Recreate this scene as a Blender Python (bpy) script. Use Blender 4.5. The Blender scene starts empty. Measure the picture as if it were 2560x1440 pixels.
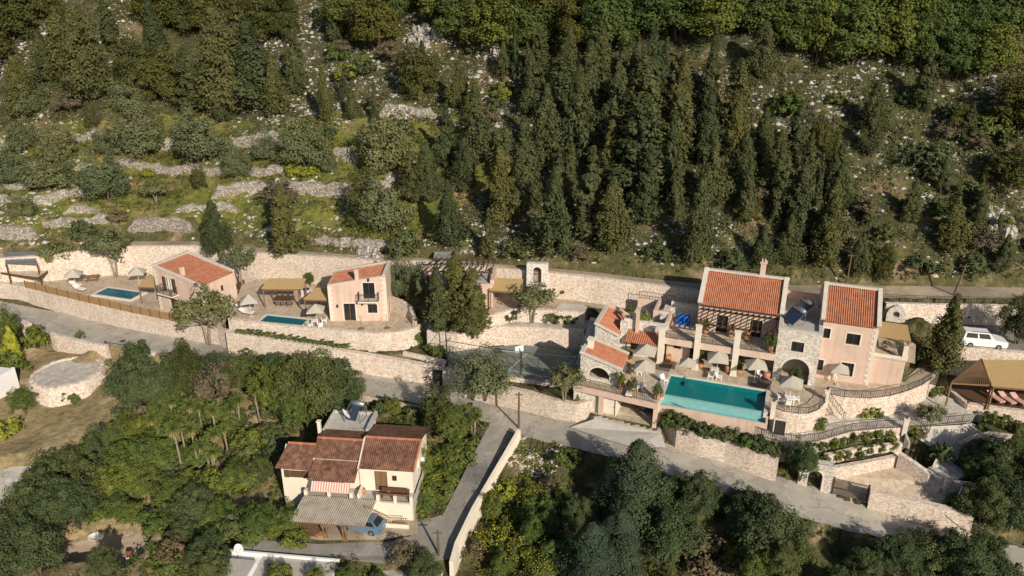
import bpy, bmesh, math, random
import numpy as np
from mathutils import Vector, Matrix
from mathutils.geometry import tessellate_polygon

# ------------------------------------------------------------------ camera, sky, sun
sc = bpy.context.scene
CAMH, PITCH, FPX = 41.0, math.radians(23), 1991.0
cam = bpy.data.cameras.new('camera'); camo = bpy.data.objects.new('camera', cam)
sc.collection.objects.link(camo); sc.camera = camo
camo.location = (0, 0, CAMH); camo.rotation_euler = (math.radians(90) - PITCH, 0, 0)
cam.sensor_width = 36; cam.lens = 36 * FPX / 2560; cam.clip_start = 1; cam.clip_end = 2000
SUN_EL = math.radians(27); SUN_AZ = (math.sin(math.radians(27)), -math.cos(math.radians(27)))
wd = bpy.data.worlds.new('World'); sc.world = wd; wd.use_nodes = True
wn = wd.node_tree.nodes; wl = wd.node_tree.links
sky = wn.new('ShaderNodeTexSky'); sky.sky_type = 'NISHITA'; sky.sun_disc = False
sky.sun_elevation = SUN_EL; sky.sun_rotation = math.atan2(SUN_AZ[0], SUN_AZ[1])
wl.new(sky.outputs[0], wn['Background'].inputs[0]); wn['Background'].inputs[1].default_value = 0.078
sl = bpy.data.lights.new('sun', 'SUN'); sl.energy = 4.8; sl.angle = math.radians(0.5); sl.color = (1.0, 0.90, 0.76)
so = bpy.data.objects.new('sun', sl); sc.collection.objects.link(so)
sd = Vector((SUN_AZ[0] * math.cos(SUN_EL), SUN_AZ[1] * math.cos(SUN_EL), math.sin(SUN_EL)))
so.rotation_euler = sd.to_track_quat('Z', 'Y').to_euler(); so.location = (40, -40, 80)
sc.view_settings.view_transform = 'Standard'; sc.view_settings.look = 'None'
sc.view_settings.exposure = 0.1; sc.view_settings.gamma = 1
sc.cycles.max_bounces = 5; sc.cycles.transparent_max_bounces = 6

# ------------------------------------------------------------------ helpers
SN, CS = math.sin(PITCH), math.cos(PITCH)
def P(px, py, z=0.0):
    'point of the world at height z seen at this spot of the survey picture'
    a = (px - 1280) / FPX; v = (py - 720) / FPX; d = (CAMH - z) / (SN + v * CS)
    return Vector((a * d, (CS - v * SN) * d, z))
def L3(pts): return [P(*p) for p in pts]
C = sc.collection
def tag(o, label=None, cat=None, group=None, kind=None):
    if label: o['label'] = label
    if cat: o['category'] = cat
    if group: o['group'] = group
    if kind or (cat and o.name.split('.')[0].endswith(('wall', 'stairs'))): o['kind'] = kind or 'thing'
    return o
def thing(name, label, cat, loc=(0, 0, 0), rz=0.0, group=None):
    o = bpy.data.objects.new(name, None); C.objects.link(o); o.empty_display_size = .3
    o.location = loc; o.rotation_euler = (0, 0, rz)
    return tag(o, label, cat, group)
class MB:
    'collects faces; build() links them as one mesh object'
    def __init__(s): s.v = []; s.f = []; s.m = []
    def add(s, vs, fs, mi=0):
        b = len(s.v); s.v += [tuple(p) for p in vs]; s.f += [tuple(b + i for i in f) for f in fs]; s.m += [mi] * len(fs); return s
    def box(s, x0, x1, y0, y1, z0, z1, mi=0):
        vs = [(x, y, z) for z in (z0, z1) for x, y in ((x0, y0), (x1, y0), (x1, y1), (x0, y1))]
        return s.add(vs, [(3, 2, 1, 0), (4, 5, 6, 7), (0, 1, 5, 4), (1, 2, 6, 5), (2, 3, 7, 6), (3, 0, 4, 7)], mi)
    def bar(s, a, b, w, h=None, mi=0):
        a, b = Vector(a), Vector(b); h = h or w; d = (b - a).normalized()
        up = Vector((0, 0, 1)) if abs(d.z) < .95 else Vector((0, 1, 0))
        r = d.cross(up).normalized() * w / 2; u = r.cross(d).normalized() * h / 2
        vs = [p + q for p in (a, b) for q in (-r - u, r - u, r + u, -r + u)]
        return s.add(vs, [(3, 2, 1, 0), (4, 5, 6, 7), (0, 1, 5, 4), (1, 2, 6, 5), (2, 3, 7, 6), (3, 0, 4, 7)], mi)
    def tube(s, pts, rads, n=8, cap=True, mi=0):
        pts = [Vector(p) for p in pts]; rads = rads if hasattr(rads, '__len__') else [rads] * len(pts); vs = []
        for i, p in enumerate(pts):
            d = (pts[min(i + 1, len(pts) - 1)] - pts[max(i - 1, 0)]).normalized()
            up = Vector((1, 0, 0)) if abs(d.x) < .8 else Vector((0, 1, 0))
            r = d.cross(up).normalized(); u = d.cross(r)
            for k in range(n):
                t = 2 * math.pi * k / n; vs.append(p + (r * math.cos(t) + u * math.sin(t)) * rads[i])
        fs = [(i * n + k, i * n + (k + 1) % n, (i + 1) * n + (k + 1) % n, (i + 1) * n + k) for i in range(len(pts) - 1) for k in range(n)]
        if cap: fs += [tuple(range(n))[::-1], tuple(range((len(pts) - 1) * n, len(pts) * n))]
        return s.add(vs, fs, mi)
    def lathe(s, prof, n=14, o=(0, 0, 0), mi=0):
        vs = [(o[0] + r * math.cos(2 * math.pi * k / n), o[1] + r * math.sin(2 * math.pi * k / n), o[2] + z) for r, z in prof for k in range(n)]
        fs = [(i * n + k, i * n + (k + 1) % n, (i + 1) * n + (k + 1) % n, (i + 1) * n + k) for i in range(len(prof) - 1) for k in range(n)]
        return s.add(vs, fs + [tuple(range(n))[::-1], tuple(range((len(prof) - 1) * n, len(prof) * n))], mi)
    def panel(s, axis, pos, t, outline, holes=(), mi=0):
        'upright wall along axis u (x) or v (y) from pos to pos+t, outline and holes as (a, z)'
        loops = [list(outline)] + [list(h) for h in holes]
        pt = (lambda a, z, w: (a, w, z)) if axis == 'u' else (lambda a, z, w: (w, a, z))
        flat = [p for l in loops for p in l]; nv = len(flat)
        tris = tessellate_polygon([[Vector((a, z, 0)) for a, z in l] for l in loops])
        vs = [pt(a, z, pos) for a, z in flat] + [pt(a, z, pos + t) for a, z in flat]
        fs = [tuple(x) for x in tris] + [tuple(nv + i for i in reversed(x)) for x in tris]
        b = 0
        for l in loops:
            k = len(l); fs += [(b + i, b + (i + 1) % k, nv + b + (i + 1) % k, nv + b + i) for i in range(k)]; b += k
        return s.add(vs, fs, mi)
    def build(s, name, mats, parent=None, smooth=False):
        me = bpy.data.meshes.new(name); me.from_pydata(s.v, [], s.f)
        mats = mats if isinstance(mats, (list, tuple)) else [mats]
        for m in mats: me.materials.append(m)
        if len(mats) > 1: me.polygons.foreach_set('material_index', s.m)
        bm = bmesh.new(); bm.from_mesh(me); bmesh.ops.recalc_face_normals(bm, faces=bm.faces); bm.to_mesh(me); bm.free()
        if smooth: me.polygons.foreach_set('use_smooth', [True] * len(me.polygons))
        me.update()
        o = bpy.data.objects.new(name, me); C.objects.link(o)
        if parent: o.parent = parent
        return o
def rect(a0, a1, z0, z1): return [(a0, z0), (a1, z0), (a1, z1), (a0, z1)]
def arch(a0, a1, z0, z1, n=8):
    c = (a0 + a1) / 2; r = (a1 - a0) / 2; h = min(r, z1 - z0)
    return [(a0, z0), (a1, z0)] + [(c + r * math.cos(math.pi * i / n), z1 - h + h * math.sin(math.pi * i / n)) for i in range(n + 1)]
def dup(root, loc=None, rz=None, label=None, scale=None):
    c = root.copy(); C.objects.link(c)
    if loc is not None: c.location = loc
    if rz is not None: c.rotation_euler = (0, 0, rz)
    if scale is not None: c.scale = scale if hasattr(scale, '__len__') else (scale,) * 3
    if label: c['label'] = label
    for ch in list(root.children):
        d = ch.copy(); C.objects.link(d); d.parent = c
        for g in list(ch.children):
            e = g.copy(); C.objects.link(e); e.parent = d
    return c

# ------------------------------------------------------------------ materials
M = {}
def newmat(name, rough=.85, spec=.25):
    m = bpy.data.materials.new(name); m.use_nodes = True; M[name] = m
    b = m.node_tree.nodes['Principled BSDF']; b.inputs['Roughness'].default_value = rough
    b.inputs['Specular IOR Level'].default_value = spec
    return m, m.node_tree.nodes, m.node_tree.links, b
def coords(n, l, scale=None, space='pos'):
    if space == 'pos': g = n.new('ShaderNodeNewGeometry'); s = g.outputs['Position']
    else: g = n.new('ShaderNodeTexCoord'); s = g.outputs['Object']
    if scale:
        mp = n.new('ShaderNodeMapping'); mp.inputs['Scale'].default_value = scale; l.new(s, mp.inputs[0]); s = mp.outputs[0]
    return s
def noise(n, l, s, scale, detail=4, rough=.6):
    t = n.new('ShaderNodeTexNoise'); t.inputs['Scale'].default_value = scale; t.inputs['Detail'].default_value = detail
    t.inputs['Roughness'].default_value = rough; l.new(s, t.inputs['Vector']); return t
def ramp(n, l, s, stops, interp='LINEAR'):
    r = n.new('ShaderNodeValToRGB'); r.color_ramp.interpolation = interp; e = r.color_ramp.elements
    while len(e) < len(stops): e.new(.5)
    for i, (p, c) in enumerate(stops):
        e[i].position = p; e[i].color = (*c, 1) if len(c) == 3 else c
    l.new(s, r.inputs[0]); return r.outputs[0]
def mix(n, l, fac, a, b, mode='MIX'):
    x = n.new('ShaderNodeMix'); x.data_type = 'RGBA'; x.blend_type = mode
    for sock, val in ((x.inputs['Factor'], fac), (x.inputs[6], a), (x.inputs[7], b)):
        if isinstance(val, (int, float)): sock.default_value = val
        elif isinstance(val, tuple): sock.default_value = (*val, 1)
        else: l.new(val, sock)
    return x.outputs[2]
def bump(n, l, b, h, dist, strength=1.0):
    k = n.new('ShaderNodeBump'); k.inputs['Distance'].default_value = dist; k.inputs['Strength'].default_value = strength
    l.new(h, k.inputs['Height']); l.new(k.outputs[0], b.inputs['Normal'])
def thr(n, l, s, lo, hi):
    r = n.new('ShaderNodeMapRange'); r.interpolation_type = 'SMOOTHSTEP'; r.inputs['From Min'].default_value = lo; r.inputs['From Max'].default_value = hi
    l.new(s, r.inputs[0]); return r.outputs[0]
def plain(name, col, rough=.7, var=.12, vs=1.5, spec=.25, metal=0, bmp=0, space='pos'):
    m, n, l, b = newmat(name, rough, spec); s = coords(n, l, space=space); t = noise(n, l, s, vs, 5, .65)
    c0 = tuple(c * (1 - var) for c in col); c1 = tuple(min(1, c * (1 + var)) for c in col)
    l.new(ramp(n, l, t.outputs[0], [(.3, c0), (.7, c1)]), b.inputs['Base Color'])
    b.inputs['Metallic'].default_value = metal
    if bmp: bump(n, l, b, noise(n, l, s, vs * 12, 3).outputs[0], bmp)
    return m
def stone(name, cols, scale, joint, jw=.06, bd=.05, squash=(1, 1, 1.5), dirt=.35, sheen=None):
    'rubble masonry: cells with a colour each, pale joints, broad weather stains'
    m, n, l, b = newmat(name, .95, .1); s = coords(n, l, squash)
    wob = noise(n, l, s, 2.5, 3); ws = n.new('ShaderNodeVectorMath'); ws.operation = 'MULTIPLY_ADD'
    l.new(wob.outputs['Color'], ws.inputs[0]); ws.inputs[1].default_value = (.12, .12, .12); l.new(s, ws.inputs[2]); sv = ws.outputs[0]
    v1 = n.new('ShaderNodeTexVoronoi'); v1.inputs['Scale'].default_value = scale; l.new(sv, v1.inputs['Vector'])
    v2 = n.new('ShaderNodeTexVoronoi'); v2.feature = 'DISTANCE_TO_EDGE'; v2.inputs['Scale'].default_value = scale; l.new(sv, v2.inputs['Vector'])
    sep = n.new('ShaderNodeSeparateColor'); l.new(v1.outputs['Color'], sep.inputs[0])
    k = len(cols); c = ramp(n, l, sep.outputs[0], [(i / k, cols[i]) for i in range(k)], 'CONSTANT')
    big = noise(n, l, coords(n, l), .35, 5, .6)
    c = mix(n, l, dirt, c, ramp(n, l, big.outputs[0], [(.30, (.66, .58, .52)), (.45, (1, .97, .94)), (.7, (1.12, 1.1, 1.06))]), 'MULTIPLY')
    stk = noise(n, l, coords(n, l, (1.3, 1.3, .16)), 1.0, 5, .65); c = mix(n, l, dirt, c, ramp(n, l, stk.outputs[0], [(.30, (.60, .56, .53)), (.48, (1, 1, 1)), (.7, (1.08, 1.06, 1.04))]), 'MULTIPLY')
    oi = n.new('ShaderNodeObjectInfo'); c = mix(n, l, 1.0, c, ramp(n, l, oi.outputs['Random'], [(0, (.86, .84, .83)), (.5, (1, .98, .96)), (1, (1.04, 1.04, 1.04))]), 'MULTIPLY')
    e = thr(n, l, v2.outputs['Distance'], 0, jw)
    c = mix(n, l, e, joint, c)
    l.new(c, b.inputs['Base Color'])
    mth = n.new('ShaderNodeMath'); mth.operation = 'ADD'; l.new(e, mth.inputs[0])
    fine = noise(n, l, sv, scale * 5, 3); l.new(fine.outputs[0], mth.inputs[1]); bump(n, l, b, mth.outputs[0], bd)
    return m
stone('wall_stone', [(.68, .57, .47), (.80, .72, .62), (.58, .47, .38), (.86, .80, .72), (.76, .57, .45), (.80, .74, .66)], 6.2, (.56, .47, .39), .06, .03, dirt=.35)
stone('facade_stone', [(.72, .67, .60), (.84, .81, .75), (.50, .47, .43), (.78, .73, .65), (.64, .59, .53)], 5.6, (.70, .65, .57), .07, .03, dirt=.2)
stone('dry_stone', [(.50, .47, .42), (.64, .61, .55), (.38, .35, .31), (.70, .66, .60), (.54, .47, .39)], 3.6, (.16, .14, .11), .1, .12, dirt=.5)
stone('paving', [(.50, .41, .30), (.57, .48, .37), (.45, .37, .28), (.54, .45, .36)], 2.4, (.50, .43, .34), .05, .01, (1, 1, 1), dirt=.4)
stone('grey_paving', [(.53, .50, .45), (.60, .57, .52), (.48, .45, .40)], 1.8, (.36, .33, .28), .04, .01, (1, 1, 1), dirt=.4)
stone('rock', [(.52, .50, .46), (.62, .60, .55), (.44, .42, .38)], 1.1, (.30, .28, .24), .12, .25, (1.6, 1.6, .7), dirt=.5)
def roadmat(name, base, dusty):
    return _road(name, base, dusty)
def _road(name, base, dusty):
    m, n, l, b = newmat(name, .9, .15); s = coords(n, l)
    a = noise(n, l, s, .5, 8, .65); f = noise(n, l, s, 9, 5, .7); st = noise(n, l, coords(n, l, (.25, .25, 1)), 3, 6, .7)
    c = ramp(n, l, a.outputs[0], [(.3, tuple(x * .86 for x in base)), (.52, base), (.72, dusty)])
    c = mix(n, l, .5, c, ramp(n, l, f.outputs[0], [(.3, (.74, .73, .72)), (.6, (1.06, 1.06, 1.05))]), 'MULTIPLY')
    c = mix(n, l, thr(n, l, st.outputs[0], .56, .75), c, tuple(x * .78 for x in base))
    v = n.new('ShaderNodeTexVoronoi'); v.feature = 'DISTANCE_TO_EDGE'; v.inputs['Scale'].default_value = .16
    w = n.new('ShaderNodeVectorMath'); w.operation = 'MULTIPLY_ADD'; l.new(a.outputs['Color'], w.inputs[0]); w.inputs[1].default_value = (6, 6, 6); l.new(s, w.inputs[2])
    l.new(w.outputs[0], v.inputs['Vector'])
    c = mix(n, l, thr(n, l, v.outputs['Distance'], 0, .02), tuple(x * .5 for x in base), c)
    pv = n.new('ShaderNodeTexVoronoi'); pv.inputs['Scale'].default_value = .22; l.new(w.outputs[0], pv.inputs['Vector']); sp = n.new('ShaderNodeSeparateColor'); l.new(pv.outputs['Color'], sp.inputs[0])
    c = mix(n, l, 1.0, c, ramp(n, l, sp.outputs[0], [(0, (.72, .72, .74)), (.22, (.93, .93, .93)), (.8, (1, 1, 1)), (1, (1.12, 1.10, 1.06))]), 'MULTIPLY')
    g = noise(n, l, s, 30, 3, .8); c = mix(n, l, .5, c, ramp(n, l, g.outputs[0], [(.3, (.7, .7, .7)), (.6, (1.1, 1.1, 1.1))]), 'MULTIPLY')
    l.new(c, b.inputs['Base Color']); bump(n, l, b, f.outputs[0], .02); return m
roadmat('concrete_road', (.42, .385, .33), (.52, .48, .41))
roadmat('driveway', (.27, .25, .22), (.36, .33, .29))
roadmat('dirt_road', (.42, .34, .25), (.50, .42, .32))
roadmat('white_gravel', (.50, .47, .42), (.62, .59, .54))
m, n, l, b = newmat('pink_plaster', .92, .08); s = coords(n, l)
c = ramp(n, l, noise(n, l, s, .7, 6, .65).outputs[0], [(.3, (.54, .40, .32)), (.6, (.62, .47, .38))])
c = mix(n, l, .55, c, ramp(n, l, noise(n, l, coords(n, l, (2.2, 2.2, .2)), 1.0, 5, .7).outputs[0], [(.32, (.72, .68, .64)), (.5, (1, 1, 1))]), 'MULTIPLY'); l.new(c, b.inputs['Base Color'])
bump(n, l, b, noise(n, l, s, 14, 3).outputs[0], .004)
plain('cream_trim', (.66, .59, .49), .85, .08, 2)
plain('cream_plaster', (.72, .64, .52), .9, .08, .7, bmp=.004)
plain('white_paint', (.78, .77, .74), .6, .05, 1)
plain('wood', (.20, .115, .06), .7, .25, 5)
plain('dark_wood', (.10, .055, .032), .7, .25, 5)
plain('reed', (.46, .32, .15), .95, .25, 9, bmp=.02)
plain('fence_wood', (.33, .20, .09), .8, .22, 6, bmp=.02)
plain('iron', (.035, .033, .032), .5, .1, 3, .5)
plain('glass_dark', (.02, .022, .025), .12, .1, 3, .6)
plain('interior', (.06, .045, .035), .9, .2, 2)
plain('fabric', (.44, .40, .325), .95, .05, 3)
plain('white_fabric', (.74, .72, .67), .9, .05, 3)
plain('terracotta', (.40, .21, .12), .8, .15, 4, space='obj')
plain('court_green', (.185, .205, .175), .85, .12, .6)
plain('white_line', (.72, .72, .69), .8, .05, 3)
plain('concrete', (.44, .41, .36), .9, .12, 1.2, bmp=.01)
plain('coping', (.56, .51, .44), .9, .12, 2, bmp=.01)
plain('bark', (.16, .125, .09), .95, .25, 6, bmp=.05, space='obj')
plain('pale_bark', (.30, .25, .19), .95, .25, 6, bmp=.05, space='obj')
plain('soil', (.27, .17, .10), 1, .3, 2, bmp=.03)
plain('blue_tarp', (.01, .10, .42), .6, .1, 3)
plain('dark_mat', (.16, .12, .09), .95, .2, 4)
plain('metal_grey', (.30, .31, .32), .4, .1, 3, .5, .6)
plain('solar_blue', (.03, .045, .07), .15, .1, 3, .6)
plain('car_white', (.74, .75, .76), .25, .02, 1, .6)
plain('car_blue', (.16, .26, .36), .25, .03, 1, .6, .3)
plain('tyre', (.02, .02, .02), .8, .1, 5)
plain('red_brick', (.40, .13, .06), .9, .2, 8)
plain('pole_wood', (.13, .085, .055), .85, .25, 8)
plain('headlight', (.6, .6, .6), .1, .02, 1, .6)
plain('tail_red', (.35, .02, .02), .3, .02, 1, .6)
plain('salmon_fabric', (.58, .36, .30), .9, .1, 3)
def tiles(name, cols, var=.5):
    m, n, l, b = newmat(name, .85, .15); s = coords(n, l, space='obj')
    v = n.new('ShaderNodeTexVoronoi'); v.inputs['Scale'].default_value = 3.2; l.new(s, v.inputs['Vector'])
    sep = n.new('ShaderNodeSeparateColor'); l.new(v.outputs['Color'], sep.inputs[0])
    k = len(cols); c = ramp(n, l, sep.outputs[0], [(i / (k - 1), cols[i]) for i in range(k)])
    a = noise(n, l, s, .9, 6, .7)
    c = mix(n, l, var, c, ramp(n, l, a.outputs[0], [(.3, (.55, .5, .48)), (.55, (1, 1, 1)), (.75, (1.15, 1.1, 1.0))]), 'MULTIPLY')
    l.new(c, b.inputs['Base Color']); return m
tiles('orange_tiles', [(.35, .14, .08), (.41, .17, .095), (.45, .20, .12)], .35)
tiles('old_tiles', [(.125, .070, .050), (.19, .100, .068), (.25, .128, .085)], .9)
# water of the pools
m, n, l, b = newmat('pool_water', .05, .5)
tb_ = n.new('ShaderNodeBsdfTransparent'); tb_.inputs[0].default_value = (.62, .90, .90, 1)
gl_ = n.new('ShaderNodeBsdfGlossy'); gl_.inputs['Roughness'].default_value = .06
lw_ = n.new('ShaderNodeLayerWeight'); lw_.inputs[0].default_value = .5; fr_ = n.new('ShaderNodeMapRange'); fr_.inputs['From Min'].default_value = .55; fr_.inputs['From Max'].default_value = 1; fr_.inputs['To Min'].default_value = .025; fr_.inputs['To Max'].default_value = .3; l.new(lw_.outputs['Facing'], fr_.inputs[0]); mx_ = n.new('ShaderNodeMixShader')
bp_ = n.new('ShaderNodeBump'); bp_.inputs['Distance'].default_value = .03; l.new(noise(n, l, coords(n, l), 3.5, 4).outputs[0], bp_.inputs['Height'])
l.new(bp_.outputs[0], gl_.inputs['Normal']); 
l.new(fr_.outputs[0], mx_.inputs[0]); l.new(tb_.outputs[0], mx_.inputs[1]); l.new(gl_.outputs[0], mx_.inputs[2]); l.new(mx_.outputs[0], n['Material Output'].inputs[0])
plain('pool_tile', (.010, .20, .21), .4, .12, 2)
plain('pool_tile_dark', (.03, .14, .19), .4, .12, 2)
plain('spill_tile', (.20, .42, .41), .3, .1, 2)
# corrugated sheet
m, n, l, b = newmat('corrugated', .6, .3); s = coords(n, l, space='obj'); c = ramp(n, l, noise(n, l, s, 1.3, 6, .7).outputs[0], [(.3, (.25, .21, .17)), (.6, (.38, .34, .28))]); l.new(c, b.inputs['Base Color'])
# red striped awning
m, n, l, b = newmat('striped', .9, .1); s = coords(n, l, space='obj'); w = n.new('ShaderNodeTexWave'); w.inputs['Scale'].default_value = 1.3; l.new(s, w.inputs['Vector'])
l.new(ramp(n, l, w.outputs[0], [(.45, (.66, .56, .48)), (.55, (.50, .24, .19))]), b.inputs['Base Color'])
# ground of the slope: grass, scrub, dry earth, pale stone
def groundmat(name, grass, dry, scrub, rockc, rock_lo, rock_hi, gs=.12):
    m, n, l, b = newmat(name, 1, .05); s = coords(n, l)
    a = noise(n, l, s, gs, 8, .62); f = noise(n, l, s, 1.1, 8, .72); r = noise(n, l, s, .55, 9, .72); r2 = noise(n, l, coords(n, l, (1, 1, 2.2)), 2.6, 6, .7)
    c = ramp(n, l, a.outputs[0], [(.36, dry), (.47, grass), (.56, scrub), (.66, grass)])
    c = mix(n, l, .65, c, ramp(n, l, f.outputs[0], [(.3, (.34, .34, .30)), (.5, (.95, .95, .9)), (.7, (1.5, 1.45, 1.3))]), 'MULTIPLY')
    mm = n.new('ShaderNodeMath'); mm.operation = 'MULTIPLY'; l.new(r.outputs[0], mm.inputs[0]); l.new(r2.outputs[0], mm.inputs[1])
    k = thr(n, l, mm.outputs[0], rock_lo, rock_hi)
    c = mix(n, l, k, c, rockc); l.new(c, b.inputs['Base Color'])
    ad = n.new('ShaderNodeMath'); ad.operation = 'ADD'; l.new(f.outputs[0], ad.inputs[0]); l.new(k, ad.inputs[1]); bump(n, l, b, ad.outputs[0], .35)
    return m
groundmat('slope_ground', (.095, .098, .040), (.21, .16, .085), (.062, .066, .030), (.44, .41, .36), .28, .33)
groundmat('meadow_ground', (.18, .19, .048), (.28, .21, .10), (.115, .13, .035), (.44, .40, .33), .33, .40, .22)
groundmat('bank_ground', (.13, .12, .055), (.30, .22, .14), (.085, .085, .04), (.50, .42, .33), .32, .40, .3)
groundmat('dry_grass_ground', (.33, .255, .145), (.41, .325, .20), (.27, .22, .12), (.40, .35, .27), .42, .55, .35)
# ------------------------------------------------------------------ the lie of the land
MA = math.radians(-20); MO = Vector((15.4, 69.3, 0))
def MW(u, v, z=0.0):
    return Vector((MO.x + u * math.cos(MA) - v * math.sin(MA), MO.y + u * math.sin(MA) + v * math.cos(MA), z))
def lerp(tab, x): return float(np.interp(x, [t[0] for t in tab], [t[1] for t in tab]))
ZR = [(-300, -3.6), (-60, -4), (200, -4.4), (450, -4.1), (560, -3.8), (640, -3.7), (785, -4.0), (935, -4.7), (1100, -4.9), (1300, -4.3), (1450, -3.8), (1600, -3.6), (1700, -3.9), (1950, -5), (2250, -6.6), (2600, -8.2), (2900, -9.2)]
def road(pts, dz=0): return [(x, y, lerp(ZR, x) + dz) for x, y in pts]
ROAD_BACK = road([(-330, 690), (-60, 742), (0, 752), (100, 772), (225, 796), (375, 832), (500, 852), (640, 876), (735, 898), (900, 930), (1000, 950), (1105, 962), (1192, 985), (1319, 1015), (1428, 1050), (1505, 1052), (1655, 1105), (1750, 1138), (1860, 1166), (1945, 1190), (1995, 1206), (2080, 1228), (2170, 1262), (2270, 1294), (2380, 1316), (2560, 1370), (2800, 1450)])
ROAD_NEAR = road([(-330, 735), (-60, 786), (0, 800), (60, 812), (120, 832), (240, 858), (390, 882), (460, 905), (560, 920), (700, 940), (900, 985), (1020, 1004), (1150, 1030), (1240, 1066), (1300, 1088), (1400, 1110), (1560, 1150), (1650, 1180), (1750, 1212), (1840, 1244), (1936, 1279), (2032, 1302), (2127, 1328), (2255, 1352), (2400, 1380), (2560, 1440), (2800, 1530)])
ZU = [(-300, 1.0), (-60, 1.5), (300, 2.2), (700, 3.2), (1000, 4.0), (1300, 4.8), (1550, 5), (1750, 5), (2200, 4.5), (2600, 4.5), (2900, 4.5)]
def uroad(pts, dz=0): return [(x, y, lerp(ZU, x) + dz) for x, y in pts]
UP_FRONT = uroad([(-300, 640), (0, 648), (120, 640), (210, 628), (325, 617), (487, 617), (640, 634), (785, 642), (972, 655), (1060, 655), (1233, 671), (1367, 683), (1480, 694), (1559, 705), (1684, 721), (1760, 731), (1900, 736), (2060, 742), (2204, 745), (2400, 747), (2560, 748), (2800, 748)])
UP_BACK = uroad([(-300, 628), (0, 634), (120, 626), (210, 614), (325, 604), (487, 603), (640, 619), (785, 630), (972, 643), (1060, 645), (1233, 660), (1367, 670), (1480, 680), (1559, 689), (1684, 703), (1760, 709), (1900, 712), (2060, 713), (2204, 714), (2400, 716), (2560, 719), (2800, 722)])

T1_TOP = [(-300, 655, -1.5), (-60, 699, -1.8), (65, 718, -1.8), (200, 751, -1.8), (330, 781, -1.8), (450, 805, -1.8), (500, 815, -1.8), (545, 823, -1.8), (566, 829, -1.6)]
S1_TOP = [(566, 832, -1.2), (660, 846, -1.3), (785, 866, -1.6), (935, 891, -2.2), (1070, 915, -2.6), (1098, 921, -2.7)]
T2_TOP = [(572, 798, -.4), (597, 804, -.4), (660, 812, -.4), (760, 822, -.4), (850, 831, -.4), (935, 837, -.4), (985, 835, -.4), (1030, 826, -.4), (1062, 812, -.4)]
T2_RIGHT = [(1062, 812, -.4), (1045, 785, -.4), (1028, 768, -.4), (978, 742, -.4)]
CT_FRONT = [(1118, 918, -1.8), (1200, 931, -1.8), (1300, 946, -1.8), (1400, 960, -1.8), (1450, 966, -1.8)]
PZ_TOP = [(1068, 828, .1), (1144, 838, .2), (1224, 821, .3), (1270, 818, .3), (1319, 819, .3), (1386, 824, .3), (1460, 829, .3)]
UT_TOP = [(1192, 800, 1.6), (1287, 773, 1.8), (1355, 776, 1.8), (1463, 783, 1.8)]
BED_TOP = [(1108, 923, -2.3), (1165, 944, -2.3), (1236, 964, -2.2), (1319, 982, -2.0), (1383, 1002, -2.0), (1440, 1012, -1.9), (1475, 1004, -1.6), (1496, 985, -1.3), (1508, 984, -.9)]
RD_TOP = [(1657, 1018, -1.9), (1662, 1045, -1.9), (1694, 1076, -2.0), (1750, 1094, -2.1), (1815, 1110, -2.4), (1880, 1132, -2.5), (1946, 1154, -2.8)]
RND = [(1930, 1019, 0), (1960, 1029, 0), (1995, 1034, 0), (2021, 1034, 0), (2046, 1024, 0), (2061, 1007, 0), (2067, 988, 0)]
ARC = [(2067, 984, 0), (2110, 993, 0), (2174, 996, 0), (2225, 990, 0), (2270, 977, 0), (2305, 962, 0), (2332, 945, 0), (2352, 918, 0)]
PATH_F = [(1664, 1020, -1.6), (1712, 1040, -1.9), (1790, 1060, -2.1), (1866, 1080, -2.2), (1930, 1100, -2.2), (1993, 1110, -2.2), (2044, 1103, -2.2), (2127, 1079, -2.2), (2190, 1072, -2.2), (2262, 1069, -2.2)]
B3_F = [(2064, 1140, -3.2), (2150, 1121, -3.2), (2255, 1110, -3.2)]
LOT_BACK = [(2080, 1172, -3.9), (2150, 1160, -3.9), (2217, 1147, -3.9), (2243, 1141, -3.9)]
LOT_R = [(2252, 1133, -3.4), (2290, 1158, -3.7), (2326, 1184, -4.1)]
LOT_F = [(2175, 1223, -4.4), (2270, 1245, -4.6), (2364, 1267, -5.0), (2430, 1290, -5.6)]
PK_TOP = [(2386, 869, 1.6), (2470, 876, 1.6), (2560, 884, 1.6), (2700, 896, 1.6)]
RDK = [(2345, 948, -1.6), (2385, 985, -1.6), (2418, 1011, -1.6), (2490, 1021, -1.6), (2560, 1030, -1.6), (2720, 1050, -1.6)]

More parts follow.
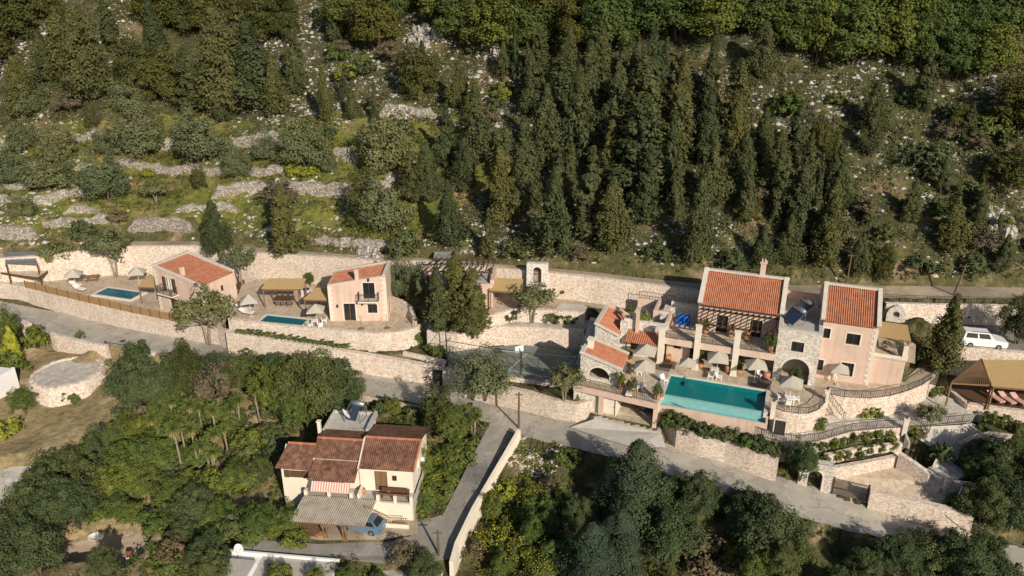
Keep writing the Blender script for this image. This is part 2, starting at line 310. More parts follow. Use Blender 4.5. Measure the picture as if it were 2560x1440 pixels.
REG = []   # (name, world outline, triangles, height material, inset)
def reg(name, pts, mat=None, inset=.35, lift=.0, label=None):
    w = [Vector(p) if isinstance(p, Vector) else P(*p) for p in pts]
    tr = tessellate_polygon([[Vector((p.x, p.y, 0)) for p in w]])
    REG.append((w, tr, inset))
    if mat:
        o = MB().add([p + Vector((0, 0, lift)) for p in w], tr).build(name, M[mat]); tag(o, kind='structure', label=label)
        flip_up(o); return o
def flip_up(o):
    me = o.data; bm = bmesh.new(); bm.from_mesh(me)
    for f in bm.faces:
        if f.normal.z < 0: f.normal_flip()
    bm.to_mesh(me); bm.free()
def strip(name, A, B, mat, inset=0, n=160, label=None):
    'road between two edge lines, resampled so both edges run together'
    def rs(pts):
        w = np.array([P(*p) for p in pts]); return w
    a, b = rs(A), rs(B); xs = np.linspace(max(a[0, 0], b[0, 0]), min(a[-1, 0], b[-1, 0]), n)
    pa = [Vector((x, np.interp(x, a[:, 0], a[:, 1]), np.interp(x, a[:, 0], a[:, 2]))) for x in xs]
    pb = [Vector((x, np.interp(x, b[:, 0], b[:, 1]), np.interp(x, b[:, 0], b[:, 2]))) for x in xs]
    rj = random.Random(5)
    for i in range(1, n - 1): pb[i].y += rj.uniform(-.12, .12); pa[i].y += rj.uniform(-.06, .06)
    mb = MB().add(pa + pb, [(i, i + 1, n + i + 1, n + i) for i in range(n - 1)])
    o = mb.build(name, M[mat]); tag(o, kind='structure', label=label); flip_up(o)
    w = pa + pb[::-1]; N = len(w)
    tr = [(i, i + 1, N - 2 - i) for i in range(n - 1)] + [(i, N - 2 - i, N - 1 - i) for i in range(n - 1)]
    REG.append((w, tr, inset)); return o
strip('lower_road', ROAD_BACK, ROAD_NEAR, 'concrete_road')
strip('upper_road', UP_BACK, UP_FRONT, 'dirt_road')
reg('driveway', [(1226, 1056, -4.35), (1193, 1117, -5.2), (1140, 1223, -6.7), (1107, 1287, -7.4), (1037, 1307, -7.5), (1040, 1330, -7.6), (977, 1355, -7.75), (793, 1360, -7.9), (607, 1347, -8.0), (600, 1380, -8.3), (877, 1402, -8.2), (1010, 1415, -8.3), (1130, 1397, -8.1), (1193, 1264, -6.8), (1297, 1076, -4.5), (1262, 1068, -4.4)], 'driveway', 0, .03)
reg('white_gravel_road', [(-80, 1190, -9.4), (0, 1172, -9.3), (60, 1163, -9.1), (115, 1162, -9), (120, 1200, -9.3), (60, 1250, -10), (40, 1330, -11), (-100, 1400, -12)], 'white_gravel', 0, .04)
reg('dirt_path', [(90, 1440, -12), (130, 1370, -11.2), (220, 1335, -10.8), (330, 1325, -10.3), (395, 1350, -10.6), (380, 1400, -11), (330, 1480, -12)], 'dirt_road', 0, .04)
reg('carport_yard', [(735, 1340, -7.55), (740, 1280, -7.5), (1045, 1280, -7.45), (1045, 1335, -7.5), (960, 1350, -7.6), (800, 1352, -7.65)], 'dirt_road', 0, .06)
# terraces, one above the other
reg('villa_terrace', T1_TOP[:-1] + [(572, 795, -1.7), (600, 715, -1.7), (610, 690, -1.8), (385, 690, -1.8), (250, 688, -1.8), (175, 682, -1.8), (60, 690, -1.8), (-300, 640, -1.8)], 'paving')
reg('strip', S1_TOP + [(1098, 880, -2.4), (1050, 850, -2.4), (1010, 870, -2.3), (935, 874, -2.1), (760, 842, -1.3), (597, 820, -.9)], None)
reg('villa_terrace', T2_TOP + T2_RIGHT[1:] + [(960, 700, -.4), (760, 696, -.4), (640, 698, -.4), (604, 712, -.4)], 'paving')
reg('court', CT_FRONT + [(1456, 878, -1.8), (1351, 862, -1.8), (1224, 853, -1.8), (1136, 852, -1.8), (1116, 880, -1.8)], None)
reg('tennis_court', [(1120, 916, -1.76), (1200, 928, -1.76), (1300, 943, -1.76), (1400, 956, -1.76), (1448, 962, -1.76), (1453, 886, -1.76), (1351, 866, -1.76), (1290, 862, -1.76), (1150, 876, -1.76), (1121, 884, -1.76)], 'court_green', 0)
reg('bed', BED_TOP[:-2] + [(1462, 975, -1.8), (1450, 968, -1.9), (1400, 962, -2), (1300, 948, -2.2), (1118, 920, -2.3)], None)
reg('stone_plaza', PZ_TOP + [(1478, 800, .3), (1354, 798, .3), (1287, 802, .3), (1198, 812, .3), (1110, 800, .1), (1070, 800, .1)], 'grey_paving')
reg('soil_terrace', UT_TOP + [(1470, 770, 1.8), (1560, 775, 1.8), (1570, 765, 1.8), (1522, 748, 1.8), (1400, 735, 1.8), (1316, 726, 1.8), (1230, 722, 1.8), (1110, 735, 1.6), (1110, 780, 1.6)], 'dirt_road')
reg('gravel_landing', [(1383, 777, 1.84), (1460, 781, 1.84), (1472, 764, 1.84), (1400, 758, 1.84)], 'white_gravel', 0)
reg('pergola_court', [(1218, 785, 1.84), (1290, 771, 1.84), (1306, 742, 1.84), (1236, 742, 1.84)], 'paving', 0, .02)
# main house
DECK_Z = 0.0
reg('base', [MW(-9.2, -1.3), MW(0, -2.1), MW(0, -.1), MW(9.6, -.1)] + RND + ARC + [(2330, 880, 0), MW(22, 14), MW(20, 18), MW(-9.2, 18)], None, .3)
reg('bank', [(2300, 905, .4), (2352, 915, .0), (2386, 880, 1.0), (2386, 860, 1.6), (2290, 820, 2.2), (2268, 850, 1.2)], None, 0)
reg('rear_yard', [MW(19.5, 10.5, 3.0), MW(23, 9.3, 3.0), MW(23.5, 14, 3.0), MW(20, 17.5, 3.0)], 'paving', .3)
reg('parking_area', PK_TOP + [(2700, 820, 1.6), (2418, 800, 1.6), (2268, 792, 1.7), (2250, 806, 1.9), (2310, 832, 1.7)], 'driveway')
reg('path_walk', PATH_F + [(2330, 1064, -2.3), (2428, 1056, -2.3), (2440, 1036, -2.2), (2400, 1005, -2), (2335, 978, -1.6), (2322, 990, -1.9), (2300, 975, -2.1), (2220, 1000, -2.1), (2060, 1040, -2.1), (1960, 1045, -2.2), (1935, 1020, -2.2), (1670, 975, -1.6)], 'grey_paving')
reg('bed', RD_TOP + [(1950, 1102, -2.6), (1874, 1090, -2.6), (1790, 1064, -2.4), (1712, 1044, -2.2), (1664, 1022, -1.9)], None)
reg('bed', B3_F + [(2262, 1080, -3.1), (2127, 1092, -3.2), (2044, 1115, -3.2), (1993, 1125, -3.4), (1985, 1150, -3.9)], None)
reg('bed', LOT_BACK + [(2252, 1115, -3.8), (2150, 1130, -3.8), (2064, 1145, -3.9), (2000, 1160, -4.4)], None, .3)
reg('timber_terrace', RDK + [(2720, 930, -1.6), (2357, 915, -1.6)], 'dark_wood')
reg('bed', [(2436, 1046, -2.3), (2560, 1050, -2.3), (2700, 1060, -2.3), (2700, 1120, -2.5), (2560, 1096, -2.5), (2476, 1086, -2.5)], None, .2)
reg('stone_walk', [(2262, 1072, -2.5), (2330, 1066, -2.5), (2400, 1062, -2.5), (2432, 1058, -2.6), (2470, 1082, -3.2), (2440, 1120, -4), (2360, 1170, -4.6), (2330, 1168, -4.4), (2345, 1130, -3.8), (2300, 1100, -3.2)], 'grey_paving', .1)
reg('paved_lot', [(2083, 1190, -5.1), (2217, 1166, -5.0), (2243, 1162, -5.0), (2325, 1205, -5.1), (2361, 1220, -5.3), (2364, 1280, -6.0), (2270, 1272, -5.9), (2175, 1262, -6.05), (2120, 1250, -6.0), (2065, 1234, -5.85)], 'paving', -.2, .05)
reg('garage_apron', [(1488, 1018, -2.72), (1648, 1054, -2.85), (1654, 1085, -3.15), (1484, 1050, -3.1)], 'concrete', -.3, .10)
reg('garage_apron', [(1484, 1050, -3.1), (1654, 1085, -3.15), (1664, 1120, -3.72), (1590, 1122, -3.66), (1500, 1096, -3.68), (1425, 1070, -3.84)], 'concrete', 0, .10)
reg('pool_pit', [MW(-.2, -.9, -2.2), MW(9.5, -.9, -2.2), MW(9.5, 4.2, -2.2), MW(-.2, 4.2, -2.2)], None, -.25)
reg('pool_pit', [(237.5, 737.5, -3.4), (327.5, 750.5, -3.4), (350, 732.5, -3.4), (260, 721, -3.4)], None, -.1)
reg('pool_pit', [(647.5, 807.5, -2), (751, 818.7, -2), (767.5, 800, -2), (663.7, 791, -2)], None, -.1)
reg('garage_floor', [MW(-7.2, -1.6, -2.75), MW(-.4, -1.9, -2.75), MW(-.4, 5, -2.75), MW(-7.2, 5, -2.75)], 'paving', -.25)

# loose control heights for the ground in between
CTRL = [(-200, 900, -5.5), (0, 830, -5), (60, 850, -5.2), (150, 862, -5.7), (300, 900, -5.7), (400, 960, -6.2), (150, 1050, -7.4), (50, 1100, -8), (300, 1050, -7.4), (250, 1150, -8.8), (420, 1150, -8.2), (500, 1000, -6.4), (640, 960, -5.6), (800, 1000, -5.6), (900, 1010, -5.5), (1000, 1040, -5.4), (1100, 1060, -5.2), (600, 1120, -7.2), (560, 1250, -8.2), (400, 1280, -9.6),
 (700, 1100, -6.2), (620, 1240, -7.8), (1150, 1130, -6), (1100, 1200, -7), (1060, 1290, -7.5), (700, 1310, -7.7), (900, 1340, -7.7), (0, 1440, -12), (500, 1400, -10), (200, 1250, -9.8), (170, 1010, -7.3), (100, 975, -7.1), (250, 960, -6.6), (290, 930, -6.1), (60, 930, -6.2), (200, 985, -7.1), (180, 876, -5.9), (130, 880, -6.1), (230, 882, -5.9), (90, 905, -6.2), (700, 1440, -9.8), (1000, 1450, -9.6),
 (1320, 1130, -5.4), (1350, 1180, -6.4), (1420, 1150, -5.6), (1450, 1250, -7.6), (1250, 1330, -8.6), (1200, 1440, -9.6), (1600, 1250, -6.8), (1600, 1420, -9.4), (1800, 1300, -7.4), (1900, 1380, -8.6), (2100, 1400, -8.6), (2300, 1440, -9.2), (1750, 1440, -9.8), (2500, 1500, -9.6),
 (2400, 1240, -4.8), (2480, 1180, -4.2), (2560, 1140, -3.4), (2560, 1240, -5), (2480, 1280, -6), (2560, 1320, -6.6), (2700, 1200, -4), (2700, 1350, -7),
 (1960, 1165, -4.4), (2150, 1290 - 50, -6.2), (1090, 800, .1), (1090, 760, 1.2), (1060, 700, 1.5), (1030, 730, .8), (60, 660, -.5), (-200, 660, -.5), (2230, 800, 2.2), (2300, 770, 3.8), (2500, 765, 3.9), (2268, 800, 2.0), (2500, 800, 1.8)]
def edge_xy(pts):
    w = np.array([P(*p) for p in pts]); return w
UB = edge_xy(UP_BACK)
ROCKH = None
rng = np.random.default_rng(7)
def vnoise(x, y, seed):
    'smooth lattice noise, -1..1'
    xi, yi = np.floor(x).astype(int), np.floor(y).astype(int); fx, fy = x - xi, y - yi
    def h(a, b):
        k = (a * 374761393 + b * 668265263 + seed * 974711) & 0x7fffffff; k = ((k ^ (k >> 13)) * 1274126177) & 0x7fffffff
        return (k % 10007) / 5003.5 - 1
    fx = fx * fx * (3 - 2 * fx); fy = fy * fy * (3 - 2 * fy)
    return (h(xi, yi) * (1 - fx) + h(xi + 1, yi) * fx) * (1 - fy) + (h(xi, yi + 1) * (1 - fx) + h(xi + 1, yi + 1) * fx) * fy
HW = []   # dry walls of the hill: (xy line, height)
def hill_base(x, y):
    yb = np.interp(x, UB[:, 0], UB[:, 1]); zb = np.interp(x, UB[:, 0], UB[:, 2]); s = np.maximum(y - yb, 0)
    z = zb + .9 * np.clip(s / 1.6, 0, 1) * (.6 + .4 * vnoise(x / 5, y / 9, 3)) + .50 * s + .0010 * s * s
    z += np.clip((x - 8) / 60, 0, 1.5) * 11 * np.clip(s / 35, 0, 1)
    z += (vnoise(x / 17, y / 17, 1) * 1.3 + vnoise(x / 6.5, y / 6.5, 2) * .45 + vnoise(x / 2.3, y / 2.3, 4) * .26 + vnoise(x / 1.1, y / 1.1, 5) * .13) * np.clip(s / 6, 0, 1)
    return z
def hill(x, y):
    z = hill_base(x, y)
    for ln, h in HW:
        yw = np.interp(x, ln[:, 0], ln[:, 1], left=1e9, right=1e9); t = y - yw
        z = z + np.where((t > 0) & (t < 7), h * np.clip(1 - t / 7, 0, 1), 0) - np.where((t <= 0) & (t > -2.5), h * .25 * (1 + t / 2.5), 0)
    return z
def hill_at(px, py):
    'march down the line of sight until it meets the slope'
    a = (px - 1280) / FPX; v = (py - 720) / FPX; dx, dy, dz = a, CS - v * SN, -(SN + v * CS)
    t = np.arange(70, 330, .25); z = CAMH + dz * t; g = hill(dx * t, dy * t)
    i = np.nonzero(z <= g)[0]; k = t[i[0]] if len(i) else 300
    return Vector((dx * k, dy * k, float(hill(np.array([dx * k]), np.array([dy * k]))[0])))
# dry-stone terrace walls on the hill: foot lines and heights
DRY = [([(530, 502), (580, 486), (640, 474), (700, 470), (740, 480), (800, 484), (880, 482), (960, 476), (1000, 440)], 1.3), ([(-40, 596), (40, 592), (100, 588)], 1.6), ([(320, 572), (400, 566), (480, 570), (490, 574)], 1.25), ([(110, 566), (200, 560), (300, 556)], .8),
 ([(-40, 512), (60, 508), (130, 500), (218, 492)], 1.0), ([(160, 533), (250, 528)], .8),
 ([(285, 412), (340, 420), (420, 432), (540, 438), (620, 436), (715, 428)], 1.1), ([(440, 528), (520, 524), (600, 530)], .7), ([(-40, 473), (40, 474), (100, 462)], .6), ([(180, 424), (245, 424)], .7), ([(-40, 362), (30, 364)], .9),
 ([(60, 342), (150, 346), (215, 352), (276, 350)], 1.0), ([(-40, 425), (60, 420), (120, 424)], .7), ([(398, 372), (450, 368)], 2.0), ([(575, 370), (640, 362), (715, 356)], 1.6), ([(822, 392), (862, 398), (905, 402)], 1.9),
 ([(790, 600), (860, 612), (950, 622), (1010, 624)], .7), ([(85, 62), (120, 72), (170, 84)], .8), ([(268, 92), (340, 98)], .9), ([(950, 285), (1020, 284), (1092, 290)], 1.1), ([(1740, 268), (1800, 262)], .7)]
for line, h in DRY:
    h *= .82
    w = np.array([hill_at(*p) for p in line]); w = w[np.argsort(w[:, 0])]; HW.append((w, h))

def tri_height(X, Y, reg_):
    w, tr, _ = reg_; w = np.array(w); out = np.full(X.shape, np.nan)
    for t in tr:
        A, B, D = w[t[0]], w[t[1]], w[t[2]]; den = (B[1] - D[1]) * (A[0] - D[0]) + (D[0] - B[0]) * (A[1] - D[1])
        if abs(den) < 1e-9: continue
        lo, hi = w[list(t)].min(0), w[list(t)].max(0); q = (X >= lo[0]) & (X <= hi[0]) & (Y >= lo[1]) & (Y <= hi[1])
        if not q.any(): continue
        x, y = X[q], Y[q]; a = ((B[1] - D[1]) * (x - D[0]) + (D[0] - B[0]) * (y - D[1])) / den; b = ((D[1] - A[1]) * (x - D[0]) + (A[0] - D[0]) * (y - D[1])) / den; c = 1 - a - b
        ok = (a > -1e-6) & (b > -1e-6) & (c > -1e-6); o = out[q]; o[ok] = (a * A[2] + b * B[2] + c * D[2])[ok]; out[q] = o
    return out
def edge_dist(X, Y, w):
    d = np.full(X.shape, 1e9); w = np.array(w)
    for i in range(len(w)):
        a, b = w[i - 1][:2], w[i][:2]; ab = b - a; L = ab @ ab
        if L < 1e-12: continue
        t = np.clip(((X - a[0]) * ab[0] + (Y - a[1]) * ab[1]) / L, 0, 1); d = np.minimum(d, np.hypot(X - a[0] - t * ab[0], Y - a[1] - t * ab[1]))
    return d
def ground_height(X, Y):
    X = np.asarray(X, float); Y = np.asarray(Y, float)
    pts = [P(*p) for p in CTRL] + [P(*p) for p in ROAD_NEAR] + [P(*p) for p in ROAD_BACK]
    pts = np.array(pts); num = np.zeros(X.shape); den = np.zeros(X.shape)
    for p in pts:
        wgt = 1 / ((X - p[0]) ** 2 + (Y - p[1]) ** 2 + .3) ** 1.6; num += wgt * p[2]; den += wgt
    z = num / den + vnoise(X / 3.1, Y / 3.1, 11) * .12 + vnoise(X / 1.2, Y / 1.2, 12) * .05
    yb = np.interp(X, UB[:, 0], UB[:, 1])
    for r in REG:
        h = tri_height(X, Y, r); ins = r[2]
        if ins >= 0:
            ok = ~np.isnan(h)
            if ins > 0 and ok.any():
                d = np.full(X.shape, 0.0); d[ok] = edge_dist(X[ok], Y[ok], r[0]); ok &= d > ins
            z[ok] = h[ok] - .10
        else:
            d = edge_dist(X, Y, r[0]); ok = ~np.isnan(h) | (d < -ins); hh = np.where(np.isnan(h), np.array(r[0])[:, 2].mean(), h); z[ok] = hh[ok] - .10
    up = Y > yb; z[up] = hill(X[up], Y[up]) - .1 * np.exp(-np.abs(Y[up] - yb[up]))
    return z
def grid_mesh(name, xs, ys, mats, fmat=None, dz=0):
    X, Y = np.meshgrid(xs, ys); Z = ground_height(X, Y) + dz; nx, ny = len(xs), len(ys)
    co = np.stack([X, Y, Z], -1).reshape(-1, 3); i = np.arange(nx * ny).reshape(ny, nx)
    q = np.stack([i[:-1, :-1], i[:-1, 1:], i[1:, 1:], i[1:, :-1]], -1).reshape(-1, 4)
    o = quads(name, co, q, mats, True)
    if fmat is not None:
        cx = co[q].mean(1); o.data.polygons.foreach_set('material_index', fmat(cx[:, 0], cx[:, 1]).astype(np.int32))
    return tag(o, kind='structure')
def quads(name, co, q, mats, smooth=False, parent=None):
    me = bpy.data.meshes.new(name); me.vertices.add(len(co)); me.vertices.foreach_set('co', np.ascontiguousarray(co, np.float32).ravel())
    k = q.shape[1]; me.loops.add(q.size); me.loops.foreach_set('vertex_index', q.astype(np.int32).ravel())
    me.polygons.add(len(q)); me.polygons.foreach_set('loop_start', np.arange(0, q.size, k, dtype=np.int32))
    me.polygons.foreach_set('loop_total', np.full(len(q), k, np.int32))
    for m in (mats if isinstance(mats, (list, tuple)) else [mats]): me.materials.append(m)
    if smooth: me.polygons.foreach_set('use_smooth', np.ones(len(q), bool))
    me.update(calc_edges=True); me.validate()
    o = bpy.data.objects.new(name, me); C.objects.link(o)
    if parent: o.parent = parent
    return o
def pick(x, y):
    yb = np.interp(x, UB[:, 0], UB[:, 1]); g = np.zeros(len(x), int)
    g[y < yb + 2.2] = 1
    g[(g == 0) & (vnoise(x / 4, y / 4, 15) * 6 + x < -4) & (y - yb + vnoise(x / 3, y / 3, 16) * 3 < 24)] = 3
    g[(y < 90) & (x < -22)] = 2
    return g
ground = grid_mesh('ground', np.arange(-78, 72, .3), np.arange(36, 112.01, .3), [M['slope_ground'], M['bank_ground'], M['dry_grass_ground'], M['meadow_ground']], pick)
hillside = grid_mesh('hillside', np.arange(-150, 150, .6), np.arange(111, 235, .6), [M['slope_ground'], M['meadow_ground']], lambda x, y: ((vnoise(x / 4, y / 4, 15) * 6 + x < -4) & (y - np.interp(x, UB[:, 0], UB[:, 1]) + vnoise(x / 3, y / 3, 16) * 3 < 24)).astype(int), dz=-.06)
far = MB().add([(-900, -300, -14), (900, -300, -14), (900, 38, -14), (-900, 38, -14)], [(0, 1, 2, 3)]).build('lowland', M['slope_ground']); tag(far, kind='structure')
def G(px, py):
    'point of the ground seen at this spot'
    a = (px - 1280) / FPX; v = (py - 720) / FPX; dx, dy, dz = a, CS - v * SN, -(SN + v * CS)
    t = np.arange(45, 300, .2); g = ground_height(dx * t, dy * t); i = np.nonzero(CAMH + dz * t <= g)[0]; k = t[i[0]] if len(i) else 260
    x, y = dx * k, dy * k; return Vector((x, y, float(ground_height(np.array([x]), np.array([y]))[0])))
def gz(x, y): return float(ground_height(np.array([x]), np.array([y]))[0])
def ppm(p):   # picture pixels per metre at a point
    return FPX / (p.y * CS - (p.z - CAMH) * SN)

# ------------------------------------------------------------------ stone walls
def wall_line(name, label, top, zfoot, thick=.5, out=.12, raise_=.12, mat='wall_stone', cat='stone wall', group=None, sub=.8, jit=.0, seed=0, world=False):
    w = [Vector(p) for p in top] if world else [P(*p) for p in top]
    zf = zfoot if hasattr(zfoot, '__len__') else [zfoot] * len(w)
    pts = []; rj = random.Random(seed + 1)
    for i in range(len(w) - 1):
        L = (w[i + 1] - w[i]).length; k = max(1, int(L / sub))
        for j in range(k): pts.append((w[i].lerp(w[i + 1], j / k), zf[i] + (zf[i + 1] - zf[i]) * j / k))
    pts.append((w[-1], zf[-1])); n = len(pts); vs = []
    for i, (p, z0) in enumerate(pts):
        d = pts[min(i + 1, n - 1)][0] - pts[max(i - 1, 0)][0]; nrm = Vector((-d.y, d.x, 0)).normalized()
        j1 = rj.uniform(-jit, jit); zt = p.z + raise_ + rj.uniform(-jit, jit) * 1.5; batter = .04 * (zt - z0)
        a, b = p - nrm * (out + j1), p + nrm * (thick - out)
        vs += [(a.x - nrm.x * batter, a.y - nrm.y * batter, z0 - .8), (a.x, a.y, zt), (b.x, b.y, zt), (b.x, b.y, z0 - .8)]
    fs = [(4 * i + k, 4 * i + 4 + k, 4 * i + 4 + (k + 1) % 4, 4 * i + (k + 1) % 4) for i in range(n - 1) for k in range(4)]
    fs += [(0, 1, 2, 3), tuple(4 * (n - 1) + k for k in (3, 2, 1, 0))]
    o = MB().add(vs, fs).build(name, M[mat]); return tag(o, label, cat, group)
rz = lambda pts: [lerp(ZR, p[0]) - .2 for p in pts]
wall_line('retaining_wall', 'long pale stone retaining wall under the wooden slat fence', T1_TOP, rz(T1_TOP), .6)
wall_line('retaining_wall', 'pale stone retaining wall along the road below the planted strip', S1_TOP, rz(S1_TOP), .6)
wall_line('terrace_wall', 'curved stone wall around the front of the middle villa terrace', T2_TOP, -2.6, .5, raise_=.25)
wall_line('terrace_wall', 'short stone wall stepping up behind the middle villa terrace', [(1040, 796, .5), (1030, 768, .9), (1005, 752, 1.2), (978, 742, 1.2)][::-1], -.5, .5, out=.4)
uf = lambda a, b: [p for p in UP_FRONT if a <= p[0] <= b]
bw1 = [(p[0], p[1], p[2]) for p in uf(-300, 640)]
wall_line('retaining_wall', 'high stone retaining wall behind the first villa, below the dirt road', bw1, -1.9, .6)
wall_line('retaining_wall', 'high stone retaining wall behind the middle villa, below the dirt road', uf(640, 1233), -.6, .6)
wall_line('retaining_wall', 'high stone retaining wall between the arched gate and the big tiled house', uf(1367, 1760), 1.6, .6)
wall_line('retaining_wall', 'stone retaining wall behind the reed canopy', uf(1233, 1367), 1.6, .6)
wall_line('road_wall', 'low pale stone wall with hanging plants below the dirt road, above the parking', [(2215, 760, 4.0), (2300, 762, 4.0), (2400, 764, 4.0), (2560, 767, 4.0), (2800, 768, 4)], 1.4, .5)
wall_line('court_wall', 'low stone wall along the near side of the tennis court', CT_FRONT, -2.6, .4, raise_=.05)
wall_line('court_wall', 'curved stone wall behind the tennis court', PZ_TOP, -2.0, .5, raise_=.15)
wall_line('terrace_wall', 'low stone wall behind the olive trees of the plaza', UT_TOP, .2, .5)
wall_line('retaining_wall', 'stone retaining wall beside the road below the tennis court', BED_TOP, [-5.1, -4.9, -4.8, -4.5, -4.2, -4.1, -4.0, -3.6, -2.9], .6)
wall_line('garage_wall', 'curved stone wall rising to the right of the garage opening, along the road', RD_TOP, [-3.2, -3.7, -4.1, -4.3, -4.6, -4.9, -5.2], .6)
wall_line('round_wall', 'round stone wall under the umbrella at the end of the big pool', RND, -2.4, .5, raise_=.05)
wall_line('round_wall', 'long curved stone wall in front of the pink tower house', ARC, -2.4, .5, raise_=.05)
wall_line('path_wall', 'low stone wall carrying the railed path', PATH_F[3:], -3.6, .45, raise_=.05)
wall_line('bed_wall', 'middle low stone wall between two planted strips above the paved lot', B3_F, -4.0, .4)
wall_line('lot_wall', 'stone wall at the back of the paved lot', LOT_BACK, -5.2, .45)
wall_line('lot_wall', 'shaded stone wall along the stairs side of the paved lot', LOT_R, -5.4, .5, out=.4)
wall_line('lot_wall', 'stone wall between the paved lot and the road', LOT_F, [-6.3, -6.8, -7.4, -7.8], .6, out=.5)
wall_line('parking_wall', 'high stone wall below the parking area with the white car', PK_TOP, -1.9, .6)
wall_line('terrace_wall', 'stone wall along the near edge of the timber terrace', RDK[2:], -2.6, .5)
wall_line('terrace_wall', 'stone stair wall descending beside the timber terrace', RDK[:3] + [], -2.8, .4)
wall_line('bed_wall', 'curved stone wall below the steps and the garden bed', [(2400, 1112, -3.4), (2440, 1094, -2.6), (2476, 1086, -2.5), (2560, 1096, -2.5), (2700, 1118, -2.5)], -4.6, .5)
wall_line('bed_wall', 'old stone wall below the dark garden at the edge', [(2365, 1205, -4.0), (2420, 1212, -4.2), (2500, 1230, -4.4), (2600, 1245, -4.6)], -6, .5, jit=.05)
wall_line('garden_wall', 'low stone wall between the round stone floor garden and the road', [(128, 832, -3.7), (140, 838, -3.75), (225, 858, -3.9), (268, 866, -3.9)], -5.6, .45, out=.2)
wall_line('garden_wall', 'short stone wall past the iron gate by the road', [(342, 876, -3.9), (388, 884, -4.0), (390, 892, -4.5), (462, 908, -4.6), (520, 918, -4.7)], -5.8, .45, out=.2)
wall_line('garden_wall', 'overgrown stone wall beside the road behind the old house', [(900, 990, -4.6), (1000, 1010, -4.6), (1060, 1022, -4.5)], -5.6, .4, out=.2)
wall_line('driveway_wall', 'cream rendered wall along the steep driveway', [(1299, 1074, -3.4), (1262, 1138, -4.5), (1215, 1218, -5.7), (1185, 1270, -6.2), (1143, 1358, -7.0), (1130, 1405, -7.3)][::-1], [-9.3, -8.9, -7.8, -7.0, -5.8, -5][:6], .35, out=.1, mat='cream_plaster', raise_=0)
wall_line('garden_edging', 'broken line of pale stones edging the dry garden above the white track', [(0, 1162, -8.9), (40, 1140, -8.8), (80, 1120, -8.7), (118, 1102, -8.6)], -9.4, .4, jit=.12, cat='stone edging')
wall_line('garden_edging', 'short row of stones in the dry garden between bushes', [(118, 1080, -8.3), (150, 1066, -8.1)], -8.7, .35, jit=.12, cat='stone edging')
wall_line('path_wall', 'low rendered stone wall beside the path at the foot of the pointed conifers', [(1008, 884, -2.2), (1060, 895, -2.3), (1112, 906, -2.3)], -3.2, .35, raise_=.25)
for i, ((w, h), (line, _)) in enumerate(zip(HW, DRY)):
    k = max(2, int((w[-1, 0] - w[0, 0]) / 1.0)); xs = np.linspace(w[0, 0], w[-1, 0], k); ys = np.interp(xs, w[:, 0], w[:, 1])
    zf = [float(hill(np.array([x]), np.array([y - .3]))[0]) for x, y in zip(xs, ys)]; Lw = xs[-1] - xs[0]
    pt = [(x, y, z0 + max(.1, (float(hill(np.array([x]), np.array([y + .35]))[0]) - z0) * min(1, .15 + min(x - xs[0], xs[-1] - x) / .9) * (1 + .18 * float(vnoise(np.array([x / 1.3]), np.array([y]), 44)[0])))) for x, y, z0 in zip(xs, ys, zf)]
    where = ['ending in a bend by the dark firs', 'at the foot of the slope', 'above the first villa roof', 'behind the first villa', 'under the rounded olives', 'below the single olive', 'running the length of the olive terrace', 'beneath the pair of olives', 'by the edge olives', 'between two olives', 'highest at the edge', 'curling round an olive', 'a stub below the conifers', 'tall and pale beside a round olive', 'tumbled, beside the conifers', 'squared blocks under the dark olive', 'low along the dirt road', 'near the hilltop oaks', 'in the upper meadow', 'along the rocky step', 'among the rocks by the oak wood'][i]
    wall_line('dry_stone_wall', 'rough dry stone terrace wall ' + where, pt, zf, .7, out=.3, raise_=.12, mat='dry_stone', jit=.14, seed=i, sub=.6, group='dry stone walls on the hillside', world=True)
# ------------------------------------------------------------------ buildings
def tile_sheet(mb, a, b, c, d, rib=.2, amp=.035, thick=.06):
    'ribbed tile slope: a-b along the eave, d-c along the ridge; ribs run from eave to ridge'
    a, b, c, d = map(Vector, (a, b, c, d)); n = max(2, int((b - a).length / rib)); k = n * 4
    nr = (b - a).cross(d - a).normalized()
    if nr.z < 0: nr = -nr
    rows = max(2, int((d - a).length / .42)); vs = []
    for j in range(rows + 1):
        for i in range(k + 1):
            t = i / k; p = (a.lerp(b, t)).lerp(d.lerp(c, t), j / rows); h = amp * math.cos(2 * math.pi * t * n)
            vs.append(p + nr * (thick + h))
    fs = [(j * (k + 1) + i, j * (k + 1) + i + 1, (j + 1) * (k + 1) + i + 1, (j + 1) * (k + 1) + i) for j in range(rows) for i in range(k)]
    mb.add(vs, fs)
    mb.add([a, b, c, d], [(0, 1, 2, 3)])
    # closed eave edge
    e = [a - nr * .0, b - nr * .0, b + nr * thick, a + nr * thick]; mb.add(e, [(0, 1, 2, 3)])
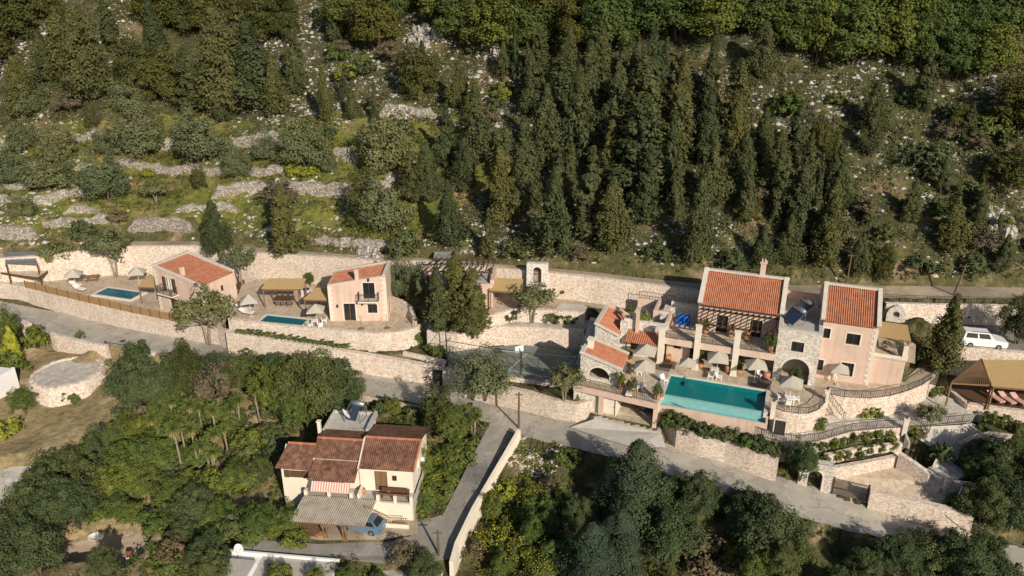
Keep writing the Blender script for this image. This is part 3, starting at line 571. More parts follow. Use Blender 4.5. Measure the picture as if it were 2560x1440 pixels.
def window(root, axis, face, sgn, a0, a1, z0, z1, trim=.14, frame='dark_wood', surround='cream_trim', pane='glass_dark', cross=True, name='window', depth=.14):
    'window set into a wall hole; face = outer wall plane, sgn = +1 when the outside is towards -axis'
    def bx(mb, p0, p1, q0, q1, r0, r1):
        lo, hi = min(face + sgn * q0, face + sgn * q1), max(face + sgn * q0, face + sgn * q1)
        if axis == 'u': mb.box(p0, p1, lo, hi, r0, r1)
        else: mb.box(lo, hi, p0, p1, r0, r1)
    f = MB(); w = .06
    for p in ((a0, a0 + w, z0, z1), (a1 - w, a1, z0, z1), (a0 + w, a1 - w, z0, z0 + w), (a0 + w, a1 - w, z1 - w, z1)): bx(f, p[0], p[1], .05, .14, p[2], p[3])
    if cross: bx(f, (a0 + a1) / 2 - .025, (a0 + a1) / 2 + .025, .06, .12, z0 + w, z1 - w)
    o = f.build(name, M[frame], root)
    g = MB(); bx(g, a0, a1, .13, .16, z0, z1); g.build('pane', M[pane], o)
    if surround:
        s = MB(); t = trim
        for p in ((a0 - t, a0, z0, z1), (a1, a1 + t, z0, z1), (a0 - t, a1 + t, z1, z1 + t), (a0 - t, a1 + t, z0 - t * .7, z0)): bx(s, p[0], p[1], -.035, .02, p[2], p[3])
        s.build('frame', M[surround], o)
    return o
def door(root, axis, face, sgn, a0, a1, z0, z1, **k): return window(root, axis, face, sgn, a0, a1, z0, z1, name='door', **k)
def quoins(root, u, v, z0, z1, w=.42, d=.42, su=1, sv=1, mat='cream_trim'):
    mb = MB(); z = z0; i = 0
    while z < z1 - .2:
        h = min(.32, z1 - z); a = w if i % 2 else w * .6; b = d * .6 if i % 2 else d
        x0, x1 = sorted((u - su * .03, u + su * a)); y0, y1 = sorted((v - sv * .03, v + sv * b)); mb.box(x0, x1, y0, y1, z + .015, z + h - .015); z += h; i += 1
    return mb.build('quoin', M[mat], root)
def railing(mb, pts, h=.95, step=.14, w=.022):
    for i in range(len(pts) - 1):
        a, b = Vector(pts[i]), Vector(pts[i + 1]); L = (b - a).length; n = max(1, int(L / step)); U = Vector((0, 0, h))
        mb.bar(a + U, b + U, .045); mb.bar(a + U * .1, b + U * .1, .03)
        for j in range(n + 1):
            p = a.lerp(b, j / n); mb.bar(p, p + U, w if j % 8 else .05)
def railing_thing(name, label, pts, h=.95, step=.16, cat='railing', w=.022, mat='iron'):
    mb = MB(); railing(mb, pts, h, step, w); return tag(mb.build(name, M[mat]), label, cat)

# ---- the big main house (frame: u to the right, v away from the road)
R20 = MA
main = thing('main_house', 'large pink villa with long orange tiled roof and tall white columns behind the big pool', 'house', MW(0, 0), R20)
# upper block
mb = MB()
mb.panel('u', 10.0, .3, [(1.7, 3.0), (9.8, 3.0), (9.8, 6.05), (1.7, 6.05)], [rect(3.4, 4.6, 3.02, 5.0), rect(6.9, 8.1, 3.02, 5.0)])
mb.panel('v', 1.4, .3, [(10.0, 0), (17.2, 0), (17.2, 6.2), (13.6, 8.55), (10.0, 6.2)])
mb.panel('v', 9.8, .3, [(10.0, 0), (17.2, 0), (17.2, 6.2), (13.6, 8.55), (10.0, 6.2)])
mb.panel('u', 16.9, .3, [(1.7, 0), (9.8, 0), (9.8, 6.05), (1.7, 6.05)])
mb.build('wall', M['pink_plaster'], main)
roof = MB(); tile_sheet(roof, (1.75, 9.75, 6.0), (9.7, 9.75, 6.0), (9.7, 13.6, 8.45), (1.75, 13.6, 8.45), .2, .045)
tile_sheet(roof, (1.75, 17.4, 6.0), (9.7, 17.4, 6.0), (9.7, 13.6, 8.45), (1.75, 13.6, 8.45), .2, .045)
rf = roof.build('roof', M['orange_tiles'], main, False)
cp = MB()
for u in (1.3, 9.7):
    for (v0, z0), (v1, z1) in (((9.7, 6.2), (13.6, 8.75)), ((13.6, 8.75), (17.4, 6.2))): cp.bar((u + .2, v0, z0), (u + .2, v1, z1), .48, .22)
cp.bar((1.3, 13.6, 8.66), (10.2, 13.6, 8.66), .42, .2)
cp.build('coping', M['coping'], main)
ch = MB(); ch.box(7.1, 7.65, 13.5, 14.05, 8.2, 10.1).box(7.0, 7.75, 13.4, 14.15, 10.1, 10.25).box(7.15, 7.3, 13.5, 14.05, 10.25, 10.5).box(7.45, 7.6, 13.5, 14.05, 10.25, 10.5); ch.build('chimney', M['pink_plaster'], rf)
door(main, 'u', 10.0, 1, 3.4, 4.6, 3.02, 5.0); door(main, 'u', 10.0, 1, 6.9, 8.1, 3.02, 5.0)
g = MB(); g.tube([(1.7, 9.68, 5.98), (9.8, 9.68, 5.98)], .06, 6); g.build('gutter', M['iron'], rf)
# ground floor under the upper terrace: back wall with openings, ceiling slab with pink fascia
mb = MB(); mb.panel('u', 9.2, .3, [(-1.3, 0), (9.8, 0), (9.8, 2.6), (-1.3, 2.6)], [rect(.6, 1.7, .02, 2.1), rect(2.6, 5.2, .02, 2.2), rect(6.2, 8.8, .02, 2.2)])
mb.panel('u', 7.3, .25, [(-1.3, 0), (1.2, 0), (1.2, 2.45), (-1.3, 2.45)], [rect(-.6, .2, 1.5, 2.1)])
mb.build('lower_wall', M['pink_plaster'], main)
for a0, a1 in ((2.6, 5.2), (6.2, 8.8)): window(main, 'u', 9.2, 1, a0, a1, .02, 2.2, surround=None, frame='wood', name='door')
door(main, 'u', 9.2, 1, .6, 1.7, .02, 2.1, surround=None, frame='wood')
sl_ = MB(); sl_.box(-1.3, 9.8, 6.55, 10.0, 2.6, 3.0).box(-1.3, 1.4, 10.0, 12.6, 2.6, 3.0); sl_.build('terrace_slab', M['paving'], main)
fa = MB(); fa.box(-1.3, 9.75, 6.33, 6.55, 2.4, 3.12).box(-1.55, -1.3, 6.33, 12.6, 2.4, 3.12); fa.build('fascia', M['pink_plaster'], main)
for u, top in ((-1.75, 4.3), (2.0, 5.15), (5.95, 5.15)):
    c = MB(); c.box(u - .3, u + .3, 6.1, 6.7, 0, top).box(u - .36, u + .36, 6.04, 6.76, top, top + .1).box(u - .35, u + .35, 6.05, 6.75, 0, .25); c.build('column', M['cream_trim'], main)
for a0, a1 in ((-1.3, 1.6), (2.35, 5.6), (6.3, 9.7)): ra = MB(); railing(ra, [(a0, 6.45, 3.1), (a1, 6.45, 3.1)], .85); ra.build('balustrade', M['iron'], main)
pg = MB(); pg.bar((1.7, 6.45, 5.32), (9.75, 6.45, 5.32), .12, .16); pg.bar((1.7, 9.85, 5.5), (9.75, 9.85, 5.5), .1, .14)
for i in range(14): u = 1.95 + i * .58; pg.bar((u, 9.95, 5.62), (u, 6.1, 5.46), .08, .13)
pg.build('pergola', M['dark_wood'], main)
# stone block with flat roof
mb = MB()
mb.panel('u', 6.85, .45, [(9.8, 0), (13.95, 0), (13.95, 5.75), (9.8, 5.75)], [arch(10.6, 13.3, -.01, 2.75, 12), rect(11.2, 12.4, 3.55, 4.65)])
mb.panel('v', 9.8, .4, [(7.3, 0), (10, 0), (10, 5.75), (7.3, 5.75)]); mb.panel('v', 13.55, .4, [(7.3, 0), (15.5, 0), (15.5, 5.75), (7.3, 5.75)])
mb.build('stone_front', M['facade_stone'], main)
ar = MB(); outer = arch(10.35, 13.55, 0, 3.0, 12)[2:]; inner = arch(10.6, 13.3, 0, 2.75, 12)[2:]
ar.panel('u', 6.81, .06, outer + inner[::-1]); ar.build('arch_trim', M['cream_trim'], main)
window(main, 'u', 6.85, 1, 11.2, 12.4, 3.55, 4.65)
fl = MB(); fl.box(10.1, 13.9, 7.3, 15.6, 5.45, 5.6); fl.box(10.2, 13.55, 9.6, 9.8, 0, 5.45); fl.box(10.2, 13.55, 7.3, 9.6, 2.75, 2.9); fr = fl.build('flat_roof', M['concrete'], main)
pr = MB(); pr.box(9.75, 14.0, 6.8, 7.3, 5.75, 5.9).box(9.75, 10.15, 7.3, 15.5, 5.6, 5.9).box(13.6, 14.0, 7.3, 15.5, 5.6, 5.9); pr.build('parapet', M['coping'], fr)
bw = MB(); bw.box(10.15, 13.6, 15.3, 15.6, 5.6, 6.6); bw.build('parapet', M['pink_plaster'], fr)
# pink tower wing
mb = MB()
mb.panel('u', 8.85, .35, [(13.95, 0), (19.1, 0), (19.1, 6.6), (13.95, 6.6)], [rect(14.1, 14.75, 4.6, 5.7), rect(16.3, 17.6, 4.3, 5.5), rect(14.05, 14.6, .9, 2.1), rect(16.3, 17.5, .7, 2.2)])
mb.panel('v', 18.75, .35, [(9.2, 0), (17.2, 0), (17.2, 6.6), (13.1, 8.75), (9.2, 6.6)], [rect(10.3, 11.3, 3.02, 5.0)])
mb.panel('v', 13.6, .35, [(9.2, 5.0), (17.2, 5.0), (17.2, 6.6), (13.1, 8.75), (9.2, 6.6)])
mb.panel('u', 16.9, .3, [(13.95, 0), (18.75, 0), (18.75, 6.6), (13.95, 6.6)])
mb.build('wall', M['pink_plaster'], main)
roof = MB(); tile_sheet(roof, (14.1, 8.65, 6.5), (18.85, 8.65, 6.5), (18.85, 13.1, 8.8), (14.1, 13.1, 8.8), .2, .045)
tile_sheet(roof, (14.1, 17.4, 6.5), (18.85, 17.4, 6.5), (18.85, 13.1, 8.8), (14.1, 13.1, 8.8), .2, .045); rf = roof.build('roof', M['orange_tiles'], main)
cp = MB()
for u in (13.85, 19.05):
    for (v0, z0), (v1, z1) in (((8.6, 6.75), (13.1, 9.0)), ((13.1, 9.0), (17.4, 6.75))): cp.bar((u, v0, z0), (u, v1, z1), .42, .24)
cp.bar((13.7, 13.1, 8.95), (19.2, 13.1, 8.95), .4, .2); cp.build('coping', M['coping'], main)
window(main, 'u', 8.85, 1, 14.1, 14.75, 4.6, 5.7, cross=False); window(main, 'u', 8.85, 1, 16.3, 17.6, 4.3, 5.5); window(main, 'u', 8.85, 1, 14.05, 14.6, .9, 2.1, cross=False); window(main, 'u', 8.85, 1, 16.3, 17.5, .7, 2.2)
door(main, 'v', 19.1, -1, 10.3, 11.3, 3.02, 5.0)
quoins(main, 19.1, 8.85, 0, 6.3, .5, .5, -1, 1)
# porch on the far side of the tower
pc = MB(); pc.box(19.1, 22.2, 9.6, 13.8, -.5, 2.95); pc.build('porch_base', M['pink_plaster'], main)
pc = MB(); pc.box(19.1, 22.3, 9.5, 13.9, 2.95, 3.08); pc.build('porch_floor', M['paving'], main)
for u, v in ((22.0, 9.8), (22.0, 13.5)):
    c = MB(); c.box(u - .22, u + .22, v - .22, v + .22, 3.05, 4.9 if v > 10 else 4.6); c.build('column', M['cream_trim'], main)
lw = MB(); lw.box(19.1, 21.8, 9.6, 9.75, 3.08, 3.4).box(22.15, 22.3, 9.6, 13.6, 3.08, 3.5); lw.build('parapet', M['cream_trim'], main)
pr = MB()
for i in range(12): pr.bar((19.1, 10.0 + i * .33, 5.1), (22.4, 10.0 + i * .33, 4.85), .09, .07)
pr.bar((22.1, 9.6, 4.8), (22.1, 13.9, 4.8), .12, .14); pr.build('porch_roof', M['wood'], main)
mt = MB()
for i in range(22): mt.box(19.15, 22.3, 9.75 + i * .18, 9.75 + i * .18 + .15, 5.17 - .0, 5.2)
mt.build('reed_cover', M['reed'], main)

# deck of the pool terrace: slabs round the pool
def slab(name, pts, mat, t=.4, z=0.0, label=None):
    w = [Vector(p) if isinstance(p, Vector) else P(*p) for p in pts]
    tr = tessellate_polygon([[Vector((p.x, p.y, 0)) for p in w]]); n = len(w)
    vs = [(p.x, p.y, p.z) for p in w] + [(p.x, p.y, p.z - t) for p in w]
    fs = [tuple(a) for a in tr] + [tuple(n + i for i in reversed(a)) for a in tr] + [(i, (i + 1) % n, n + (i + 1) % n, n + i) for i in range(n)]
    o = MB().add(vs, fs).build(name, M[mat]); return tag(o, kind='structure', label=label)
slab('pool_terrace', [MW(-9.2, -1.25), MW(-.45, -2.05), MW(-.45, 4.6), MW(9.75, 4.6), MW(9.75, -.1)] + RND + [(2067, 986, 0)] + ARC + [(2330, 888, 0), MW(22.5, 11), MW(19, 14), MW(-9.2, 14)], 'paving', .3)
pt = MB(); pt.box(-1.6, -.5, 1.0, 4.4, .004, .02); o = pt.build('gravel_patch', M['white_gravel']); o.location = MW(0, 0); o.rotation_euler = (0, 0, R20); tag(o, kind='structure')
# beam and pillars of the garage
ga = thing('garage', 'open garage under the pool terrace with pink beam and pale side door', 'garage', MW(-4, -1.5, -2.8), R20)
def gl(mb):  # local coordinates from main-frame ones
    return mb
mb = MB(); a = Vector((-9.2 + 4, .25, 2.8)); b = Vector((-.45 + 4, -.55, 2.8)); mb.bar(a + Vector((0, 0, -.28)), b + Vector((0, 0, -.28)), .3, .62); mb.build('beam', M['pink_plaster'], ga)
for nm, u0, u1, dv in (('pillar', -2.45, -1.95, -.05), ('pillar', 3.2, 3.6, -.52)):
    c = MB(); c.box(u0, u1, dv, dv + .5, -.4, 2.3); c.build(nm, M['pink_plaster'], ga)
c = MB(); c.box(-1.95, -.75, .35, .41, -.1, 2.15); d = c.build('side_door', M['cream_trim'], ga)
h = MB().tube([(-.9, .33, .95), (-.9, .27, .95)], .04, 6); h.build('handle', M['iron'], d)
c = MB(); c.box(-.75, -.6, .2, 6.2, -.2, 2.3).box(-2.6, -2.45, .2, 6.2, -.2, 2.3).box(-2.6, 3.6, 6.2, 6.4, -.2, 2.5).box(3.45, 3.6, .2, 6.2, -.2, 2.3).box(-1.95, -.75, .41, .6, 2.15, 2.3); c.build('inner_wall', M['cream_plaster'], ga)
# stone under the little oven house, left of the garage
c = MB(); c.box(-5.2, -2.6, .35, 3.0, -1.6, 2.3); c.build('stone_base', M['facade_stone'], ga)

# pool
pool = thing('swimming_pool', 'long turquoise infinity pool with a spill edge in front of the main house', 'pool', MW(0, 0), R20, None)
mb = MB(); mb.box(-.45, -.15, -.3, 4.45, -.5, .06).box(-.15, 9.75, 4.15, 4.45, -.5, .06).box(9.45, 9.75, -.3, 4.15, -.5, .06); mb.build('coping', M['coping'], pool)
mb = MB().box(-.15, 9.45, .2, 4.15, -.6, -.5).box(-.15, -.12, .2, 4.15, -.5, -.1).box(9.42, 9.45, .2, 4.15, -.5, -.1).box(-.12, 9.42, 4.1, 4.15, -.5, -.1).box(-.12, 9.42, .15, .2, -.5, -.07)
for i in range(3): mb.box(-.12, 2.4 - i * .4, 3.5 + i * .15, 4.1, -.5 + i * .1, -.4 + i * .1)
mb.build('basin', M['pool_tile'], pool)
mb = MB(); mb.box(-.45, 9.75, -.12, .15, -1.2, -.045); mb.build('spill_edge', M['spill_tile'], pool)
mb = MB(); mb.box(-.45, 9.75, -.85, -.8, -1.6, -.75).box(-.45, 9.75, -.8, -.12, -1.6, -.92).box(-.45, -.4, -.8, -.12, -.92, -.4).box(9.7, 9.75, -.8, -.12, -.92, -.4); mb.build('spill_channel', M['spill_tile'], pool)
mb = MB(); mb.box(-.45, 9.75, -.95, -.86, -2.0, -.72).box(9.75, 9.95, -.95, 0, -2.0, -.4).box(-.6, -.45, -.95, -2.0 + 2, -2.0, -.3); mb.build('pink_wall', M['pink_plaster'], pool)
mb = MB(); mb.box(-.5, 9.9, -1.0, -.55, -3.2, -2.0); mb.build('stone_base', M['wall_stone'], pool)
mb = MB(); mb.add([(-.12, .16, -.055), (9.42, .16, -.055), (9.42, 4.1, -.055), (-.12, 4.1, -.055)], [(0, 1, 2, 3)]); flip_up(mb.build('water', M['pool_water'], pool))
mb = MB(); mb.box(1.4, 1.75, 3.0, 3.5, -.5, -.06); mb.build('step', M['pool_tile_dark'], pool)

# little stone oven house beside the court
oh = thing('stone_outbuilding', 'small rubble stone outbuilding with arched opening and sloping orange roof by the tennis court', 'outbuilding', MW(-8.9, 0, 0), R20)
mb = MB()
mb.panel('u', 0, .35, [(0, 0), (4.15, 0), (4.15, 1.9), (0, 3.05)], [arch(.9, 3.1, .45, 1.75, 10)])
mb.panel('v', 0, .35, rect(.35, 3.4, 0, 3.05)); mb.panel('v', 3.8, .35, rect(.35, 3.4, 0, 1.9)); mb.panel('u', 3.4, .3, [(0, 0), (4.15, 0), (4.15, 1.9), (0, 3.05)])
mb.build('wall', M['facade_stone'], oh)
mb = MB(); inner = arch(.9, 3.1, .45, 1.75, 10)[1:]; outer = arch(.7, 3.3, .45, 1.95, 10)[1:]; mb.panel('u', -.04, .06, outer + inner[::-1]); mb.build('arch_trim', M['cream_trim'], oh)
roof = MB(); tile_sheet(roof, (4.3, .15, 1.9), (4.3, 3.6, 1.9), (.35, 3.6, 3.0), (.35, .15, 3.0), .22, .03); rf = roof.build('roof', M['orange_tiles'], oh)
mb = MB(); mb.bar((-.1, 0, 3.2), (4.3, 0, 1.98), .35, .16); mb.bar((-.1, 3.6, 3.2), (4.3, 3.6, 1.98), .35, .16); mb.bar((.1, -.1, 3.2), (.1, 3.7, 3.2), .4, .16); mb.build('coping', M['coping'], rf)
mb = MB(); mb.box(.3, .85, 1.5, 2.1, 2.8, 3.9).box(.2, .95, 1.4, 2.2, 3.9, 4.0); mb.build('chimney', M['cream_plaster'], rf)
# second little house behind it
sh = thing('stone_outbuilding', 'narrow stone and plaster outbuilding with plain orange roof beside the outdoor stairs', 'outbuilding', MW(-9.0, 6.2, 0), R20)
mb = MB(); mb.panel('u', 0, .35, [(0, 0), (2.6, 0), (2.6, 2.4), (0, 3.5)]); mb.panel('v', 0, .35, rect(.35, 5.0, 0, 3.5)); mb.panel('v', 2.25, .35, rect(.35, 5.0, 0, 2.4)); mb.build('wall', M['facade_stone'], sh)
mb = MB(); mb.panel('u', 5.0, .3, [(0, 0), (2.6, 0), (2.6, 2.9), (0, 4.1)]); mb.build('back_wall', M['pink_plaster'], sh)
roof = MB(); tile_sheet(roof, (2.7, .1, 2.45), (2.7, 5.0, 2.45), (.2, 5.0, 3.5), (.2, .1, 3.5), .22, .03); rf = roof.build('roof', M['orange_tiles'], sh)
mb = MB(); mb.bar((.1, -.1, 3.68), (.1, 5.1, 3.68), .42, .16); mb.bar((-.1, 0, 3.68), (2.7, 0, 2.55), .35, .14); mb.build('coping', M['coping'], rf)
# outdoor stairs left of it
st = MB()
for i in range(16): st.box(0, 1.3, i * .36, 6.2, -1.6 + i * .2, -1.4 + i * .2)
o = st.build('outdoor_stairs', M['grey_paving']); o.location = MW(-10.9, 5.6, 0); o.rotation_euler = (0, 0, R20); tag(o, 'steep shaded stone stairs between the plaza and the small tiled outbuilding', 'stairs')
sw = MB(); sw.panel('v', 0, .3, [(-3.0, -2), (6.5, -2), (6.5, 2.4), (5.6, 2.2), (0, -.6), (-3.0, -.6)]); o = sw.build('stair_wall', M['facade_stone']); o.location = MW(-9.5, 5.2, 0); o.rotation_euler = (0, 0, R20); tag(o, 'stone side wall of the steep outdoor stairs', 'wall', kind='thing')
# roof terrace block with tiled awning
rt = thing('kitchen_wing', 'low wing with white stone front, tiled awning and planted roof terrace', 'house', MW(-6.2, 6.2, 0), R20)
mb = MB(); mb.box(.3, 4.7, 2.0, 7.8, 0, 2.9); mb.build('body', M['cream_plaster'], rt)
mb = MB(); mb.box(.0, 4.75, 1.7, 2.0, 2.0, 3.9).box(-.3, .5, 1.2, 2.3, 0, 3.7); mb.build('stone_front', M['facade_stone'], rt)
mb = MB(); mb.box(.3, 4.4, 2.0, 7.8, 2.9, 3.0); mb.build('roof_floor', M['grey_paving'], rt)
mb = MB(); mb.box(4.4, 4.7, 2.0, 5.0, 2.9, 4.1).box(2.7, 4.4, 4.2, 4.45, 3.0, 4.3).box(2.7, 2.95, 4.45, 7.8, 3.0, 4.3).box(.3, 2.7, 7.5, 7.8, 3.0, 4.0); mb.build('parapet', M['pink_plaster'], rt)
mb = MB(); tile_sheet(mb, (.6, .0, 1.95), (4.75, .0, 1.95), (4.75, 1.7, 2.7), (.6, 1.7, 2.7), .22, .05); mb.build('awning', M['orange_tiles'], rt)
mb = MB(); mb.panel('u', 1.0, .2, [(.6, 0), (4.7, 0), (4.7, 1.95), (.6, 1.95)], [rect(1.0, 1.9, .7, 1.6), rect(2.4, 3.3, .7, 1.6)]); mb.build('front', M['cream_plaster'], rt)
window(rt, 'u', 1.0, 1, 1.0, 1.9, .7, 1.6, surround=None); window(rt, 'u', 1.0, 1, 2.4, 3.3, .7, 1.6, surround=None)
mb = MB(); mb.box(1.35, 1.7, 1.3, 1.65, 1.8, 5.3).box(1.28, 1.77, 1.23, 1.72, 5.3, 5.4); mb.build('chimney', M['pink_plaster'], rt)
ra = MB(); railing(ra, [(.4, 7.7, 3.9), (4.5, 7.7, 3.9)], .9, .3); ra.build('balustrade', M['iron'], rt)
# far wall of the upper terrace, blue covered loungers
uw = MB(); uw.box(-1.9, 1.4, 12.6, 13.0, 0, 4.6); uw.box(-2.6, -1.9, 9.6, 13.0, 0, 4.0); o = uw.build('terrace_backdrop_wall', M['facade_stone']); o.location = MW(0, 0); o.rotation_euler = (0, 0, R20); tag(o, 'shaded rubble stone wall behind the blue covered furniture', 'stone wall')

# ---- middle villa
W2 = P(827, 802, -.4)
v2 = thing('villa', 'pink two storey villa facing the road squarely, balcony over its window', 'house', W2, 0)
mb = MB()
mb.panel('u', 0, .35, [(0, -.3), (6.95, -.3), (6.95, 5.85), (0, 4.65)], [rect(1.7, 3.1, .02, 2.3), rect(4.6, 5.75, 1.05, 2.2), rect(4.2, 5.6, 2.95, 5.0)])
mb.panel('v', 6.6, .35, rect(.35, 4.2, -.3, 5.85), [rect(1.2, 2.2, .02, 2.2)]); mb.panel('v', 0, .35, rect(.35, 4.2, -.3, 4.65)); mb.panel('u', 4.2, .35, [(0, -.3), (6.95, -.3), (6.95, 5.9), (0, 4.7)])
mb.build('wall', M['pink_plaster'], v2)
roof = MB(); tile_sheet(roof, (-.1, .35, 4.55), (-.1, 4.2, 4.55), (6.6, 4.2, 5.7), (6.6, .35, 5.7), .24, .035); rf = roof.build('roof', M['orange_tiles'], v2)
mb = MB(); mb.bar((6.78, -.05, 5.98), (6.78, 4.6, 5.98), .42, .14); mb.bar((0, 4.4, 4.9), (6.9, 4.4, 6.02), .35, .14); mb.bar((0, .17, 4.68), (6.6, .17, 5.82), .3, .06); mb.build('coping', M['coping'], rf)
mb = MB(); mb.box(3.3, 3.75, .2, .7, 5.0, 6.6); mb.build('chimney', M['pink_plaster'], rf)
door(v2, 'u', 0, 1, 1.7, 3.1, .02, 2.3, frame='wood'); window(v2, 'u', 0, 1, 4.6, 5.75, 1.05, 2.2); door(v2, 'u', 0, 1, 4.2, 5.6, 2.95, 5.0); door(v2, 'v', 6.95, -1, 1.2, 2.2, .02, 2.2, frame='wood')
mb = MB(); mb.box(3.65, 6.1, -1.0, 0, 2.75, 2.92); bl = mb.build('balcony', M['cream_trim'], v2)
mb = MB(); railing(mb, [(3.7, 0, 2.92), (3.7, -.95, 2.92), (6.05, -.95, 2.92), (6.05, 0, 2.92)], .95, .15); mb.build('railing', M['iron'], bl)
quoins(v2, 0, 0, 0, 4.5, .5, .5, 1, 1); quoins(v2, 6.95, 0, 0, 5.7, .55, .5, -1, 1)
for u, z in ((1.0, 2.0), (4.95, 5.4), (4.0, 2.3)): l_ = MB(); l_.box(u - .09, u + .09, -.22, 0, z - .18, z + .18); l_.build('wall_lamp', M['iron'], v2)
# ---- first villa
W1 = P(402, 775, -1.8); A1 = math.radians(-28)
v1 = thing('villa', 'pink villa at an angle, with brown balcony shutters, above the slat fence', 'house', W1, A1)
mb = MB()
mb.panel('u', 0, .35, [(0, -.3), (8.0, -.3), (8.0, 4.9), (0, 6.05)], [rect(2.1, 3.1, 3.1, 5.0), rect(2.2, 3.5, .02, 2.2), rect(4.9, 6.6, .02, 2.0)])
mb.panel('v', 7.65, .35, rect(.35, 5.3, -.3, 4.9), [rect(1.0, 1.8, 1.0, 2.6), rect(3.2, 3.6, 3.0, 3.8)]); mb.panel('v', 0, .35, rect(.35, 5.3, -.3, 6.05)); mb.panel('u', 5.3, .35, [(0, -.3), (8.0, -.3), (8.0, 4.9), (0, 6.05)])
mb.build('wall', M['pink_plaster'], v1)
roof = MB(); tile_sheet(roof, (8.15, .35, 4.85), (8.15, 5.3, 4.85), (.3, 5.3, 6.0), (.3, .35, 6.0), .24, .035); rf = roof.build('roof', M['orange_tiles'], v1)
mb = MB(); mb.bar((-.1, .1, 6.2), (8.1, .1, 5.02), .42, .16); mb.bar((-.1, 5.5, 6.2), (8.1, 5.5, 5.02), .42, .16); mb.bar((.1, -.1, 6.24), (.1, 5.7, 6.24), .45, .14); mb.build('coping', M['coping'], rf)
mb = MB(); mb.box(4.2, 4.65, .5, .95, 5.1, 6.5); mb.build('chimney', M['pink_plaster'], rf)
door(v1, 'u', 0, 1, 2.1, 3.1, 3.1, 5.0, pane='white_paint'); door(v1, 'u', 0, 1, 2.2, 3.5, .02, 2.2, frame='wood'); door(v1, 'u', 0, 1, 4.9, 6.6, .02, 2.0, frame='wood'); window(v1, 'v', 8.0, -1, 1.0, 1.8, 1.0, 2.6, frame='wood'); window(v1, 'v', 8.0, -1, 3.2, 3.6, 3.0, 3.8, surround=None)
for a0 in (1.45, 3.15):
    mb = MB(); mb.box(a0, a0 + .6, -.1, -.02, 3.1, 5.0); mb.build('shutter', M['dark_wood'], v1)
mb = MB(); mb.box(1.2, 4.0, -1.0, 0, 2.85, 3.02); bl = mb.build('balcony', M['cream_trim'], v1)
mb = MB(); railing(mb, [(1.25, 0, 3.02), (1.25, -.95, 3.02), (3.95, -.95, 3.02), (3.95, 0, 3.02)], .95, .15); mb.build('railing', M['iron'], bl)
quoins(v1, 0, 0, 0, 5.8, .5, .5, 1, 1); quoins(v1, 8.0, 0, 0, 4.6, .55, .5, -1, 1)
# ---- third villa (low, with pergola) near the arched gate
W3 = P(1232, 770, 1.7)
v3 = thing('garden_house', 'low pink house with a dark roof pergola, half hidden by pointed conifers', 'house', W3, math.radians(-3))
mb = MB(); mb.box(-6.5, 0, 0, 4.6, -.6, 2.9); mb.build('wall', M['pink_plaster'], v3)
mb = MB(); mb.box(-6.3, -.3, .2, 4.4, 2.9, 2.98); mb.build('roof_floor', M['white_gravel'], v3)
mb = MB(); mb.box(-6.6, .1, -.1, .2, 2.9, 3.1).box(-.3, .15, .2, 4.7, 2.9, 3.5); mb.build('parapet', M['pink_plaster'], v3)
mb = MB()
for u in (-8.0, -4.2, -.3): mb.bar((u, .6, -.3 if u < -7 else 2.9), (u, .6, 4.3), .14)
mb.bar((-8.4, .5, 4.35), (0, .5, 4.35), .12, .16); mb.bar((-8.0, 4.2, 4.5), (0, 4.2, 4.5), .12, .16)
for i in range(12): mb.bar((-8.2 + i * .73, .2, 4.48), (-7.2 + i * .66, 4.6, 4.62), .09, .13)
mb.build('pergola', M['dark_wood'], v3)
# ------------------------------------------------------------------ old house below the road
FA = math.radians(-6); fh = thing('old_house', 'old house below the road with weathered brown tiled roofs at several heights', 'house', (-19.08, 61.19, 0), FA)
mb = MB()
mb.box(-2.5, .5, .3, 3.9, -9.2, -3.1).box(.5, 4.9, .8, 5.0, -9.2, -2.5).box(.3, 4.4, 5.0, 8.4, -9, -2.35)
mb.panel('v', .5, .1, [(.3, -3.2), (3.9, -3.2), (2.0, -1.9)]); mb.panel('v', -2.5, .1, [(.3, -3.2), (3.9, -3.2), (2.0, -1.9)])
mb.build('wall', M['cream_plaster'], fh)
mb = MB(); mb.panel('u', .6, .3, [(4.9, -9.2), (9.9, -9.2), (9.9, -2.7), (4.9, -2.7)], [rect(6.3, 7.5, -5.45, -3.3), rect(7.95, 8.4, -4.3, -3.7)])
mb.panel('v', 9.6, .3, [(.9, -9.2), (6.9, -9.2), (6.9, -2.6), (2.8, -1.3), (.9, -2.5)], [rect(2.6, 3.4, -4.6, -3.4)])
mb.box(4.9, 5.1, .9, 6.9, -9.2, -2.8); mb.panel('u', 6.7, .2, rect(5.1, 9.6, -9.2, -2.8)); mb.build('side_wall', M['cream_plaster'], fh)
door(fh, 'u', .6, 1, 6.3, 7.5, -5.45, -3.3, frame='wood', pane='wood', surround=None); window(fh, 'u', .6, 1, 7.95, 8.4, -4.3, -3.7, surround=None); window(fh, 'v', 9.9, -1, 2.6, 3.4, -4.6, -3.4, frame='white_paint')
mb = MB(); mb.box(-1.65, -.45, .2, .3, -4.3, -3.6).box(-1.6, -.5, .24, .32, -4.25, -3.65); w_ = mb.build('window', M['dark_wood'], fh)
for a in (-2.2, -.4):
    mb = MB(); mb.box(a, a + .5, .18, .25, -4.35, -3.55); mb.build('shutter', M['dark_wood'], w_)
rib = .17
r1 = MB(); tile_sheet(r1, (-2.9, -.05, -3.25), (.55, -.1, -3.25), (.5, 1.95, -1.8), (-2.2, 1.95, -1.8), rib, .03); tile_sheet(r1, (-2.9, 4.0, -3.25), (.55, 4.0, -3.25), (.5, 1.95, -1.8), (-2.2, 1.95, -1.8), rib, .03)
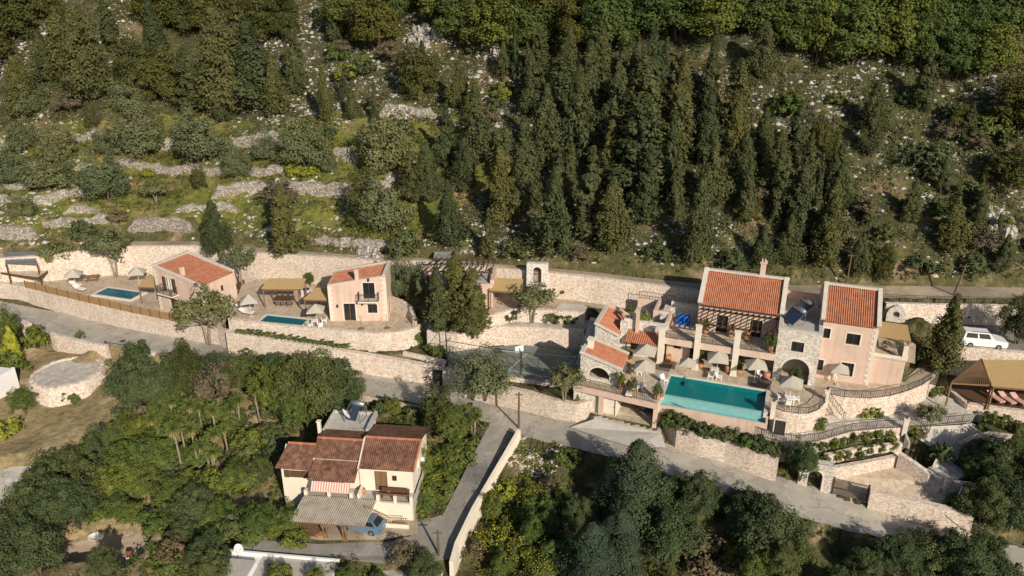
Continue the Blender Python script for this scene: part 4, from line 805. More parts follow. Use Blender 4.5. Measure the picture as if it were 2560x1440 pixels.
r1.add([(-2.9, -.05, -3.2), (-2.9, 4.0, -3.2), (-2.2, 1.95, -1.75)], [(0, 1, 2)]); r1.build('roof', M['old_tiles'], fh)
r2 = MB(); tile_sheet(r2, (.5, .9, -2.45), (4.95, .9, -2.45), (4.95, 2.5, -1.4), (.5, 2.5, -1.4), rib, .03); tile_sheet(r2, (.5, -1.15, -3.5), (4.95, -1.15, -3.5), (4.95, .95, -2.52), (.7, .95, -2.52), rib, .03)
tile_sheet(r2, (.4, 5.1, -2.15), (4.95, 5.1, -2.15), (4.95, 2.5, -1.4), (.5, 2.5, -1.4), rib, .03); r2.build('roof', M['old_tiles'], fh)
r3 = MB(); tile_sheet(r3, (5.05, .1, -2.8), (10.1, .1, -2.8), (10.3, 2.8, -1.2), (5.05, 2.8, -1.2), rib, .03); tile_sheet(r3, (4.9, 7.1, -2.55), (10.3, 7.1, -2.55), (10.3, 2.8, -1.2), (4.9, 2.8, -1.2), rib, .03); r3.build('roof', M['old_tiles'], fh)
mb = MB(); mb.tube([(5.0, 2.8, -1.1), (10.3, 2.8, -1.1)], .12, 6).tube([(.5, 2.5, -1.3), (4.95, 2.5, -1.3)], .12, 6).tube([(-2.2, 1.95, -1.7), (.5, 1.95, -1.7)], .12, 6).tube([(10.15, .1, -2.7), (10.35, 2.8, -1.1)], .12, 6); mb.build('ridge_tile', M['orange_tiles'], fh)
mb = MB().bar((5.0, -.05, -2.72), (5.0, 2.7, -1.12), .12, .1); mb.build('flashing', M['cream_trim'], fh)
mb = MB(); mb.box(.1, 4.6, 4.9, 8.5, -2.35, -2.2).box(.1, .3, 4.9, 8.5, -2.2, -1.95).box(.3, 4.6, 8.3, 8.5, -2.2, -1.95).box(4.4, 4.7, 5.0, 8.3, -2.2, -1.7); mb.build('flat_roof', M['white_gravel'], fh)
mb = MB(); mb.box(-.2, .1, 4.4, 4.7, -3, -.9).box(-.26, .16, 4.34, 4.76, -.9, -.8); mb.build('chimney', M['cream_plaster'], fh)
mb = MB(); mb.box(0, 10.1, -.9, .6, -5.65, -5.5).box(10.1, 10.2, -.9, 6, -9, -5.4); mb.build('terrace_floor', M['concrete'], fh)
mb = MB(); mb.box(0, 10.1, -.95, -.75, -9.2, -5.65)
for u in (0, 2.2, 4.3, 6.8, 8.4, 9.9): mb.box(u, u + .28, -.98, -.72, -5.65, -4.8)
mb.box(5.0, 5.0 + .2, -.9, .6, -5.5, -4.9); mb.build('terrace_wall', M['cream_plaster'], fh)
mb = MB(); railing(mb, [(.2, -.85, -5.5), (4.5, -.85, -5.5)], .6, .25); mb.build('balustrade', M['wood'], fh); mb = MB(); railing(mb, [(6.8, -.85, -5.5), (9.9, -.85, -5.5)], .75, .2); mb.bar((6.9, -.85, -4.7), (9.9, -.85, -4.7), .16, .06); mb.build('balustrade', M['wood'], fh)
st = MB()
for i in range(10): st.box(6.0 + i * .28, 6.28 + i * .28, -2.0, -.95, -9.1, -5.9 - i * .2)
st.box(8.8, 10.0, -2.1, -.95, -9.2, -7.6); st.box(5.7, 10.0, -2.15, -2.0, -9.2, -7.0); st.build('front_stairs', M['cream_plaster'], fh)
mb = MB(); railing(mb, [(6.0, -2.07, -5.9), (8.3, -2.07, -7.0), (9.9, -2.07, -7.0)], .7, .16); mb.build('stair_railing', M['wood'], fh)
aw = MB(); aw.add([(.9, -1.0, -3.65), (4.5, -1.0, -3.65), (4.5, -1.55, -4.35), (.9, -1.55, -4.35), (.9, -1.0, -3.7), (4.5, -1.0, -3.7), (4.5, -1.55, -4.4), (.9, -1.55, -4.4)], [(0, 1, 2, 3), (7, 6, 5, 4), (3, 2, 6, 7), (0, 3, 7, 4), (1, 2, 6, 5)]); aw.build('awning', M['striped'], fh)
mb = MB(); mb.box(9.92, 10.25, 4.1, 4.9, -4.6, -4.0); mb.build('air_conditioner', M['white_paint'], fh)
# carport
cp_ = thing('carport', 'open carport with a corrugated sheet roof on wooden posts in front of the old house', 'carport', (-19.08, 61.19, 0), FA)
n = 34; vs = []
for v, z in ((-1.0, -5.35), (-4.2, -5.75)):
    for i in range(n * 2 + 1): vs.append((-.2 + i * 6.9 / (n * 2) + (.15 if v > -2 else -.15), v, z + (.09 if i % 2 else 0)))
k = n * 2 + 1; mb = MB().add(vs, [(i, i + 1, k + i + 1, k + i) for i in range(k - 1)]); mb.build('roof', M['corrugated'], cp_)
mb = MB(); mb.bar((-.2, -4.0, -5.85), (6.5, -4.0, -5.85), .1, .16); mb.bar((-.2, -1.2, -5.5), (6.5, -1.2, -5.5), .1, .16)
for i in range(6): mb.bar((.1 + i * 1.25, -4.1, -5.8), (.3 + i * 1.25, -1.1, -5.45), .07, .1)
mb.build('rafter', M['wood'], cp_)
for u in (2.7, 3.0, 4.5, 4.75):
    mb = MB().bar((u, -3.9, -8.0), (u - .1, -3.9, -5.9), .13); mb.build('post', M['wood'], cp_)
mb = MB(); mb.box(-.1, 2.2, -3.9, -3.8, -8.6, -5.9); mb.build('side_panel', M['dark_wood'], cp_)
for nm, lab, px, py, z in (('terracotta_pot', 'orange clay pot at the near end of the carport', 815, 1338, -7.6), ('terracotta_pot', 'wide clay planter lying beside the carport screen', 800, 1345, -7.7)):
    p = P(px, py, z); o = MB().lathe([(.2, 0), (.34, .3), (.38, .45), (.3, .45)], 12).build(nm, M['terracotta']); o.location = (p.x, p.y, gz(p.x, p.y)); tag(o, lab, 'pot')
# satellite dishes, water heaters
def dish(label, loc, rz, r=.6, tilt=35):
    t = thing('satellite_dish', label, 'satellite dish', loc, rz)
    prof = [(0.001, 0)] + [(r * i / 6, .25 * r * (i / 6) ** 2) for i in range(1, 7)]
    mb = MB(); mb.lathe(prof + [(r * .98, .25 * r + .02)] + [(r * i / 6, .25 * r * (i / 6) ** 2 + .03) for i in range(5, 0, -1)], 20)
    R = Matrix.Rotation(math.radians(90 - tilt), 4, 'X'); mb.v = [tuple(R @ Vector(v) + Vector((0, 0, .95))) for v in mb.v]
    mb.build('reflector', M['white_paint'], t, True)
    MB().bar((0, .06, 0), (0, .06, .95), .05).build('mast', M['metal_grey'], t)
    a = R @ Vector((0, 0, .75)) + Vector((0, 0, .95)); MB().bar((0, -.02, .7), a, .03).bar(a - Vector((0, .08, 0)), a, .09).build('feed_arm', M['metal_grey'], t); return t
def heater(label, loc, rz, n=2):
    t = thing('solar_water_heater', label, 'solar heater', loc, rz)
    MB().tube([(-.75, .9, 1.35), (.75, .9, 1.35)], .27, 14).build('tank', M['metal_grey'], t, True)
    for i in range(n):
        x = -.95 * n / 2 + i * .97; mb = MB(); mb.add([(x, -.6, .25), (x + .9, -.6, .25), (x + .9, .75, 1.3), (x, .75, 1.3), (x, -.55, .18), (x + .9, -.55, .18), (x + .9, .8, 1.23), (x, .8, 1.23)], [(0, 1, 2, 3), (7, 6, 5, 4), (0, 1, 5, 4), (1, 2, 6, 5), (2, 3, 7, 6), (3, 0, 4, 7)]); mb.build('collector', M['solar_blue'], t)
    mb = MB()
    for x in (-.9, .9): mb.bar((x, -.6, .2), (x, .9, 1.25), .04).bar((x, .9, 0), (x, .9, 1.25), .04).bar((x, -.6, 0), (x, -.6, .2), .04).bar((x, -.6, .05), (x, .9, .05), .04)
    mb.build('frame', M['metal_grey'], t); return t
def FHW(u, v, z): return Vector((-19.08 + u * math.cos(FA) - v * math.sin(FA), 61.19 + u * math.sin(FA) + v * math.cos(FA), z))
dish('white satellite dish on the flat roof of the old house', FHW(1.9, 6.6, -2.2), 1.9, .6)
heater('solar water heater beside the dish on the old house roof', FHW(2.6, 7.3, -2.2), -.3, 1)
heater('big twin panel solar water heater on the roof of the stone block', MW(10.9, 9.2, 5.6), R20 - .9)
heater('second solar water heater, nearer the stone parapet of the roof', MW(11.6, 11.6, 5.6), R20 - .9, 2)
dish('grey satellite dish at the pink wall of the roof between the towers', MW(13.2, 12.2, 5.6), 1.2, .8)

# ------------------------------------------------------------------ cars
def car(label, loc, rz, L=4.2, W=1.7, Ht=1.45, col='car_blue', suv=False):
    t = thing('parked_car', label, 'car', loc, rz); h = Ht
    mb = MB(); lo = .28; hood = (.58 if suv else .62) * h
    prof = [(-L / 2, lo + .1), (-L / 2 + .1, lo), (L / 2 - .12, lo), (L / 2, lo + .15), (L / 2, hood - .15), (L / 2 - .15, hood - .04), (L * .24, hood + .05), (-L / 2 + (.1 if suv else .25), hood + .08), (-L / 2, hood - .05)]
    def shell(prof, w0, w1, zt):
        n_ = len(prof); vs = []
        for s, k in ((-1, 1), (1, 1)):
            for x, z in prof: vs.append((x, s * (w0 + (w1 - w0) * max(0, min(1, (z - lo) / (zt - lo)))), z))
        return vs, [tuple(range(n_)), tuple(range(2 * n_ - 1, n_ - 1, -1))] + [(i, (i + 1) % n_, n_ + (i + 1) % n_, n_ + i) for i in range(n_)]
    mb.add(*shell(prof, W / 2, W / 2 - .04, hood)); b = mb.build('body', M[col], t)
    x0, x1, x2, x3 = (-L / 2 + .06, -L / 2 + .25, L * .08, L * .22) if suv else (-L / 2 + .2, -L / 2 + .75, L * .06, L * .24)
    cab = [(x0, hood + .05), (x3, hood + .03), (x2, h), (x1, h)]; mb = MB(); w0, w1 = W / 2 - .08, W / 2 - .24
    vs = [(x, s * (w0 if z < h - .1 else w1), z) for s in (-1, 1) for x, z in cab]
    mb.add(vs, [(0, 1, 2, 3), (7, 6, 5, 4), (0, 1, 5, 4), (1, 2, 6, 5), (2, 3, 7, 6), (3, 0, 4, 7)]); mb.build('roof', M[col], t)
    def lift(q, d): 
        q = [Vector(p) for p in q]; nn = (q[1] - q[0]).cross(q[2] - q[0]).normalized() * d; return [p + nn for p in q] + [p - nn * .5 for p in q]
    box = [(0, 1, 2, 3), (7, 6, 5, 4), (0, 1, 5, 4), (1, 2, 6, 5), (2, 3, 7, 6), (3, 0, 4, 7)]
    def ip(a, b, k): return Vector(a).lerp(Vector(b), k)
    for nm, q in (('windscreen', (vs[1], vs[5], vs[6], vs[2])), ('rear_window', (vs[4], vs[0], vs[3], vs[7]))):
        c = sum((Vector(p) for p in q), Vector()) / 4; q = [c.lerp(Vector(p), .86) for p in q]; MB().add(lift(q, .02), box).build(nm, M['glass_dark'], t)
    for s in (0, 4):
        for k0, k1 in ((.06, .48), (.53, .94)):
            a, b_, c_, d_ = vs[s], vs[s + 1], vs[s + 2], vs[s + 3]
            bl, br = ip(a, b_, k0 * .93 + .02), ip(a, b_, k1 * .93); tl, tr = ip(d_, c_, k0), ip(d_, c_, k1)
            q = [ip(bl, tl, .12), ip(br, tr, .12), ip(br, tr, .86), ip(bl, tl, .86)]
            if s == 4: q = q[::-1]
            MB().add(lift(q, .02), box).build('side_window', M['glass_dark'], t)
    for x in (-L * .31, L * .31):
        for s in (-1, 1):
            y = s * (W / 2 - .1); w_ = MB().tube([(x, y - .11, .31), (x, y + .11, .31)], .31, 16).build('wheel', M['tyre'], t)
            MB().tube([(x, y + s * .1, .31), (x, y + s * .125, .31)], .19, 10).build('rim', M['metal_grey'], w_)
    for s in (-1, 1):
        MB().box(L / 2 - .1, L / 2 + .01, s * W * .36 - .17, s * W * .36 + .17, hood - .3, hood - .12).build('headlight', M['headlight'], t)
        MB().box(-L / 2 - .01, -L / 2 + .1, s * W * .42 - .09, s * W * .42 + .09, hood - .35, hood - .05).build('tail_light', M['tail_red'], t)
    MB().box(-L / 2 - .03, L / 2 + .03, -W / 2 + .06, W / 2 - .06, .32, .42).build('bumper', M['metal_grey'] if suv else M[col], t)
    if suv: MB().bar((-1.4, -.55, h + .05), (.3, -.55, h + .05), .04).bar((-1.4, .55, h + .05), (.3, .55, h + .05), .04).build('roof_rail', M['iron'], t)
    return t
p = P(2458, 872, 1.6); car('white off-road car with roof rails parked above the stone wall', (p.x + .2, p.y + .8, 1.62), math.radians(-12), 4.5, 1.8, 1.75, 'car_white', True)
p = P(905, 1322, -7.45); car('light blue hatchback half under the corrugated carport roof', (p.x, p.y + .3, gz(p.x, p.y) + .04), math.radians(162), 4.2, 1.68, 1.42)
q = MW(-1.8, 2.2, -2.8); car('dark car just visible inside the garage under the terrace', (q.x, q.y, -2.78), R20 + math.pi / 2, 4.1, 1.7, 1.42, 'solar_blue')

# ------------------------------------------------------------------ court fence and hoop
cf = thing('court_fence', 'tall green-black mesh fence frame around the tennis court', 'fence', P(1300, 945, -1.8))
base = Vector(cf.location); ring = [P(*q) for q in [(1116, 888, -1.8), (1119, 916, -1.8), (1200, 930, -1.8), (1300, 945, -1.8), (1345, 952, -1.8), (1391, 959, -1.8), (1449, 965, -1.8)]]
ring2 = [P(*q) for q in [(1116, 888, -1.8), (1140, 862, -1.8), (1190, 855, -1.8)]]
HF = 3.2
for q in ring + ring2[1:]:
    MB().bar(q - base, q - base + Vector((0, 0, HF)), .07).build('post', M['iron'], cf)
mb = MB()
for r_ in (ring, ring2):
    for a, b in zip(r_, r_[1:]):
        for z in (HF, HF * .5, .08): mb.bar(a - base + Vector((0, 0, z)), b - base + Vector((0, 0, z)), .05)
mb.build('rail', M['iron'], cf)
mb = MB(); 
for r_ in (ring, ring2):
    for a, b in zip(r_, r_[1:]):
        n = max(2, int((b - a).length / .45))
        for i in range(n):
            q = a.lerp(b, (i + .5) / n) - base; mb.bar(q, q + Vector((0, 0, HF)), .007)
        for k in range(1, 7): mb.bar(a - base + Vector((0, 0, k * .45)), b - base + Vector((0, 0, k * .45)), .007)
mb.build('mesh', M['iron'], cf)
cq = [P(*q) for q in [(1165, 905, -1.74), (1385, 945, -1.74), (1440, 893, -1.74), (1200, 872, -1.74)]]
mb = MB()
for i in range(4): mb.bar(cq[i], cq[(i + 1) % 4], .07, .006)
mb.bar(cq[0].lerp(cq[1], .5), cq[3].lerp(cq[2], .5), .07, .005); o = mb.build('court_line', M['white_line']); tag(o, kind='structure')
p = P(1303, 935, -1.8); hp = thing('basketball_hoop', 'white basketball backboard on a post at the court edge', 'basketball hoop', p, math.radians(25))
MB().bar((0, 0, 0), (0, 0, 2.6), .1).bar((0, 0, 2.6), (0, .5, 2.9), .08).build('post', M['iron'], hp); bb = MB().box(-.5, .5, .5, .54, 2.5, 3.2).build('backboard', M['white_paint'], hp)
MB().box(-.2, .2, .545, .555, 2.65, 2.95).build('mark', M['iron'], bb)
mb = MB().tube([(.22 * math.cos(t * .5236), .8 + .22 * math.sin(t * .5236), 2.62) for t in range(13)], .02, 5, False); mb.build('ring', M['terracotta'], hp)

# ------------------------------------------------------------------ small pools, pergolas, canopies
def small_pool(label, c, z):
    w = [P(x, y, z) for x, y in c]; o = w[0]; ax = w[1] - w[0]; a = math.atan2(ax.y, ax.x); t = thing('swimming_pool', label, 'pool', (o.x, o.y, z), a)
    L = (w[1] - w[0]).length * .5 + (w[2] - w[3]).length * .5; D = ((w[0] - w[3]).length + (w[1] - w[2]).length) / 2
    k = .35; MB().box(-k, L + k, -k, 0, -.9, .16).box(-k, L + k, D, D + k, -.2, .16).box(-k, 0, 0, D, -.9, .16).box(L, L + k, 0, D, -.9, .16).build('coping', M['cream_trim'], t)
    MB().box(0, L, 0, D, -.6, .012).box(0, .03, 0, D, .012, .12).box(L - .03, L, 0, D, .012, .12).box(.03, L - .03, D - .03, D, .012, .12).box(.03, L - .03, 0, .03, .012, .12).build('basin', M['pool_tile_dark'], t)
    t_ = MB().add([(.03, .03, .10), (L - .03, .03, .10), (L - .03, D - .03, .10), (.03, D - .03, .10)], [(0, 1, 2, 3)]); flip_up(t_.build('water', M['pool_water'], t)); return t
small_pool('small blue plunge pool of the middle villa', [(647.5, 807.5), (751, 818.7), (767.5, 800), (663.7, 791)], -.4)
small_pool('small blue plunge pool behind the wooden slat fence', [(237.5, 737.5), (327.5, 750.5), (350, 732.5), (260, 721)], -1.72)
def pergola(label, corners, z0, h0, h1, cover='reed', posts=(0, 1, 2, 3), name='pergola', slats=14):
    w = [P(*q) for q in corners]   # front left, front right, back right, back left at roof height
    o = w[0]; t = thing(name, label, 'pergola', (o.x, o.y, z0)); b = Vector((o.x, o.y, z0)); lw = [q - b for q in w]
    for i in posts: MB().bar(Vector((lw[i].x, lw[i].y, -.1)), lw[i], .14).build('post', M['wood'], t)
    mb = MB()
    for i, j in ((0, 1), (1, 2), (2, 3), (3, 0)): mb.bar(lw[i], lw[j], .1, .16)
    mb.build('beam', M['wood'], t); mb = MB(); up = Vector((0, 0, .14))
    if cover:
        n = 26
        for i in range(n):
            a, c = lw[0].lerp(lw[3], i / n), lw[1].lerp(lw[2], i / n); a2, c2 = lw[0].lerp(lw[3], (i + .88) / n), lw[1].lerp(lw[2], (i + .88) / n)
            e = (c - a).normalized() * .2; dz = Vector((0, 0, .02 * (i % 2)))
            mb.add([a + up - e + dz, c + up + e + dz, c2 + up + e + dz, a2 + up - e + dz, a + up * .7 - e, c + up * .7 + e, c2 + up * .7 + e, a2 + up * .7 - e], [(0, 1, 2, 3), (7, 6, 5, 4), (0, 1, 5, 4), (1, 2, 6, 5), (2, 3, 7, 6), (3, 0, 4, 7)])
        mb.build('cover', M[cover], t)
    else:
        for i in range(slats + 1):
            a, c = lw[0].lerp(lw[1], i / slats), lw[3].lerp(lw[2], i / slats); mb.bar(a + up, c + up, .08, .1)
        mb.build('slats', M['wood'], t)
    return t
pergola('reed roofed timber pergola over the long dining table', [(657, 724, 2.1), (745, 725, 2.1), (762, 699, 2.4), (676, 698, 2.4)], -.4, 2, 2)
pergola('small reed shade leaning on the middle villa', [(762, 750, 1.9), (822, 752, 1.9), (820, 722, 2.2), (795, 722, 2.2)], -.4, 2, 2, posts=(0, 3))
pergola('triangular reed shade leaning on the first villa', [(347, 718, .6), (384, 720, .6), (380, 690, .9), (376, 688, .9)], -1.8, 2, 2, posts=(0,))
pergola('brown reed canopy beside the arched stone gate', [(1226, 728, 4.1), (1300, 732, 4.1), (1304, 700, 4.5), (1234, 697, 4.5)], 1.8, 2, 2, posts=(0, 1))
pergola('large reed canopy over the timber sun terrace', [(2484, 968, .9), (2700, 985, .9), (2700, 905, 1.5), (2460, 902, 1.5)], -1.6, 2, 2, posts=(0, 1))
pergola('bare dark slatted pergola between the parking wall and the reed canopy', [(2378, 958, .9), (2478, 964, .9), (2456, 902, 1.4), (2452, 900, 1.4)], -1.6, 2, 2, cover=None, posts=(0, 1), slats=18)
# flat decks at the far left
lp = thing('pergola', 'flat grey sheet roof over a bench at the far left terrace', 'pergola', P(20, 690, -1.2))
b = Vector(lp.location); q = [P(*c) - b for c in [(14, 658, 1.4), (92, 660, 1.4), (86, 630, 1.8), (8, 631, 1.8)]]; up = Vector((0, 0, .08))
MB().add(q + [c + up for c in q], [(3, 2, 1, 0), (4, 5, 6, 7), (0, 1, 5, 4), (1, 2, 6, 5), (2, 3, 7, 6), (3, 0, 4, 7)]).build('roof', M['metal_grey'], lp)
for c in q: MB().bar((c.x, c.y, -1), c, .12).build('post', M['dark_wood'], lp)
dk = thing('timber_deck', 'raised timber deck in front of the grey sheet roof', 'deck', P(40, 690, -.6)); b = Vector(dk.location)
q = [P(*c) - b for c in [(-60, 672, -.3), (94, 694, -.3), (126, 673, -.3), (-60, 652, -.3)]]; up = Vector((0, 0, .12))
MB().add(q + [c + up for c in q], [(3, 2, 1, 0), (4, 5, 6, 7), (0, 1, 5, 4), (1, 2, 6, 5), (2, 3, 7, 6), (3, 0, 4, 7)]).build('floor', M['paving'], dk)
MB().bar(q[0] - up, q[1] - up, .1, .3).bar(q[1] - up, q[2] - up, .1, .3).build('edge_board', M['dark_wood'], dk)
# slat fence on the long wall
sf = thing('slat_fence', 'long brown wooden slat fence on top of the stone retaining wall', 'fence', P(65, 718, -1.8)); b = Vector(sf.location)
fl_ = [P(*c) for c in [(65, 719, -1.7), (200, 752, -1.7), (330, 782, -1.7), (450, 806, -1.7)]]; N = 14; tot = []
for a, c in zip(fl_, fl_[1:]):
    for i in range(5): tot.append(a.lerp(c, i / 5))
tot.append(fl_[-1])
for i, a in enumerate(tot):
    MB().bar(a - b, a - b + Vector((0, 0, 1.05)), .1).build('post', M['dark_wood'], sf)
    if i < len(tot) - 1:
        mb = MB(); c = tot[i + 1]
        for k in range(7): mb.bar(a - b + Vector((0, 0, .1 + k * .14)), c - b + Vector((0, 0, .1 + k * .14)), .035, .125)
        mb.build('slat_panel', M['fence_wood'], sf)
sf = thing('slat_fence', 'brown timber railing along the ramp between the two villas', 'fence', P(548, 750, -1.7)); b = Vector(sf.location)
a, c = P(548, 753, -1.3), P(612, 712, -1.0)
for i in range(6): q = a.lerp(c, i / 5); MB().bar(q - b, q - b + Vector((0, 0, .8)), .08).build('post', M['dark_wood'], sf)
mb = MB()
for k in range(4): mb.bar(a - b + Vector((0, 0, .15 + k * .2)), c - b + Vector((0, 0, .15 + k * .2)), .03, .15)
mb.build('slat_panel', M['dark_wood'], sf)

# ------------------------------------------------------------------ gates
def arch_gate(label, p, rz, w, h, ow, oh, z0=0, mat='facade_stone', thick=.7, gate=True, name='arched_gate'):
    t = thing(name, label, 'gate', p, rz); c = w / 2
    mb = MB(); mb.panel('u', 0, thick, rect(0, w, -.6, h), [arch(c - ow / 2, c + ow / 2, z0, z0 + oh, 10)]); mb.build('wall', M[mat], t)
    mb = MB(); i_ = arch(c - ow / 2, c + ow / 2, z0, z0 + oh, 10)[1:]; o_ = arch(c - ow / 2 - .15, c + ow / 2 + .15, z0, z0 + oh + .15, 10)[1:]; mb.panel('u', -.05, .07, o_ + i_[::-1]); mb.build('arch_trim', M['cream_trim'], t)
    if gate:
        mb = MB()
        for k in range(8): x = c - ow / 2 + .05 + k * (ow - .1) / 7; mb.bar((x, thick * .6, z0), (x, thick * .6, z0 + oh - .15 - abs(k - 3.5) * .12), .03)
        mb.bar((c - ow / 2, thick * .6, z0 + .2), (c + ow / 2, thick * .6, z0 + .2), .05).bar((c - ow / 2, thick * .6, z0 + oh * .55), (c + ow / 2, thick * .6, z0 + oh * .55), .05); mb.build('iron_gate', M['iron'], t)
    return t
p = P(1316, 735, 2.2); arch_gate('stone gateway with a tall arched opening beside the brown reed canopy', (p.x, p.y, 1.8), math.radians(-6), 2.6, 4.4, 1.0, 2.3, 1.7)
st = MB()
for i in range(9): st.box(.9, 2.0, -2.2 + i * .25, .1, -.4, .1 + i * .185)
o = st.build('gate_stairs', M['grey_paving']); o.location = (p.x, p.y, 1.8); o.rotation_euler = (0, 0, math.radians(-6)); tag(o, 'stone steps leading up to the tall arched gateway', 'stairs')
p = P(1992, 1216, -5.5); q = P(2072, 1240, -5.9); a = math.atan2(q.y - p.y, q.x - p.x); arch_gate('stone gate block with an arched iron gate at the roadside', (p.x, p.y, -5.8), a, (q - p).length, 3.1, 1.25, 2.3, .1, thick=.9)
p = P(58, 838, -5); arch_gate('small stone garden arch at the bend of the upper road', (p.x, p.y, -5.1), math.radians(-35), 2.2, 2.3, 1.1, 1.9, 0, 'wall_stone', .5)
def bar_gate(label, a, b, h, n, name='iron_gate'):
    t = thing(name, label, 'gate', a); d = b - a
    MB().bar((0, 0, -.2), (0, 0, h + .15), .12).build('post', M['iron'], t); MB().bar(d - Vector((0, 0, .2)), d + Vector((0, 0, h + .15)), .12).build('post', M['iron'], t)
    mb = MB()
    for i in range(1, n): q = d * (i / n); mb.bar(q + Vector((0, 0, .1)), q + Vector((0, 0, h)), .03)
    for z in (.12, h * .5, h): mb.bar(Vector((0, 0, z)), d + Vector((0, 0, z)), .05)
    mb.build('leaf', M['iron'], t); return t
bar_gate('wide black sliding gate of the paved lot by the road', P(2078, 1238, -5.9), P(2165, 1258, -6.2), 1.9, 34)
bar_gate('low open iron gate of the round stone floor garden', P(268, 878, -5.4), P(342, 890, -5.6), 1.3, 16)
p = P(1086, 966, -4.95); g_ = thing('gateway', 'dark door recess in the stone wall beside the tennis court corner', 'gate', p, math.radians(-8))
MB().box(-.1, 1.0, .0, .12, 0, 2.2).build('door', M['iron'], g_); MB().box(1.0, 1.35, -.1, 1.2, -.3, 2.9).box(-.1, 1.0, -.02, .3, 2.2, 2.45).build('frame', M['wall_stone'], g_)
p = P(1936, 1083, -2.2); g_ = thing('cellar_door', 'dark service door in the stone wall at the corner of the big pool', 'door', p, R20)
MB().box(-.1, .9, -.12, .12, 0, 1.6).build('leaf', M['iron'], g_); MB().box(-.2, -.1, -.16, .1, 0, 1.7).box(.9, 1.0, -.16, .1, 0, 1.7).box(-.1, .9, -.16, .1, 1.6, 1.7).build('frame', M['cream_trim'], g_)
# railings of the paths
railing_thing('railing', 'black iron railing along the edge of the pool terrace above the garage', [MW(-9.1, -1.2, .0), MW(-.6, -2.0, .0)], .9, .2)
railing_thing('railing', 'black iron railing zigzagging down beside the big pool and along the path', [P(x, y, z + .05) for x, y, z in PATH_F[:4]] + [P(x, y, z + .1) for x, y, z in PATH_F[4:]], .9, .2)
railing_thing('railing', 'black railing on the wall between the path and the olive by the steps', [P(2262, 1069, -2.2), P(2330, 1064, -2.2), P(2432, 1054, -2.2)], .9, .2)
railing_thing('railing', 'black railing on the long curved wall of the tower house terrace', [P(x, y, .06) for x, y, _ in ARC[:-1]], .8, .2)
railing_thing('railing', 'black railing around the round umbrella terrace', [P(x, y, .06) for x, y, _ in RND], .7, .2)
railing_thing('railing', 'sloping handrail of the stairs down from the round terrace', [P(2072, 1000, -.3), P(2112, 1052, -2.0)], .8, .25)
railing_thing('railing', 'black railing along the dirt road beyond the tower house', [P(2204, 752, 4.4), P(2330, 757, 4.4), P(2460, 759, 4.4), P(2620, 760, 4.4)], .8, .3)
for lab, px, py in (('cream pillar with a lamp where the round terrace meets the curved wall', 2065, 1000), ('white pillar beside the railed path and the stairs', 2262, 1072), ('white pillar at the corner of the round terrace next to the pool', 1932, 1030)):
    z = 0 if px != 2262 else -2.2; p = P(px, py, z); t = thing('stone_pillar', lab, 'pillar', (p.x, p.y, z - .2), R20)
    MB().box(-.22, .22, -.22, .22, -.5, 1.3).box(-.28, .28, -.28, .28, 1.3, 1.4).build('post', M['cream_trim'], t); MB().lathe([(.1, 1.4), (.12, 1.62), (.02, 1.72)], 8).build('lamp', M['iron'], t)
# ------------------------------------------------------------------ steps
def steps(label, a, b, n, w, rise):
    d = b - a; ang = math.atan2(d.y, d.x); L = math.hypot(d.x, d.y); mb = MB()
    for i in range(n): mb.box(i * L / n, L, -w / 2, w / 2, -.5, (i + 1) * rise)
    o = mb.build('stone_steps', M['grey_paving']); o.location = a; o.rotation_euler = (0, 0, ang); return tag(o, label, 'steps')
steps('flight of grey stone steps by the planted bed', P(2400, 1108, -3.9), P(2442, 1072, -2.6), 7, 3.2, .19)
steps('stone steps climbing from the paved lot', P(2318, 1206, -5.1), P(2392, 1168, -4.4), 5, 2.6, .17)
steps('stone steps beside the railed path', P(2272, 1100, -3.6), P(2262, 1074, -2.5), 6, 1.6, .17)
# round stone threshing floor
tf = thing('threshing_floor', 'round raised stone floor with a pale rubble rim in the dry garden', 'stone floor', (-53.2, 83.8, -6.35))
mb = MB(); n = 48
vs = []
for r_, z in ((5.6, -1.5), (4.15, .95), (3.75, 1.0), (3.72, .75)):
    for k in range(n): t_ = 2 * math.pi * k / n; j = 1 + .02 * math.sin(k * 5.3) + .012 * math.sin(k * 11.7); vs.append((r_ * j * math.cos(t_), r_ * j * math.sin(t_), z + .05 * math.sin(k * 3.7)))
mb.add(vs, [(i * n + k, i * n + (k + 1) % n, (i + 1) * n + (k + 1) % n, (i + 1) * n + k) for i in range(3) for k in range(n)]); mb.build('rim', M['dry_stone' if 0 else 'wall_stone'], tf)
MB().lathe([(.01, .76), (3.8, .76), (3.8, .6)], 48).build('floor', M['grey_paving'], tf)
tf.scale = (.95, .95, 1)
# ------------------------------------------------------------------ white houses cut by the frame
wb = thing('white_house', 'white flat roofed building at the bottom edge with a dish on its roof', 'house', P(572, 1378, -8.1), math.radians(-7))
MB().box(0, 10.2, -5, 0, -4, -.05).box(.9, 3.2, -3.6, -1.4, -.05, .5).box(0, 10.2, -.2, 0, -.05, .25).build('wall', M['white_paint'], wb); MB().box(.9, 3.2, -3.6, -1.4, .5, .55).box(3.3, 10.1, -4.9, -.2, -.05, 0).build('roof', M['concrete'], wb)
MB().box(1.4, 2.3, -5.04, -5.0, -1.6, -.6).build('window', M['glass_dark'], wb)
p = Vector(wb.location); dish('white satellite dish on the white flat roofed building', (p.x + 1.2, p.y - .9, p.z), 1.3, .5)
wb = thing('white_house', 'narrow white wall and roof beside the bottom driveway', 'house', P(905, 1412, -8.2), math.radians(-7)); MB().box(0, 7.0, -3, 1.2, -3, -.8).box(0, .3, 1.0, 1.2, -.8, -.4).build('wall', M['white_paint'], wb); MB().box(.1, 6.9, -2.9, 1.0, -.8, -.75).build('roof', M['concrete'], wb)
